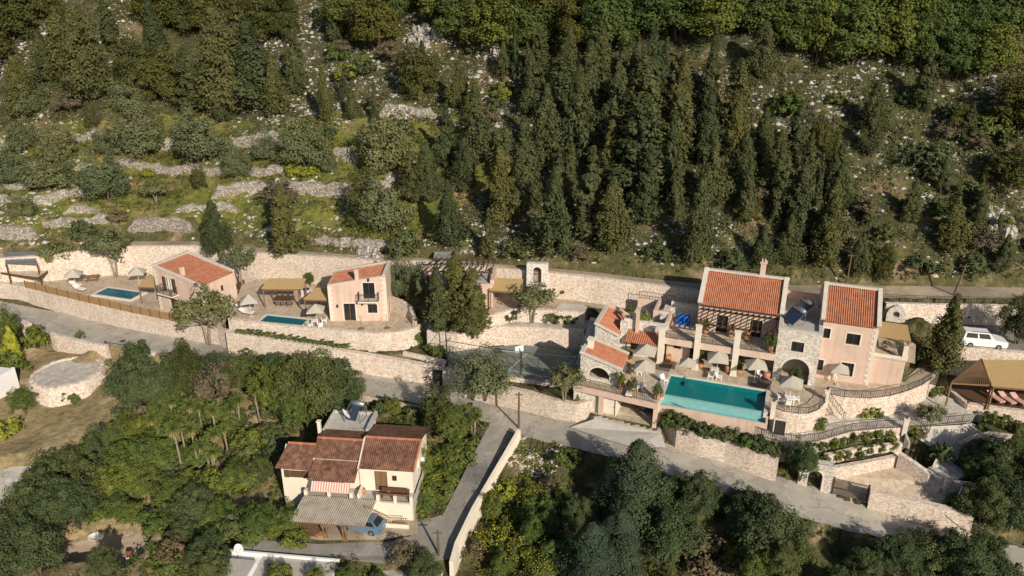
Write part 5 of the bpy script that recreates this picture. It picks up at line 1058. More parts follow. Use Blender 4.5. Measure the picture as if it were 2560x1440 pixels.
wb = thing('white_house', 'corner of a white house with arched window at the edge of the dry garden', 'house', P(-62, 1075, -8.2), math.radians(78)); mb = MB(); mb.panel('u', 0, .3, rect(0, 7, -2, 4.2), [arch(1.4, 2.5, 1.2, 2.6, 8)]); mb.box(0, 7, .3, 9, -2, 4.0); mb.build('wall', M['white_paint'], wb); window(wb, 'u', 0, 1, 1.4, 2.5, 1.2, 2.3, surround=None)
wb = thing('ruined_hut', 'small roofless white block hut below the road', 'hut', P(2046, 1352, -8), math.radians(-14)); MB().box(0, 2.6, 0, .25, -.6, 1.0).box(0, .25, .25, 2.2, -.6, 1.7).box(2.35, 2.6, .25, 2.2, -.6, 1.7).box(.25, 2.35, 1.95, 2.2, -.6, 1.9).build('wall', M['concrete'], wb); MB().box(.25, 1.2, .25, 1.95, 1.2, 1.32).build('roof', M['white_gravel'], wb)
# ------------------------------------------------------------------ poles and cables
def pole(label, px, py, z, h, lean=0):
    p = P(px, py, z); t = thing('utility_pole', label, 'pole', (p.x, p.y, gz(p.x, p.y) - .1)); MB().tube([(0, 0, 0), (lean, 0, h)], [.13, .09], 8).build('shaft', M['pole_wood'], t); MB().bar((lean - .4, 0, h - .25), (lean + .4, 0, h - .25), .08).build('crossarm', M['pole_wood'], t); return Vector((p.x + lean, p.y, gz(p.x, p.y) + h))
t1 = pole('dark wooden pole at the top of the driveway wall', 1297, 1074, -4.5, 4.4)
t2 = pole('grey pole at the foot of the driveway', 1097, 1392, -8.2, 2.9)
t3 = pole('leaning wooden pole beside the dirt road beyond the tower house', 2384, 738, 4.5, 4.0, .6)
t4 = pole('thin dark pole on the slope behind the tower house', 2116, 710, 5, 4.4)
t5 = pole('wooden pole with a transformer box by the dark garden', 2452, 1262, -5.6, 3.6, .5)
MB().box(.15, .6, -.15, .15, 2.6, 3.2).build('transformer', M['metal_grey'], bpy.data.objects['utility_pole.004'])
pole('short grey pole beside the paved lot stairs', 2395, 1160, -4.4, 2.4)
for lab, px in (('white slanting metal strut behind the lot wall', 2383), ('second slanting metal strut behind the lot wall, nearer the pole', 2430)):
    p = P(px, 1262, -5.4); o = MB().bar((0, 0, 0), (.6, .3, 2.6), .07).build('metal_strut', M['white_paint']); o.location = (p.x, p.y, gz(p.x, p.y)); tag(o, lab, 'strut')
def cable(label, a, b, sag=.4, r=.012):
    pts = [a.lerp(b, i / 16) - Vector((0, 0, sag * 4 * (i / 16) * (1 - i / 16))) for i in range(17)]; tag(MB().tube(pts, r, 5).build('cable', M['metal_grey']), label, 'cable')
cable('overhead wire from the driveway pole down to the grey pole', t1, t2, .3)
cable('overhead wire from the grey pole across the garden trees', t2, P(250, 1255, -6.5), .5)
cable('pale wire from the leaning roadside pole out of view', t3, Vector((t3.x + 22, t3.y, t3.z)), .1)
cable('thick wire from the transformer pole down past the lot wall', P(2418, 1298, -4.6), P(2570, 1370, -5.6), .2, .03)

# ------------------------------------------------------------------ umbrellas, furniture, pots
def umbrella0(label, s=2.05, h=2.3, mat='fabric'):
    t = thing('parasol', label, 'umbrella', (0, 0, 0), 0, 'cream umbrellas on the terraces')
    mb = MB(); k = s / 2; z = h - .1; pts = [(-k, -k), (0, -k * 1.02), (k, -k), (k * 1.02, 0), (k, k), (0, k * 1.02), (-k, k), (-k * 1.02, 0)]
    vs = [(x, y, z - (.08 if i % 2 == 0 else .0)) for i, (x, y) in enumerate(pts)] + [(0, 0, h + .62)] + [(x, y, z - .16 - (.08 if i % 2 == 0 else 0)) for i, (x, y) in enumerate(pts)]
    mb.add(vs, [(i, (i + 1) % 8, 8) for i in range(8)] + [(i, 9 + i, 9 + (i + 1) % 8, (i + 1) % 8) for i in range(8)]); mb.build('canopy', M[mat], t)
    MB().tube([(0, 0, 0), (0, 0, h + .62)], .03, 8).build('pole', M['cream_trim'], t); MB().lathe([(.3, 0), (.3, .1), (.06, .13)], 14).build('base', M['concrete'], t); return t
UM = [(1612, 921, 0, -.3, 1, 'cream umbrella beside the kitchen wing windows'), (1609, 962, 0, -.2, 1, 'cream umbrella near the oven house with plants around it'), (1716, 944, 0, -.3, .8, 'cream umbrella at the pool edge between the first two columns'),
 (1790, 940, 0, -.2, 1.0, 'cream umbrella over white chairs between the two tall columns'), (1885, 955, 0, -.1, .95, 'cream umbrella just left of the stone arch'), (1972, 1004, 0, -.4, 1, 'cream umbrella on the round terrace'), (2092, 962, 0, -.3, .85, 'cream umbrella beside the pink tower wall'),
 (793, 812, -.4, .1, .95, 'cream umbrella between the plunge pool and the middle villa'), (628, 790, -.4, .3, 1, 'cream umbrella at the ramp end of the middle villa terrace'), (192, 722, -1.8, .2, 1, 'cream umbrella over the loungers behind the slat fence'), (350, 716, -1.8, .2, 1, 'cream umbrella next to the triangular reed shade')]
u0 = umbrella0(UM[0][5])
for i, (px, py, z, r_, s, lab) in enumerate(UM):
    p = P(px, py, z)
    if i == 0: u0.location = p; u0.rotation_euler = (0, 0, r_)
    else: dup(u0, p, r_, lab, s)
def chair0(label, mat='wood', cushion='white_fabric', name='garden_chair'):
    t = thing(name, label, 'chair', (0, 0, 0), 0)
    MB().box(-.27, .27, -.27, .27, .38, .46).build('seat', M[cushion], t); MB().add([(-.27, .24, .46), (.27, .24, .46), (.27, .38, .92), (-.27, .38, .92), (-.27, .3, .44), (.27, .3, .44), (.27, .44, .9), (-.27, .44, .9)], [(0, 1, 2, 3), (7, 6, 5, 4), (0, 1, 5, 4), (1, 2, 6, 5), (2, 3, 7, 6), (3, 0, 4, 7)]).build('backrest', M[cushion], t)
    for x in (-.24, .24):
        for y in (-.24, .24): MB().bar((x, y, 0), (x, y, .6), .05).build('leg', M[mat], t)
    return t
def table0(label, L=1.0, W=1.0, mat='wood'):
    t = thing('garden_table', label, 'table', (0, 0, 0)); MB().box(-L / 2, L / 2, -W / 2, W / 2, .7, .75).build('tabletop', M[mat], t)
    for x in (-L / 2 + .08, L / 2 - .08):
        for y in (-W / 2 + .08, W / 2 - .08): MB().bar((x, y, 0), (x, y, .7), .06).build('leg', M[mat], t)
    return t
def lounger0(label, mat='white_fabric'):
    t = thing('sun_lounger', label, 'sun lounger', (0, 0, 0)); MB().box(-.33, .33, -.95, .35, .28, .38).build('mattress', M[mat], t)
    MB().add([(-.33, .35, .28), (.33, .35, .28), (.33, .98, .62), (-.33, .98, .62), (-.33, .33, .38), (.33, .33, .38), (.33, .95, .72), (-.33, .95, .72)], [(3, 2, 1, 0), (4, 5, 6, 7), (0, 1, 5, 4), (1, 2, 6, 5), (2, 3, 7, 6), (3, 0, 4, 7)]).build('backrest', M[mat], t)
    mb = MB().box(-.35, .35, -.97, .5, .2, .28); mb.build('frame', M['wood'], t)
    for x in (-.3, .3):
        for y in (-.85, .4): MB().bar((x, y, 0), (x, y, .22), .06).build('leg', M['wood'], t)
    return t
def pot0(label, r=.33, h=.75):
    t = thing('terracotta_pot', label, 'pot', (0, 0, 0), 0, 'large clay pots on the terraces')
    MB().lathe([(r * .55, 0), (r * .85, h * .25), (r, h * .6), (r * .85, h * .88), (r * .75, h * .93), (r * .85, h), (r * .7, h), (r * .65, h * .85)], 16).build('jar', M['terracotta'], t, True); return t
place = lambda o, px, py, z, rz: (setattr(o, 'location', P(px, py, z)), setattr(o, 'rotation_euler', (0, 0, rz)))
# sets
def put(proto, items, first=[None]):
    out = []
    for i, (px, py, z, rz_, lab, *sc_) in enumerate(items):
        if i == 0: place(proto, px, py, z, rz_); proto['label'] = lab; out.append(proto)
        else: out.append(dup(proto, P(px, py, z), rz_, lab, sc_[0] if sc_ else None))
    return out
wc = chair0('x', 'white_paint')
put(wc, [(1776, 948, 0, -1.9, 'white armchair under the umbrella between the tall columns, pool side'), (1797, 950, 0, 1.2, 'white armchair under the umbrella between the tall columns, column side'), (1597, 936, 0, -1.5, 'white chair under the umbrella by the kitchen wing'), (1622, 928, 0, 1.2, 'white chair beside the kitchen wing umbrella, nearer the columns'),
 (1900, 945, 0, .5, 'white chair between the last umbrella and the stone arch'), (1598, 975, 0, -1.6, 'white chair under the umbrella near the oven house'), (1950, 1000, 0, -1.7, 'white chair on the round terrace, pool side'), (1990, 1005, 0, 1.4, 'white chair on the round terrace, wall side'), (1968, 1018, 0, 3.0, 'white chair at the railing of the round terrace'),
 (775, 820, -.4, 2.4, 'white chair by the end of the plunge pool'), (800, 822, -.4, -2.6, 'white chair in front of the middle villa umbrella'), (810, 808, -.4, -1.2, 'white chair between the umbrella and the villa door'), (1660, 958, 0, .6, 'white chair at the near corner of the big pool')])
tb = table0('x', .8, .8, 'white_paint')
put(tb, [(1786, 938, 0, -.3, 'small white table between the two armchairs'), (1610, 930, 0, -.3, 'small white table under the kitchen wing umbrella'), (1972, 1010, 0, 0, 'small white table on the round terrace'), (788, 815, -.4, .2, 'small white table under the umbrella near the middle villa'), (2080, 950, 0, -.3, 'small yellow wood table beside the pink tower wall')])
dt = table0('x', 2.4, 1.0, 'dark_wood'); place(dt, 712, 757, -.4, 0); dt['label'] = 'long dark dining table under the reed roofed pergola'
dc = chair0('x', 'dark_wood', 'dark_mat', 'dining_chair'); dc['group'] = 'dining chairs under the pergola'
for c in [dc]:
    its = []
    for i, x in enumerate((697, 711, 726)): its.append((x, 765, -.4, math.pi, 'dark dining chair on the pool side of the table, ' + ('end by the ramp', 'in the middle', 'end by the villa')[i]))
    for i, x in enumerate((699, 713, 728)): its.append((x, 750, -.4, 0, 'dark dining chair on the wall side of the table, ' + ('end by the ramp', 'in the middle', 'end by the villa')[i]))
    put(dc, its)
lg = lounger0('x')
put(lg, [(610, 775, -.4, 1.2, 'white lounger by the ramp wall, farther of the two'), (618, 785, -.4, 1.3, 'white lounger by the ramp wall, nearer the plunge pool'), (190, 716, -1.8, 1.1, 'white lounger under the umbrella behind the slat fence'), (200, 726, -1.8, 1.1, 'white lounger nearest the slat fence'), (1575, 984, 0, -.3, 'white lounger beside the pots above the garage')])
lr = lounger0('x', 'salmon_fabric')
put(lr, [(2487, 1000, -1.5, .25, 'salmon pink lounger nearest the slatted pergola'), (2515, 1003, -1.5, .25, 'salmon pink lounger in the middle of the row'), (2545, 1007, -1.5, .25, 'salmon pink lounger at the edge of the view')])
p0 = pot0('x')
POTS = [(1570, 912, 0, 'clay pot by the kitchen wing corner', 1), (1552, 972, 0, 'clay pot with a leafy plant above the garage', 1.1), (1579, 985, 0, 'clay pot with a bush at the terrace railing', 1.1), (1641, 998, 0, 'clay pot with a leafy plant at the pool corner', 1), (1654, 992, 0, 'smaller clay pot next to the pool corner', .8), (1670, 904, 0, 'clay pot beside the first column', 1.1), (1723, 915, 0, 'clay pot in front of the dark doorway', 1.1), (1751, 920, 0, 'clay pot with a dark plant beside the second column', 1.1),
 (1820, 932, 0, 'tall clay jar left of the third column', 1.3), (1847, 937, 0, 'clay pot with a plant right of the third column', 1.1), (1915, 948, 0, 'round clay jar beside the stone arch', 1.2), (1763, 834, 3.02, 'clay pot on the upper terrace by the second column', 1.1), (1826, 842, 3.02, 'wide clay pot at the middle of the upper balustrade', 1.2), (1866, 850, 3.02, 'tall clay pot on the upper terrace by the third column', 1.3), (1924, 879, 3.02, 'clay pot with a tall plant at the stone tower end of the upper terrace', 1), (2229, 845, 3.08, 'clay pot on the porch of the tower house', 1.1)]
for i, (px, py, z, lab, s) in enumerate(POTS):
    if i == 0: place(p0, px, py, z, 0); p0['label'] = lab
    else: dup(p0, P(px, py, z), i * 1.3, lab, s)
def mat_(label, pts, mat='dark_mat'):
    w = [P(*q) for q in pts]; c = w[0]; up = Vector((0, 0, .03)); o = MB().add([q - c + Vector((0, 0, .004)) for q in w] + [q - c + up for q in w], [(3, 2, 1, 0), (4, 5, 6, 7), (0, 1, 5, 4), (1, 2, 6, 5), (2, 3, 7, 6), (3, 0, 4, 7)]).build('outdoor_rug', M[mat]); o.location = c; tag(o, label, 'rug')
mat_('dark rug on the paving near the first column', [(1635, 922, .01), (1672, 930, .01), (1682, 912, .01), (1642, 907, .01)])
mat_('dark rug at the far corner of the big pool', [(1873, 962, .01), (1912, 974, .01), (1925, 962, .01), (1884, 948, .01)])
bt = thing('covered_furniture', 'garden furniture under bright blue covers on the upper terrace', 'furniture', P(1708, 808, 3.0), R20)
for x in (-.75, .0):
    mb = MB(); mb.add([(x, -.5, 0), (x + .68, -.5, 0), (x + .68, .4, 0), (x, .4, 0), (x + .04, -.45, .45), (x + .64, -.45, .45), (x + .62, .35, .95), (x + .06, .35, .95), (x + .06, .1, .55), (x + .62, .1, .55)], [(0, 1, 5, 4), (4, 5, 9, 8), (8, 9, 6, 7), (1, 2, 6, 9, 5), (2, 3, 7, 6), (3, 0, 4, 8, 7)]); mb.build('cover', M['blue_tarp'], bt)
o = thing('picnic_bench', 'wooden picnic set beyond the loungers of the first villa', 'bench', P(232, 702, -1.8), .3); MB().box(-.9, .9, -.4, .4, .7, .76).build('tabletop', M['wood'], o)
for s in (-1, 1): MB().box(-.9, .9, s * .75 - .14, s * .75 + .14, .42, .47).build('seat', M['wood'], o); MB().bar((s * .6, -.75, 0), (s * .6, .3, .7), .07).bar((s * .6, .75, 0), (s * .6, -.3, .7), .07).build('leg', M['wood'], o)
ov = thing('outdoor_kitchen', 'stone counter with dark stove between the pergola and the middle villa', 'kitchen counter', P(770, 740, -.4), 0); MB().box(-.8, .8, -.3, .4, 0, .9).build('counter', M['facade_stone'], ov); MB().box(-.5, .2, -.2, .3, .9, 1.05).build('stove', M['iron'], ov)
dish('white satellite dish lying beside the dirt path under the trees', P(241, 1352, -10.9) - Vector((0, 0, .6)), 2.2, .7, 80)
wb = thing('brick_chimney', 'small red brick chimney stub beside the dirt path', 'chimney', P(324, 1400, -10.6), .2); MB().box(-.2, .2, -.2, .2, -1.5, .6).build('stack', M['cream_plaster'], wb); MB().box(-.24, .24, -.24, .24, .6, .8).build('cap', M['red_brick'], wb)
ob = thing('stone_oven', 'small vaulted stone oven by the reed porch of the tower house', 'oven', P(2238, 792, 2.6), R20)
mb = MB(); mb.panel('u', -.6, 1.6, arch(-1.0, 1.0, -.6, 1.5, 8), [arch(-.35, .35, .2, .9, 6)]); mb.build('vault', M['facade_stone'], ob); MB().box(-1.2, 1.2, -.7, 1.1, -1.2, -.6).build('base', M['wall_stone'], ob)
for lab, px, py, z, rz_ in (('bare young tree in a small soil ring by the middle villa, door side', 903, 822, -.4, 0), ('bare young tree in a small soil ring by the middle villa, wall side', 968, 820, -.4, 1)):
    t = thing('young_tree', lab, 'young tree', P(px, py, z), rz_); MB().tube([(0, 0, 0), (0, 0, 1.8)], [.03, .015], 5).bar((0, 0, 1.0), (.3, .1, 1.7), .02).bar((0, 0, 1.2), (-.25, .15, 1.8), .02).build('trunk', M['bark'], t); MB().lathe([(.01, .05), (.4, .04), (.45, 0)], 12).build('soil_ring', M['soil'], t)
for px, py, lab in ((307, 852, 'rusty oval drain cover in the upper road'), (1175, 1010, 'round drain cover in the road by the dark doorway')):
    p = P(px, py, lerp(ZR, px) + .012); o = MB().lathe([(.01, .012), (.33, .012), (.36, 0)], 16).build('manhole_cover', M['iron']); o.location = p; tag(o, lab, 'drain cover')
bn = thing('garden_bench', 'long dark wooden bench on the terrace of the old house', 'bench', FHW(8.4, -.25, -5.5), FA); MB().box(-1.3, 1.3, -.25, .2, .38, .45).build('seat', M['dark_wood'], bn); MB().box(-1.3, 1.3, .2, .27, .45, .9).build('backrest', M['dark_wood'], bn)
for a in (-1.2, 0, 1.2): MB().box(a - .04, a + .04, -.22, .2, 0, .38).build('leg', M['dark_wood'], bn)
for u, lab in ((5.3, 'clay pot at the corner of the old house terrace'), (7.75, 'clay pot beside the brown door of the old house')):
    o = dup(p0, FHW(u, .1, -5.5), u, lab, .7)
tr_ = thing('trailer', 'pale blue pickup bed standing on the dirt road behind the timber pergola', 'vehicle', P(1112, 652, 4.2), 0); MB().box(-1.3, 1.3, -.7, .7, .5, .6).box(-1.3, 1.3, -.75, -.7, .5, 1.0).box(-1.3, 1.3, .7, .75, .5, 1.0).box(-1.35, -1.3, -.75, .75, .5, 1.0).box(1.3, 1.35, -.75, .75, .5, 1.3).build('bed', M['metal_grey'], tr_)
for x in (-.8, .8):
    for s in (-1, 1): MB().tube([(x, s * .72 - .08, .32), (x, s * .72 + .08, .32)], .32, 14).build('wheel', M['tyre'], tr_)
# ------------------------------------------------------------------ vegetation
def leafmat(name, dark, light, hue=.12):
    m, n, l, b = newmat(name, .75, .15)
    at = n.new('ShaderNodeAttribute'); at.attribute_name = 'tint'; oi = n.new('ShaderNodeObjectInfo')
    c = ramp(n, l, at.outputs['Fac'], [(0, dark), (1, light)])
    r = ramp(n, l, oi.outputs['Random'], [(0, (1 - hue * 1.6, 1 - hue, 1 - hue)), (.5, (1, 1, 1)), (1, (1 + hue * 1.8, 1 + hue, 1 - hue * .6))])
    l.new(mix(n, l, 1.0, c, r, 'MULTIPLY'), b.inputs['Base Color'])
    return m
leafmat('leaf_conifer', (.036, .045, .018), (.096, .102, .040), .2)
leafmat('leaf_oak', (.036, .055, .014), (.098, .128, .034), .22)
leafmat('leaf_darkoak', (.038, .044, .012), (.092, .095, .026), .14)
leafmat('leaf_olive', (.065, .078, .034), (.15, .165, .080), .12)
leafmat('leaf_carob', (.030, .042, .017), (.096, .118, .046), .16)
leafmat('leaf_blue', (.024, .038, .022), (.074, .100, .056), .08)
leafmat('leaf_garden', (.038, .056, .013), (.128, .158, .036), .22)
leafmat('leaf_palm', (.050, .072, .016), (.14, .17, .045), .12)
leafmat('leaf_skirt', (.24, .18, .06), (.42, .33, .13), .1)
leafmat('leaf_yellow', (.22, .22, .02), (.38, .36, .045), .05)
leafmat('leaf_flower', (.30, .25, .015), (.55, .44, .03), .05)
leafmat('leaf_scrub', (.038, .046, .018), (.110, .118, .048), .2)
leafmat('leaf_scrub_grey', (.085, .080, .045), (.19, .165, .10), .2)
leafmat('leaf_dry', (.16, .115, .06), (.33, .25, .14), .1)
leafmat('leaf_brown', (.075, .062, .038), (.16, .13, .08), .1)
leafmat('leaf_lime', (.12, .14, .015), (.26, .27, .04), .1)
def unit(v): return v / np.maximum(np.linalg.norm(v, axis=1, keepdims=True), 1e-9)
def leaves(name, c, nrm, size, tint, mat, rg, parent=None, spread=.7, aspect=1.0):
    'one small quad per leaf spray, turned roughly along nrm'
    n = len(c); d = unit(nrm + rg.normal(0, spread, (n, 3))); a = unit(np.cross(d, rg.normal(0, 1, (n, 3)))); b = np.cross(d, a)
    s = (size * rg.uniform(.6, 1.35, n))[:, None]
    co = np.stack([c - a * s * aspect, c - b * s * .6, c + a * s * aspect, c + b * s * .6], 1).reshape(-1, 3)
    o = quads(name, co, np.arange(n * 4).reshape(-1, 4), mat, False, parent)
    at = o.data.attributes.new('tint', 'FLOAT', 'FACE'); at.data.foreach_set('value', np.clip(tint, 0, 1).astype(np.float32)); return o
def clumps(rg, cen, rad, per, size, stretch=(1, 1, 1)):
    'leaf points on the shells of many small clumps'
    k = len(cen); u = unit(rg.normal(0, 1, (k * per, 3))); i = np.repeat(np.arange(k), per)
    u[:, 2] = np.where(u[:, 2] < -.6, -u[:, 2] * .6, u[:, 2]); u = unit(u)
    r = rad[i] * rg.uniform(.55, 1.05, k * per) ; p = cen[i] + u * r[:, None] * np.array(stretch)
    t = rg.uniform(.1, .9, k)[i] * .7 + rg.uniform(0, .4, k * per)
    return p, u, t
def tree_parts(root, trunk_mb, bark, crown):
    trunk_mb.build('trunk', M[bark], root, True); crown.parent = root
def new_root(name): 
    o = bpy.data.objects.new(name, None); C.objects.link(o); o.empty_display_size = .3; return o
def conifer(name, seed, H=10., R=2.2, power=.8, n=120, per=46, mat='leaf_conifer', low=.06, size=.20, up=1.5):
    rg = np.random.default_rng(seed); root = new_root(name)
    t = rg.uniform(0, 1, n) ** 1.15; t = np.clip(t * .97 + low, 0, .985); az = rg.uniform(0, 2 * np.pi, n)
    env = R * np.clip(1 - t, 0.02, 1) ** power * np.clip((t + .05) / (low + .14), .45, 1) * (1 + .22 * np.sin(az * 3 + seed) + rg.uniform(-.25, .2, n))
    rr = env * rg.uniform(.35, .95, n); cen = np.stack([rr * np.cos(az), rr * np.sin(az), t * H + rg.uniform(-.2, .2, n)], 1)
    rad = .10 * R + .26 * env * rg.uniform(.6, 1.1, n); p, u, ti = clumps(rg, cen, rad, per, size, (1, 1, up))
    out = unit(np.stack([p[:, 0], p[:, 1], np.full(len(p), .35 * R)], 1))
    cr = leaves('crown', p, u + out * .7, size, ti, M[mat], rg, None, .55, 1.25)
    mb = MB().tube([(0, 0, -.8), (0, 0, H * .4), (0, 0, H * .93)], [.022 * H, .014 * H, .02], 7)
    for i in range(0, n, 5): c = cen[i]; mb.bar((0, 0, max(0, c[2] - .5)), tuple(c * (.9, .9, 1)), .05)
    tree_parts(root, mb, 'bark', cr); root['_h'] = H; return root
def broad(name, seed, H=7., R=3., n=70, per=60, mat='leaf_oak', size=.2, trunk=.28, flat=.75, bark='bark', stems=3, rc=.27, lift=0):
    rg = np.random.default_rng(seed); root = new_root(name); ch = H * (1 - trunk); cz = H * trunk + ch * .46
    u = unit(rg.normal(0, 1, (n, 3))); u[:, 2] = np.abs(u[:, 2]) * 1.25 - (.35 if trunk > .3 else .62); u = unit(u)
    lob = 1 + .22 * np.sin(np.arctan2(u[:, 1], u[:, 0]) * 3 + seed) + .14 * np.sin(np.arctan2(u[:, 1], u[:, 0]) * 5 + seed * 2)
    k = rg.uniform(.35, .95, n) ** .6 * lob; cen = u * k[:, None] * np.array([R * .82, R * .82, ch * .48 * flat / .75]); cen[:, 2] += cz
    rad = R * rc * rg.uniform(.6, 1.2, n); p, uu, ti = clumps(rg, cen, rad, per, size)
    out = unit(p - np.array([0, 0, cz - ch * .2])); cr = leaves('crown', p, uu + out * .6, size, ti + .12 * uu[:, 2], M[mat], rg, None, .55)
    mb = MB()
    for s in range(stems):
        a = 2 * math.pi * s / stems + seed; x, y = math.cos(a) * R * .35, math.sin(a) * R * .35
        mb.tube([(0, 0, -.8), (x * .25, y * .25, H * trunk * .8), (x, y, cz)], [.026 * H, .019 * H, .009 * H], 7)
    for i in range(0, n, 5): mb.bar((0, 0, H * trunk), tuple(cen[i]), .06)
    tree_parts(root, mb, bark, cr); root['_h'] = H; return root
def palm(name, seed, H=6., heads=1):
    'cordyline-like palm: ball of sword leaves over a hanging dry yellow skirt'
    rg = np.random.default_rng(seed); root = new_root(name); cs = []; mb = MB()
    for h in range(heads):
        a = rg.uniform(0, 6.28); o = np.array([math.cos(a) * .9 * (heads > 1), math.sin(a) * .9 * (heads > 1), H - h * .7]); cs.append(o)
        mb.tube([(0, 0, -.5), (o[0] * .5, o[1] * .5, H * .5), tuple(o)], [.17, .13, .11], 8)
    P_, N_, S_, T_ = [], [], [], []
    for sk, grp in [(0, cs)] + [(1, [o]) for o in cs]:
        co, tt = [], []
        for o in grp:
            k = 300 if sk == 0 else 60
            for i in range(k):
                d = rg.normal(0, 1, 3); d /= np.linalg.norm(d)
                if sk: d[2] = -abs(d[2]) - .9
                elif d[2] < -.25: d[2] *= -.5
                d /= np.linalg.norm(d); L = (.8 if sk else 1.25) * rg.uniform(.7, 1.1); w = np.cross(d, rg.normal(0, 1, 3)); w = w / np.linalg.norm(w) * .055
                m_ = o + d * L * .55; e = o + d * L + np.array([0, 0, -.22]); co += [o - w * .4, o + w * .4, m_ + w, m_ - w, m_ - w, m_ + w, e + w * .3, e - w * .3]; tt += [rg.uniform(0, 1)] * 2
        co = np.array(co); q = np.arange(len(co)).reshape(-1, 4)
        ob = quads('crown' if sk == 0 else 'dry_skirt', co, q, M['leaf_palm' if sk == 0 else 'leaf_skirt'], False, root)
        at = ob.data.attributes.new('tint', 'FLOAT', 'FACE'); at.data.foreach_set('value', np.array(tt, np.float32))
    mb.build('trunk', M['pale_bark'], root, True); root['_h'] = H + .8; return root
KIND = {
 'C': [conifer('conifer_tree', s, 10, rr, pw, nn, 62, size=.165) for s, pw, rr, nn in ((1, .8, 2.7, 150), (2, .95, 3.0, 150), (3, .7, 2.4, 130), (4, .85, 3.1, 120), (5, .75, 1.7, 90), (6, 1.0, 3.2, 100), (7, .65, 2.2, 130), (8, .9, 1.9, 95))],
 'W': [conifer('conifer_tree', s, 10, 3.8, .62, 190, 80, size=.17, low=.05, up=1.0) for s in (11, 12)],
 'N': [conifer('cypress_tree', s, 10, .95, .5, 70, 40, size=.17, up=2) for s in (21, 22)],
 'B': [broad('oak_tree', s, 8, 4, 120, 95, 'leaf_oak', .18, .06, 1.1) for s in (31, 32, 33, 34)],
 'D': [broad('oak_tree', s, 8, 4, 120, 95, 'leaf_darkoak', .18, .04, 1.1) for s in (41, 42)],
 'O': [broad('olive_tree', s, 5, 3.1, 90, 95, 'leaf_olive', .12, .06, 1.0) for s in (51, 52, 53)],
 'T': [broad('olive_tree', s, 5, 2.7, 42, 52, 'leaf_olive', .15, .40, .7, 'pale_bark', 2, .26) for s in (61, 62)],
 'K': [broad('carob_tree', s, 7, 3.8, 150, 130, 'leaf_carob', .115, .16, .95, rc=.21) for s in (71, 72, 73)],
 'Q': [conifer('evergreen_tree', s, 12, 4.2, .55, 230, 130, 'leaf_blue', .04, .12, 1.1) for s in (81, 82)],
 'G': [broad('garden_tree', s, 6, 3, 110, 110, 'leaf_garden', .11, .16, .9, rc=.22) for s in (91, 92)],
 'P': [palm('cordyline_palm', 101, 5.5, 1), palm('cordyline_palm', 102, 5, 3)],
 'J': [conifer('golden_conifer', 111, 5, 1.35, .5, 120, 70, 'leaf_yellow', .02, .1, 1.4)],
 'S': [broad('shrub', s, 1.6, 1.1, 30, 40, 'leaf_garden', .10, .05, .9, stems=2) for s in (121, 122)],
 'H': [broad('shrub', s, 2.0, 1.3, 34, 44, 'leaf_carob', .12, .05, .9, stems=2) for s in (131, 132)],
 'Y': [broad('flowering_bush', 141, 2.4, 1.9, 40, 60, 'leaf_garden', .10, .05, .8, stems=2, rc=.3)],
 'R': [broad('shrub', 151, 3, 1.9, 40, 50, 'leaf_brown', .11, .1, .9, stems=3)],
 'L': [broad('shrub', 161, 1.6, 1.2, 30, 40, 'leaf_lime', .10, .05, .8, stems=2)],
 'V': [broad('young_plant', 171, .9, .35, 10, 22, 'leaf_garden', .07, .2, 1.2, stems=1)],
}
_y = KIND['Y'][0]; _r = np.random.default_rng(5); _k = 320; _u = unit(_r.normal(0, 1, (_k, 3))); _u[:, 2] = np.abs(_u[:, 2]); leaves('blossom', _u * np.array([1.9, 1.9, 1.5]) * _r.uniform(.8, 1.1, (_k, 1)) * (1 + .25 * np.sin(_u[:, :1] * 9)) + np.array([0, 0, .9]), _u, .07, _r.uniform(0, 1, _k), M['leaf_flower'], _r, _y)
DESC = {'C': 'dark conifer', 'W': 'broad spreading conifer', 'N': 'thin cypress', 'B': 'green oak', 'D': 'dark rounded oak', 'O': 'round olive tree', 'T': 'olive tree', 'K': 'dark carob tree', 'Q': 'blue-green evergreen', 'G': 'bright green garden tree', 'P': 'skirted palm', 'J': 'golden conifer', 'S': 'leafy shrub', 'H': 'dark shrub', 'Y': 'yellow flowering bush', 'R': 'brownish shrub', 'L': 'lime green bush', 'V': 'young plant'}
CAT = {'C': 'conifer', 'W': 'conifer', 'N': 'cypress', 'B': 'oak tree', 'D': 'oak tree', 'O': 'olive tree', 'T': 'olive tree', 'K': 'carob tree', 'Q': 'evergreen tree', 'G': 'tree', 'P': 'palm', 'J': 'conifer', 'S': 'shrub', 'H': 'shrub', 'Y': 'bush', 'R': 'shrub', 'L': 'bush', 'V': 'plant'}
used = set(); rt_ = random.Random(9)
def plant(kind, px, py, hpx, ws=1.0, label=None, group=None, z=None, hill_=None, pos=None):
    p = pos or (P(px, py, z) if z is not None else (hill_at(px, py) if (py < 640 if hill_ is None else hill_) else G(px, py)))
    hpx = hpx * (rt_.uniform(.74, 1.02) if (kind == 'C' and py < 560 and px > 1100) else 1); H = hpx / (ppm(p) * (.93 if py < 700 else .82)); src = rt_.choice(KIND[kind]); s = H / src['_h']
    if src.name in used: t = dup(src)
    else: t = src; used.add(src.name)
    t.location = (p.x, p.y, p.z - .05); t.rotation_euler = (rt_.uniform(-.03, .03), rt_.uniform(-.03, .03), rt_.uniform(0, 6.28)); vw = rt_.uniform(.95, 1.4) if kind in 'CB' and py < 640 else 1; t.scale = (s * ws * vw, s * ws * vw * rt_.uniform(.92, 1.08), s)
    tag(t, label or DESC[kind], CAT[kind], group); t['_x'] = px; t['_k'] = kind; return t
ORD = 'first second third fourth fifth sixth seventh eighth ninth tenth eleventh twelfth thirteenth fourteenth fifteenth sixteenth seventeenth eighteenth nineteenth twentieth'.split()
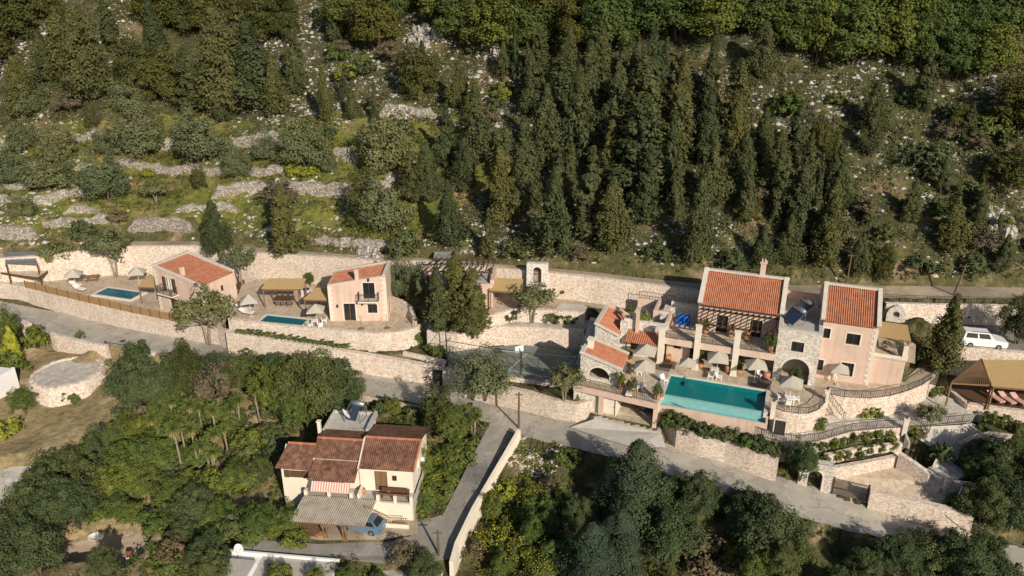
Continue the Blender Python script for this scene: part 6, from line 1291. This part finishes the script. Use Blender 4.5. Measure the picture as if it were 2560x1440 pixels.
def ordw(i): return ORD[i] if i < 20 else ('twenty-' + ORD[i - 20] if i < 29 else ('thirtieth' if i == 29 else 'thirty-' + ORD[i - 30] if i < 39 else 'fortieth-plus'))
def row(where, items, group=None):
    ts = [plant(*it) for it in items]; ts.sort(key=lambda t: (t['_k'], t['_x'])); cnt = {}
    tot = {k: sum(t['_k'] == k for t in ts) for k in set(t['_k'] for t in ts)}
    for t in ts:
        k = t['_k']; i = cnt.get(k, 0); cnt[k] = i + 1
        t['label'] = (f'{ordw(i)} {DESC[k]} from the left {where}' if tot[k] > 1 else f'{DESC[k]} {where}'); t['group'] = group or 'trees and bushes ' + where
# --- slope, from the dirt road upwards
row('just above the dirt road', [('C', 1222, 655, 125, 1), ('C', 1380, 645, 205, 1.05), ('C', 1530, 622, 165, .9), ('W', 1735, 650, 190, .6), ('C', 1125, 612, 150, 1), ('C', 1900, 668, 100, 1.2), ('C', 1965, 662, 115, 1.1), ('C', 2055, 668, 175, .9), ('C', 2140, 690, 100, 1.2), ('D', 2200, 700, 70, .8), ('C', 2370, 628, 120, 1.3), ('H', 2430, 690, 50, 1.2), ('C', 2500, 680, 90, 1.2), ('H', 1010, 645, 60, 1.2), ('C', 725, 692, 165, 1.15), ('W', 545, 628, 118, .85), ('O', 960, 582, 112, 1.1), ('H', 1290, 650, 40, 1.3), ('L', 1745, 655, 30, 1), ('R', 2460, 640, 70, 1), ('H', 1650, 655, 40, 1.5), ('H', 1830, 672, 45, 1.4), ('H', 2300, 690, 45, 1.5), ('R', 1450, 655, 35, 1.5)])
row('in the second row of the fir wood', [('C', 1255, 565, 180, 1), ('C', 1470, 600, 215, .95), ('C', 1420, 520, 190, .9), ('C', 1610, 560, 180, 1), ('C', 1690, 540, 170, .9), ('C', 1990, 600, 170, .9), ('C', 2065, 610, 150, 1), ('C', 1860, 560, 150, .9), ('C', 2270, 560, 90, 1.1), ('C', 1940, 560, 190, .95), ('C', 2440, 560, 80, 1.2)])
row('in the third row of the fir wood', [('C', 1165, 480, 120, 1), ('C', 1310, 530, 230, .95), ('C', 1590, 505, 260, 1.1), ('C', 1520, 480, 170, .9), ('C', 1665, 500, 190, .95), ('C', 1780, 520, 190, .8), ('C', 1850, 490, 190, .85), ('C', 1930, 490, 180, .9), ('C', 2010, 500, 180, .9), ('C', 2085, 500, 160, .9), ('N', 1745, 520, 120, 1), ('N', 2040, 520, 120, 1), ('W', 1070, 500, 130, .8), ('C', 2350, 480, 85, 1.2), ('D', 2520, 470, 90, 1.3)])
row('in the fourth row of the fir wood', [('C', 1120, 420, 190, 1), ('C', 1195, 410, 190, 1), ('C', 1370, 430, 200, .9), ('C', 1450, 410, 210, .9), ('C', 1530, 400, 190, .95), ('C', 1600, 400, 220, 1.05), ('C', 1690, 410, 200, .9), ('C', 1760, 400, 180, .85), ('C', 1830, 400, 170, .9), ('C', 1900, 420, 150, 1), ('C', 1985, 420, 160, .95), ('N', 2085, 430, 90, 1), ('C', 2170, 390, 110, 1), ('C', 2412, 362, 95, 1.1), ('D', 2050, 400, 90, .8)])
row('in the fifth row, among the rocks', [('C', 1150, 270, 115, 1), ('C', 1182, 300, 120, .9), ('N', 1288, 205, 120, .9), ('C', 1330, 285, 140, 1), ('C', 1410, 310, 190, .95), ('C', 1475, 305, 180, .9), ('C', 1545, 300, 170, 1), ('C', 1625, 290, 200, .95), ('C', 1700, 300, 160, 1), ('C', 1765, 310, 190, .8), ('C', 1835, 330, 170, .9), ('D', 1045, 240, 100, 1.1), ('N', 1320, 230, 110, .9), ('D', 1330, 240, 55, 1), ('C', 2175, 330, 110, 1), ('C', 2300, 275, 140, 1.1), ('D', 2545, 330, 120, 1.1), ('C', 1700, 230, 100, 1), ('H', 1200, 330, 50, 1), ('C', 1055, 170, 60, 1.1)])
row('in the sixth row below the oak wood', [('C', 1350, 195, 120, 1), ('C', 1425, 205, 130, 1), ('C', 1500, 210, 130, 1), ('C', 1590, 215, 135, 1), ('C', 1660, 215, 120, 1), ('N', 1780, 230, 150, 1), ('W', 1900, 190, 120, .9), ('C', 1260, 190, 80, 1), ('C', 1770, 250, 130, 1)])
rs_ = random.Random(41)
row('on the open slope toward the right edge', [(rs_.choice('HHSRDC'), rs_.uniform(1850, 2590), rs_.uniform(260, 640), rs_.uniform(28, 60), rs_.uniform(1, 1.5)) for _ in range(46)])
row('scattered between the rocks of the middle slope', [(rs_.choice('HHSRC'), rs_.uniform(700, 1300), rs_.uniform(130, 420), rs_.uniform(20, 45), rs_.uniform(1, 1.5)) for _ in range(26)])
row('on the left upper slope', [('W', 225, 245, 200, .95), ('W', 570, 275, 220, .95), ('C', 170, 200, 160, 1.1), ('C', 120, 205, 110, 1.2), ('W', 65, 290, 130, 1), ('C', 392, 140, 120, 1.1), ('C', 480, 292, 150, 1.1), ('C', 640, 265, 190, 1.1), ('C', 600, 130, 120, 1.2), ('D', 340, 222, 105, 1.0), ('C', 740, 235, 140, 1), ('C', 818, 305, 120, .7), ('C', 882, 300, 70, 1), ('C', 937, 312, 72, .8), ('C', 692, 290, 130, .9), ('C', 560, 305, 90, .9), ('C', 282, 130, 130, 1.1), ('O', 330, 292, 75, 1.1), ('O', 75, 290, 70, 1.3), ('R', 180, 285, 50, 1.2), ('C', 230, 320, 60, .9), ('D', 420, 260, 110, 1), ('C', 860, 250, 60, 1), ('H', 905, 190, 40, 1.4)])
row('on the terraced olive slope', [('O', 60, 382, 70, 1), ('O', 152, 397, 72, 1.05), ('O', 275, 392, 60, 1), ('O', 352, 396, 95, 1.1), ('O', 503, 412, 112, 1), ('O', 592, 446, 72, .85), ('O', 665, 402, 58, 1), ('O', 765, 418, 95, 1.15), ('O', 822, 432, 42, .9), ('O', 35, 474, 80, 1), ('O', 130, 476, 85, 1.1), ('O', 272, 506, 100, 1), ('T', 392, 512, 55, 1.2), ('D', 500, 474, 48, .8), ('O', 62, 545, 52, 1.1), ('O', 965, 422, 120, 1), ('R', 700, 520, 60, 1.4), ('L', 370, 445, 24, 1), ('L', 735, 440, 28, 1.2), ('L', 775, 442, 26, 1.2), ('H', 820, 350, 30, 1.3), ('D', 915, 560, 110, .8), ('R', 300, 566, 40, 1.2), ('H', 210, 602, 40, 1.4), ('C', 1030, 500, 110, 1.3), ('S', 1100, 600, 40, 1.4)])
items = []
for j, (py, x0, x1, st) in enumerate(((128, 1240, 2560, 92), (92, 1160, 2620, 88), (52, 1120, 2640, 92), (16, 1060, 2640, 95))):
    x = x0
    while x < x1:
        yy = py + (35 if (x > 1980 and j == 0) else 0) + (30 if x > 2320 and j == 0 else 0) + rt_.uniform(-9, 9)
        if not (1560 < x < 1900 and j == 0): items.append((('B' if rt_.random() < .8 else 'D'), x + rt_.uniform(-14, 14), yy, rt_.uniform(105, 135), rt_.uniform(.95, 1.2)))
        x += st * rt_.uniform(.8, 1.15)
for nm, sub in (('in the lowest hilltop oak rank', [i for i in items if i[2] > 115]), ('in the second hilltop oak rank', [i for i in items if 72 < i[2] <= 115]), ('in the third hilltop oak rank', [i for i in items if 35 < i[2] <= 72]), ('in the topmost hilltop oak rank', [i for i in items if i[2] <= 35])): row(nm, sub)
row('along the top left of the slope', [('D', 25, 112, 130, 1.2), ('D', 85, 60, 110, 1.2), ('D', -30, 170, 130, 1.1), ('D', 400, 70, 90, 1.2), ('D', 455, 78, 95, 1.2), ('D', 520, 85, 95, 1.2), ('D', 590, 92, 90, 1.2), ('D', 660, 98, 90, 1.2), ('D', 710, 100, 85, 1.1), ('D', 430, 25, 90, 1.2), ('D', 520, 28, 90, 1.2), ('D', 610, 32, 90, 1.2), ('D', 690, 38, 90, 1.2), ('C', 840, 100, 110, 1.1), ('B', 880, 85, 110, 1.1), ('D', 940, 125, 120, 1.1), ('B', 960, 55, 90, 1), ('B', 1010, 30, 70, .9), ('B', 1090, 45, 80, .9), ('D', 1180, 85, 110, 1.1), ('B', 1150, 30, 90, 1), ('B', 880, 20, 90, 1.1)])
# --- garden trees around the villas
def one(kind, px, py, h, ws, label, z=None, g=None): return plant(kind, px, py, h, ws, label, g, z, False)
one('T', 150, 680, 75, 1.15, 'olive with two pale trunks beside the far timber deck', -1.0); one('T', 290, 690, 112, 1.0, 'old olive with a thick pale trunk in the bay of the retaining wall', -1.6)
one('T', 605, 712, 82, .8, 'young olive at the corner between the two villas', -.6); one('T', 522, 862, 118, 1.15, 'big old olive with a twisted trunk growing out of the roadside wall', -3.9)
one('G', 776, 712, 28, .8, 'small tree by the outdoor kitchen', -.2)
one('C', 1098, 828, 140, 1.35, 'pointed conifer by the low pink house, villa side', .2); one('C', 1140, 812, 150, 1.4, 'tallest pointed conifer of the three by the low pink house', .4); one('C', 1182, 830, 138, 1.4, 'pointed conifer by the low pink house, court side', .3)
one('O', 995, 742, 78, .65, 'climbing bush against the wall behind the middle villa, villa side', .6); one('O', 1035, 742, 74, .65, 'climbing bush against the wall behind the middle villa, pergola side', .8); one('T', 1330, 805, 82, 1.2, 'olive tree on the stone plaza behind the tennis court', .35)
one('O', 1212, 985, 92, 1.15, 'large olive in the bed between the tennis court and the road', -2.2); one('T', 1410, 1005, 80, 1.0, 'wispy olive in the bed below the small stone outbuilding', -2.0)
one('O', 2225, 938, 62, 1.0, 'round bush in its own stone ring beside the tower house', .1); one('K', 1985, 968, 45, .7, 'dark shrub in front of the stone arch', .0)
one('C', 2345, 925, 165, 1.0, 'tall conifer at the end of the curved wall near the parking', .1)
one('N', 2146, 952, 58, .8, 'slim cypress against the pink tower wall, corner side', 0); one('N', 2078, 925, 30, .8, 'short slim cypress against the pink tower wall, arch side', 0)
one('T', 2320, 1080, 62, 1.0, 'small olive beside the railed path and steps', -2.8); one('K', 2000, 1192, 80, .9, 'dark tree growing beside the roadside gate block', -4.4)
one('K', 2540, 860, 90, .9, 'dark tree at the edge of the parking area', 1.6)
row('in the terrace beds', [('V', 1275, 808, 30, 1.4, None, None, .3), ('S', 1222, 815, 24, .8, None, None, .3), ('V', 1385, 812, 32, 1.4, None, None, .3), ('V', 1428, 812, 26, 1.2, None, None, .3), ('V', 1405, 742, 30, 1.6, None, None, 1.8), ('V', 1443, 742, 32, 1.6, None, None, 1.8), ('S', 1055, 860, 26, .9, None, None, -2.4), ('S', 1095, 895, 28, 1, None, None, -2.5), ('S', 1075, 880, 20, 1.2, None, None, -2.5)])
row('on or beside the clay pots', [('S', 1552, 958, 24, .8, None, None, .8), ('H', 1579, 970, 24, .9, None, None, .8), ('H', 1643, 985, 24, .9, None, None, .8), ('H', 1751, 902, 26, .7, None, None, .8), ('H', 1570, 898, 22, .7, None, None, .8), ('S', 1924, 862, 30, .7, None, None, 3.8), ('S', 1764, 820, 22, .7, None, None, 3.8), ('S', 1828, 828, 18, .7, None, None, 3.8), ('S', 1846, 920, 20, .7, None, None, .8), ('P', 1573, 800, 34, .8, None, None, 3.0), ('L', 1610, 805, 26, .8, None, None, 3.0)])
row('below the big pool and the path', [(rt_.choice('SHH'), x, y, rt_.uniform(26, 38), 1.1, None, None, z) for x, y, z in [(1675, 1060, -2.2), (1700, 1072, -2.2), (1725, 1078, -2.2), (1752, 1088, -2.2), (1780, 1092, -2.3), (1806, 1100, -2.4), (1832, 1104, -2.5), (1862, 1120, -2.6), (1890, 1124, -2.6), (1915, 1130, -2.7), (1938, 1136, -2.8)]])
row('at the foot of the long curved wall', [('S', 2045, 1075, 28, 1, None, None, -2.2), ('L', 2168, 1042, 26, 1, None, None, -2.1), ('S', 2190, 1040, 22, 1, None, None, -2.1), ('S', 2335, 990, 20, 1, None, None, -1.9), ('H', 2300, 1040, 18, 1, None, None, -2.1)])
row('in the upper strip above the paved lot', [('S', x, y, 22, .9, None, None, -3.2) for x, y in ((2055, 1128), (2085, 1122), (2110, 1116), (2135, 1108), (2165, 1104), (2195, 1098), (2225, 1098), (2245, 1085))])
row('in the lower strip above the paved lot', [('S', x, y, 22, .9, None, None, -3.9) for x, y in ((2065, 1160), (2092, 1152), (2115, 1148), (2145, 1140), (2170, 1134), (2200, 1130), (2230, 1126))])
row('in the small garden by the stone steps', [('H', 2350, 1150, 40, 1), ('S', 2330, 1172, 26, 1), ('L', 2280, 1120, 20, 1), ('R', 2295, 1115, 24, 1), ('L', 2420, 1140, 24, 1.2), ('S', 2475, 1055, 22, 1.3), ('S', 2510, 1062, 22, 1.4), ('H', 2540, 1085, 30, .8), ('S', 2450, 1080, 18, 1)])
# vines / saplings in a line along the strip under the middle villa
tsx = np.linspace(600, 950, 26)
row('in the line under the middle villa', [('V', float(x), float(np.interp(x, (597, 760, 935), (834, 857, 884))), 15, 1.6, None, None, float(np.interp(x, (597, 760, 935), (-1.1, -1.5, -2.2)))) for x in tsx[:20]])
row('over the wall above the parking', [('S', x, 790, 34, 1, None, None, 2.2) for x in (2410, 2436, 2462, 2500, 2530)] + [('K', 2545, 805, 60, .6, None, None, 1.7)])
# --- below the road, left garden
row('in the wood behind the palm garden', [('K', 365, 1040, 150, .9), ('D', 470, 985, 90, 1.1), ('K', 560, 970, 75, 1.1), ('K', 630, 975, 80, 1.2), ('K', 705, 985, 85, 1.2), ('R', 545, 1010, 90, 1), ('G', 700, 1040, 120, .9), ('K', 790, 1050, 140, 1), ('K', 840, 1040, 120, .9), ('K', 870, 1010, 80, .9), ('G', 740, 1080, 100, .9), ('G', 380, 1120, 80, 1.1), ('G', 430, 1050, 70, 1), ('G', 320, 1130, 80, 1.1), ('K', 270, 1160, 80, 1.1), ('G', 390, 1190, 90, 1.1), ('G', 330, 1200, 90, 1), ('S', 500, 1230, 50, 1.3), ('G', 590, 1220, 60, 1.1), ('K', 650, 1210, 60, 1), ('S', 620, 1130, 50, 1.2), ('H', 690, 1120, 40, 1.2), ('S', 560, 1060, 40, 1.4)])
row('in the dark wood at the bottom left', [('K', 160, 1240, 95, 1.2), ('K', 110, 1300, 110, 1.1), ('G', 210, 1190, 70, 1.2), ('K', 240, 1260, 100, 1.2), ('K', 150, 1340, 120, 1.1), ('K', 30, 1430, 120, 1.2), ('K', 200, 1320, 100, 1), ('K', 60, 1380, 110, 1.1), ('G', 310, 1250, 90, 1.1), ('G', 380, 1250, 80, 1.1), ('G', 440, 1280, 80, 1.2), ('K', 500, 1300, 80, 1.1), ('G', 560, 1310, 60, 1.2), ('G', 330, 1215, 80, 1), ('G', 650, 1335, 70, 1.3), ('G', 720, 1330, 60, 1.2), ('H', 600, 1335, 50, 1.3), ('K', 100, 1440, 130, 1), ('G', 300, 1300, 60, 1.2), ('K', 470, 1370, 70, 1.1), ('K', 530, 1430, 90, 1.0), ('R', 440, 1420, 70, 1), ('K', 270, 1440, 70, .9), ('G', 700, 1480, 70, 1), ('G', 790, 1470, 50, 1), ('G', 870, 1465, 45, 1), ('G', 950, 1475, 45, 1), ('K', 1060, 1460, 70, 1.1), ('R', 1010, 1440, 60, 1), ('K', 540, 1460, 80, 1)])
row('in the palm garden', [('P', 415, 1130, 100, .9), ('P', 470, 1160, 120, .8), ('P', 462, 1205, 150, .65), ('P', 500, 1180, 120, .8), ('P', 480, 1120, 110, 1), ('P', 545, 1125, 110, .9), ('P', 600, 1075, 90, .9), ('P', 650, 1060, 90, .9), ('P', 440, 1170, 105, .8), ('P', 535, 1195, 110, .9), ('P', 510, 1100, 90, .9), ('P', 425, 1090, 90, .9), ('P', 575, 1155, 90, .8)])
rp_ = random.Random(3)
row('between the palms', [(rp_.choice('SSGHSH'), rp_.uniform(400, 690), rp_.uniform(1040, 1240), rp_.uniform(28, 52), rp_.uniform(1.1, 1.5)) for _ in range(30)])
row('along the edge of the dirt track', [(rp_.choice('SSGH'), x, y, rp_.uniform(30, 50), 1.3) for x, y in ((420, 1310), (470, 1320), (520, 1330), (570, 1335), (640, 1345), (690, 1345), (390, 1330), (250, 1310), (330, 1310), (740, 1370), (400, 1400), (440, 1440))])
one('J', 42, 915, 88, .75, 'golden yellow cone shaped conifer at the edge of the dry garden'); one('L', 0, 900, 40, 1, 'yellow bush cut by the edge beside the golden conifer')
row('around the round stone floor', [('S', 98, 870, 45, 1), ('G', 15, 880, 90, .9), ('S', 35, 935, 50, 1), ('G', 65, 1035, 58, 1), ('L', 20, 1095, 45, 1), ('S', 190, 1010, 22, 1), ('S', 160, 1005, 22, 1), ('H', 205, 868, 24, .7), ('S', 330, 905, 26, 1)])
row('at the top of the steep driveway', [('D', 1095, 1075, 90, .95), ('G', 1140, 1108, 90, 1), ('P', 1185, 1100, 75, 1.1), ('P', 1120, 1110, 70, 1.1), ('G', 985, 1045, 45, 1), ('H', 960, 1035, 40, 1), ('G', 1052, 1195, 75, .8), ('H', 1030, 1050, 30, 1.3), ('G', 895, 1235, 40, .6)])
hedge = [(1180, 1130), (1165, 1160), (1145, 1190), (1128, 1215), (1110, 1240), (1090, 1262), (1065, 1275), (1130, 1170), (1105, 1200), (1080, 1235), (1150, 1140)]
row('in the hedge by the driveway', [('S', x - 16, y, 30, 1.8) for x, y in hedge])
# --- below the road, right
row('in the wood below the road, in front', [('Q', 1580, 1330, 205, 1.15), ('Q', 1545, 1430, 150, 1.2), ('Q', 1470, 1460, 150, 1.2), ('K', 1660, 1400, 130, 1.1), ('K', 1640, 1310, 100, 1), ('K', 1738, 1290, 95, 1.0), ('K', 1860, 1335, 100, 1.1), ('K', 1920, 1400, 130, 1.1), ('G', 1830, 1420, 60, 1), ('R', 1770, 1440, 85, 1.3), ('K', 1950, 1450, 85, 1), ('K', 2160, 1450, 70, 1.1), ('K', 2230, 1445, 95, 1.1), ('K', 2320, 1450, 105, 1.2), ('K', 2400, 1460, 110, 1.2), ('K', 1890, 1330, 60, 1), ('G', 1340, 1360, 80, 1), ('S', 1400, 1410, 50, 1.4), ('K', 1440, 1330, 80, .9), ('G', 1880, 1460, 80, 1), ('K', 2090, 1490, 70, 1), ('G', 1700, 1330, 50, 1.2), ('K', 2460, 1470, 110, 1)])
row('by the old walls at the lower right', [('K', 2480, 1205, 90, 1.1), ('K', 2540, 1215, 110, 1.1), ('K', 2450, 1325, 100, 1), ('K', 2520, 1330, 110, 1.1), ('K', 2560, 1300, 110, 1), ('R', 2440, 1170, 60, 1), ('K', 2430, 1200, 60, 1), ('H', 2400, 1290, 40, 1), ('L', 2372, 1278, 26, 1)])
row('on the wild bank below the driveway wall', [('Y', 1335, 1262, 45, 1), ('S', 1350, 1300, 45, 1.4), ('Y', 1290, 1320, 50, 1), ('S', 1330, 1340, 45, 1.4), ('K', 1370, 1340, 60, 1), ('Y', 1250, 1380, 60, 1), ('Y', 1310, 1400, 60, 1), ('Y', 1350, 1440, 50, 1), ('R', 1380, 1240, 50, 1), ('L', 1265, 1250, 40, 1.2), ('G', 1230, 1300, 60, 1), ('S', 1420, 1170, 40, 1.2), ('L', 1690, 1290, 40, 1.2), ('G', 1260, 1440, 70, 1), ('R', 1200, 1400, 50, 1.2), ('S', 1390, 1290, 50, 1.3)])
for ks in KIND.values():
    for s in ks:
        if s.name not in used:
            for ch in list(s.children): bpy.data.objects.remove(ch)
            bpy.data.objects.remove(s)
for o in C.objects:
    for k in ('_h', '_x', '_k'):
        if k in o: del o[k]
# --- stuff: low scrub, dry grass, loose rocks
rg = np.random.default_rng(77)
def scatter(n, x0, x1, y0, y1, keep):
    x = rg.uniform(x0, x1, n); y = rg.uniform(y0, y1, n); k = keep(x, y); x, y = x[k], y[k]; return x, y
def on_hill(x, y): return y > np.interp(x, UB[:, 0], UB[:, 1]) + .8
def tufts(name, label, x, y, r0, r1, per, size, mat, zf):
    n = len(x); z = zf(x, y); r = rg.uniform(r0, r1, n); i = np.repeat(np.arange(n), per)
    u = unit(rg.normal(0, 1, (n * per, 3))); u[:, 2] = np.abs(u[:, 2]); p = np.stack([x, y, z], 1)[i] + u * (r[i] * rg.uniform(.4, 1, n * per))[:, None] * np.array([1, 1, .75])
    t = rg.uniform(0, .7, n)[i] + rg.uniform(0, .3, n * per); o = leaves(name, p, u + np.array([0, 0, .3]), size, t, M[mat], rg, None, .5); tag(o, label, None, None, 'stuff')
wide = lambda x, y: np.abs(x) < y * .68 + 4
x, y = scatter(60000, -120, 120, 78, 180, lambda x, y: on_hill(x, y) & wide(x, y) & (vnoise(x / 5, y / 5, 31) + vnoise(x / 1.7, y / 1.7, 32) * 1.0 > -.15 + .2 * (x < -5))); tufts('scrub', 'low dark green scrub covering the rocky slope', x, y, .18, .8, 15, .13, 'leaf_scrub', hill)
x, y = scatter(9000, 10, 120, 78, 175, lambda x, y: on_hill(x, y) & wide(x, y) & (vnoise(x / 3, y / 3, 37) > -.1)); tufts('scrub', 'brown green thorn scrub on the slope above the main house', x, y, .35, 1.0, 22, .15, 'leaf_scrub', hill)
x, y = scatter(15000, -120, 120, 78, 180, lambda x, y: on_hill(x, y) & wide(x, y) & (vnoise(x / 4, y / 4, 35) > -.2)); tufts('scrub', 'grey thorny scrub between the rocks', x, y, .15, .55, 12, .11, 'leaf_scrub_grey', hill)
x, y = scatter(20000, -120, 120, 78, 175, lambda x, y: on_hill(x, y) & wide(x, y) & (vnoise(x / 7, y / 7, 41) > -.2)); tufts('dry_grass', 'brown dry grass and thorn scrub on the slope', x, y, .15, .5, 12, .11, 'leaf_dry', hill)
x, y = scatter(5200, -90, 5, 90, 128, lambda x, y: on_hill(x, y) & wide(x, y) & (vnoise(x / 6, y / 4, 51) > -.1)); tufts('meadow_grass', 'fresh green grass on the olive terraces', x, y, .12, .35, 14, .09, 'leaf_lime', hill)
x, y = scatter(7500, -60, 60, 40, 78, lambda x, y: np.ones(len(x), bool)); P2 = np.stack([x, y], 1)
inr = np.zeros(len(x), bool)
for r_ in REG: inr |= ~np.isnan(tri_height(x, y, r_))
dry = (x < -38) | ((x < -25) & (y > 68))
k = ~inr & ~dry; tufts('undergrowth', 'tangled green undergrowth below the road', x[k], y[k], .25, .8, 22, .12, 'leaf_garden', ground_height)
k = ~inr & dry & (vnoise(x / 3, y / 3, 61) > .15); tufts('dry_grass', 'thin dry grass of the sunny garden', x[k], y[k], .05, .2, 8, .07, 'leaf_dry', ground_height)
x, y = scatter(260, -9, 14, 48, 63, lambda x, y: vnoise(x / 2.2, y / 2.2, 71) > .15); tufts('wild_flowers', 'yellow flowering weeds on the bank', x, y, .15, .5, 14, .06, 'leaf_flower', ground_height)
def rocks(name, label, x, y, r0, r1, mat, zf, tall=.7):
    n = len(x); z = zf(x, y); r = r0 + (r1 - r0) * rg.uniform(0, 1, n) ** 4
    ico = np.array([(0, 0, 1), *[(math.cos(a) * .89, math.sin(a) * .89, .45) for a in np.arange(5) * 1.2566], *[(math.cos(a + .628) * .95, math.sin(a + .628) * .95, -.45) for a in np.arange(5) * 1.2566]])
    f = [(0, 1 + i, 1 + (i + 1) % 5) for i in range(5)] + [(1 + i, 6 + i, 1 + (i + 1) % 5) for i in range(5)] + [(1 + (i + 1) % 5, 6 + i, 6 + (i + 1) % 5) for i in range(5)]
    nv = len(ico); v = ico[None] * (1 + rg.uniform(-.45, .45, (n, nv, 3))) * r[:, None, None] * np.stack([rg.uniform(.7, 1.5, n), rg.uniform(.6, 1.1, n), rg.uniform(.5, 1.1, n) * tall], 1)[:, None, :]
    a = rg.uniform(0, 6.28, n); ca, sa = np.cos(a)[:, None], np.sin(a)[:, None]; vx = v[..., 0] * ca - v[..., 1] * sa; vy = v[..., 0] * sa + v[..., 1] * ca
    co = np.stack([vx + x[:, None], vy + y[:, None], v[..., 2] + z[:, None] - r[:, None] * .15], -1).reshape(-1, 3); fs = (np.array(f)[None] + (np.arange(n) * nv)[:, None, None]).reshape(-1, 3)
    o = quads(name, co, fs, M[mat]); tag(o, label, None, None, 'stuff')
def rocky(x, y):
    d = vnoise(x / 9, y / 9, 81) + .8 * vnoise(x / 3, y / 3, 82) - .35
    for cx, cy, rr in SPOTS: d = np.maximum(d, 1.3 - np.hypot(x - cx, (y - cy)) / rr)
    return d
SPOTS = [(hill_at(*s).x, hill_at(*s).y, r_ * (.8 if s[0] > 1600 else 1)) for s, r_ in (((2100, 250), 6), ((2200, 200), 5), ((2420, 200), 6), ((2380, 300), 5), ((2000, 360), 4), ((2120, 480), 5), ((2250, 400), 5), ((2480, 420), 5), ((2330, 520), 5), ((2180, 600), 5), ((1800, 600), 4), ((1660, 600), 4), ((860, 170), 5), ((60, 110), 5), ((170, 110), 5), ((2050, 560), 4), ((1065, 80), 5), ((1110, 100), 5), ((1230, 110), 6), ((1190, 200), 6), ((950, 230), 6), ((1780, 260), 8), ((1890, 250), 6), ((2300, 230), 6), ((760, 60), 5), ((700, 110), 5), ((1300, 290), 4), ((1990, 310), 6), ((2500, 300), 6), ((20, 590), 6), ((1200, 600), 5), ((640, 330), 4))]
plain('rock_white', (.42, .405, .37), .95, .3, 1.6, bmp=.05)
plain('rubble_pink', (.52, .44, .38), .95, .25, 2, bmp=.05)
plain('rock_warm', (.50, .42, .33), .95, .2, 2, bmp=.05)
x, y = scatter(80000, -120, 120, 78, 185, lambda x, y: on_hill(x, y) & wide(x, y) & (rocky(x, y) + rg.uniform(-.5, .3, len(x)) > .1 + .25 * (x > 12))); rocks('loose_rocks', 'pale limestone rocks strewn over the slope', x, y, .07, .48, 'rock_white', hill, .7)
x, y = scatter(5000, -75, 65, 80, 118, lambda x, y: (y > np.interp(x, UB[:, 0], UB[:, 1]) + .3) & (y < np.interp(x, UB[:, 0], UB[:, 1]) + 4.5) & (vnoise(x / 4, y / 2, 91) > -.25)); rocks('bank_rubble', 'warm coloured rubble on the cut bank of the dirt road', x, y, .06, .35, 'rock_warm', hill)
c = P(1345, 1130, -5.6); x, y = scatter(2600, c.x - 6, c.x + 6, c.y - 6, c.y + 4, lambda x, y: (np.hypot((x - c.x) / 4.0, (y - c.y) / 3.4) < 1)); rocks('rubble_heap', 'heap of pinkish white stones beside the driveway wall', x, y, .07, .22, 'rubble_pink', ground_height)
# weeds along the road edges and wall feet
ex, ey = [], []
for ln, dy in ((ROAD_BACK, .25), (ROAD_NEAR, -.35), (UP_BACK, .3), (UP_FRONT, -.1)):
    w = np.array([P(*q) for q in ln]); x = rg.uniform(-55, 48, 900); y = np.interp(x, w[:, 0], w[:, 1]) + dy + rg.normal(0, .22, 900); k = vnoise(x / 2.5, y * 0 + dy, 95) > -.15; ex.append(x[k]); ey.append(y[k])
x, y = np.concatenate(ex), np.concatenate(ey); h_ = len(x) // 2; k = rg.uniform(0, 1, len(x)) < .5
tufts('roadside_weeds', 'small green weeds along the road edges', x[k], y[k], .08, .28, 9, .06, 'leaf_garden', ground_height); tufts('roadside_weeds', 'dry brown weeds along the road edges', x[~k], y[~k], .08, .28, 9, .06, 'leaf_dry', ground_height)
# crags
for lab, px, py, w_, h_ in (('jagged pale limestone crag near the hilltop oaks', 1068, 95, 5.5, 3.4), ('second jagged crag beside the fir wood top', 1225, 115, 4.5, 2.8), ('leaning grey crag at the far right slope', 2490, 560, 3.5, 2.6), ('pale boulder outcrop above the dirt road by the middle villa', 930, 622, 3.0, 1.2), ('broken rock step in the upper meadow', 1010, 292, 4.0, 1.0)):
    p = hill_at(px, py); mb = MB(); rj = random.Random(px)
    for i in range(44):
        x0, y0 = rj.uniform(-w_ / 2, w_ / 2), rj.uniform(-1.6, 2.4); hh = h_ * rj.uniform(.1, .5) * (1 - abs(x0) / w_); k = 6; rr = rj.uniform(.3, .8); vs = []
        for zz, f_ in ((-.8, 1.1), (hh * .45, .95), (hh * .8, .7), (hh, .32)):
            for j in range(k): a = 2 * math.pi * j / k; q = rr * f_ * rj.uniform(.7, 1.2); vs.append((x0 + q * math.cos(a), y0 + q * math.sin(a), zz + y0 * .5 + rj.uniform(-.12, .12)))
        mb.add(vs, [(r * k + j, r * k + (j + 1) % k, (r + 1) * k + (j + 1) % k, (r + 1) * k + j) for r in range(3) for j in range(k)] + [tuple(range(3 * k, 4 * k))])
    o = mb.build('rock_outcrop', M['rock']); o.location = p; tag(o, lab, 'rock outcrop')
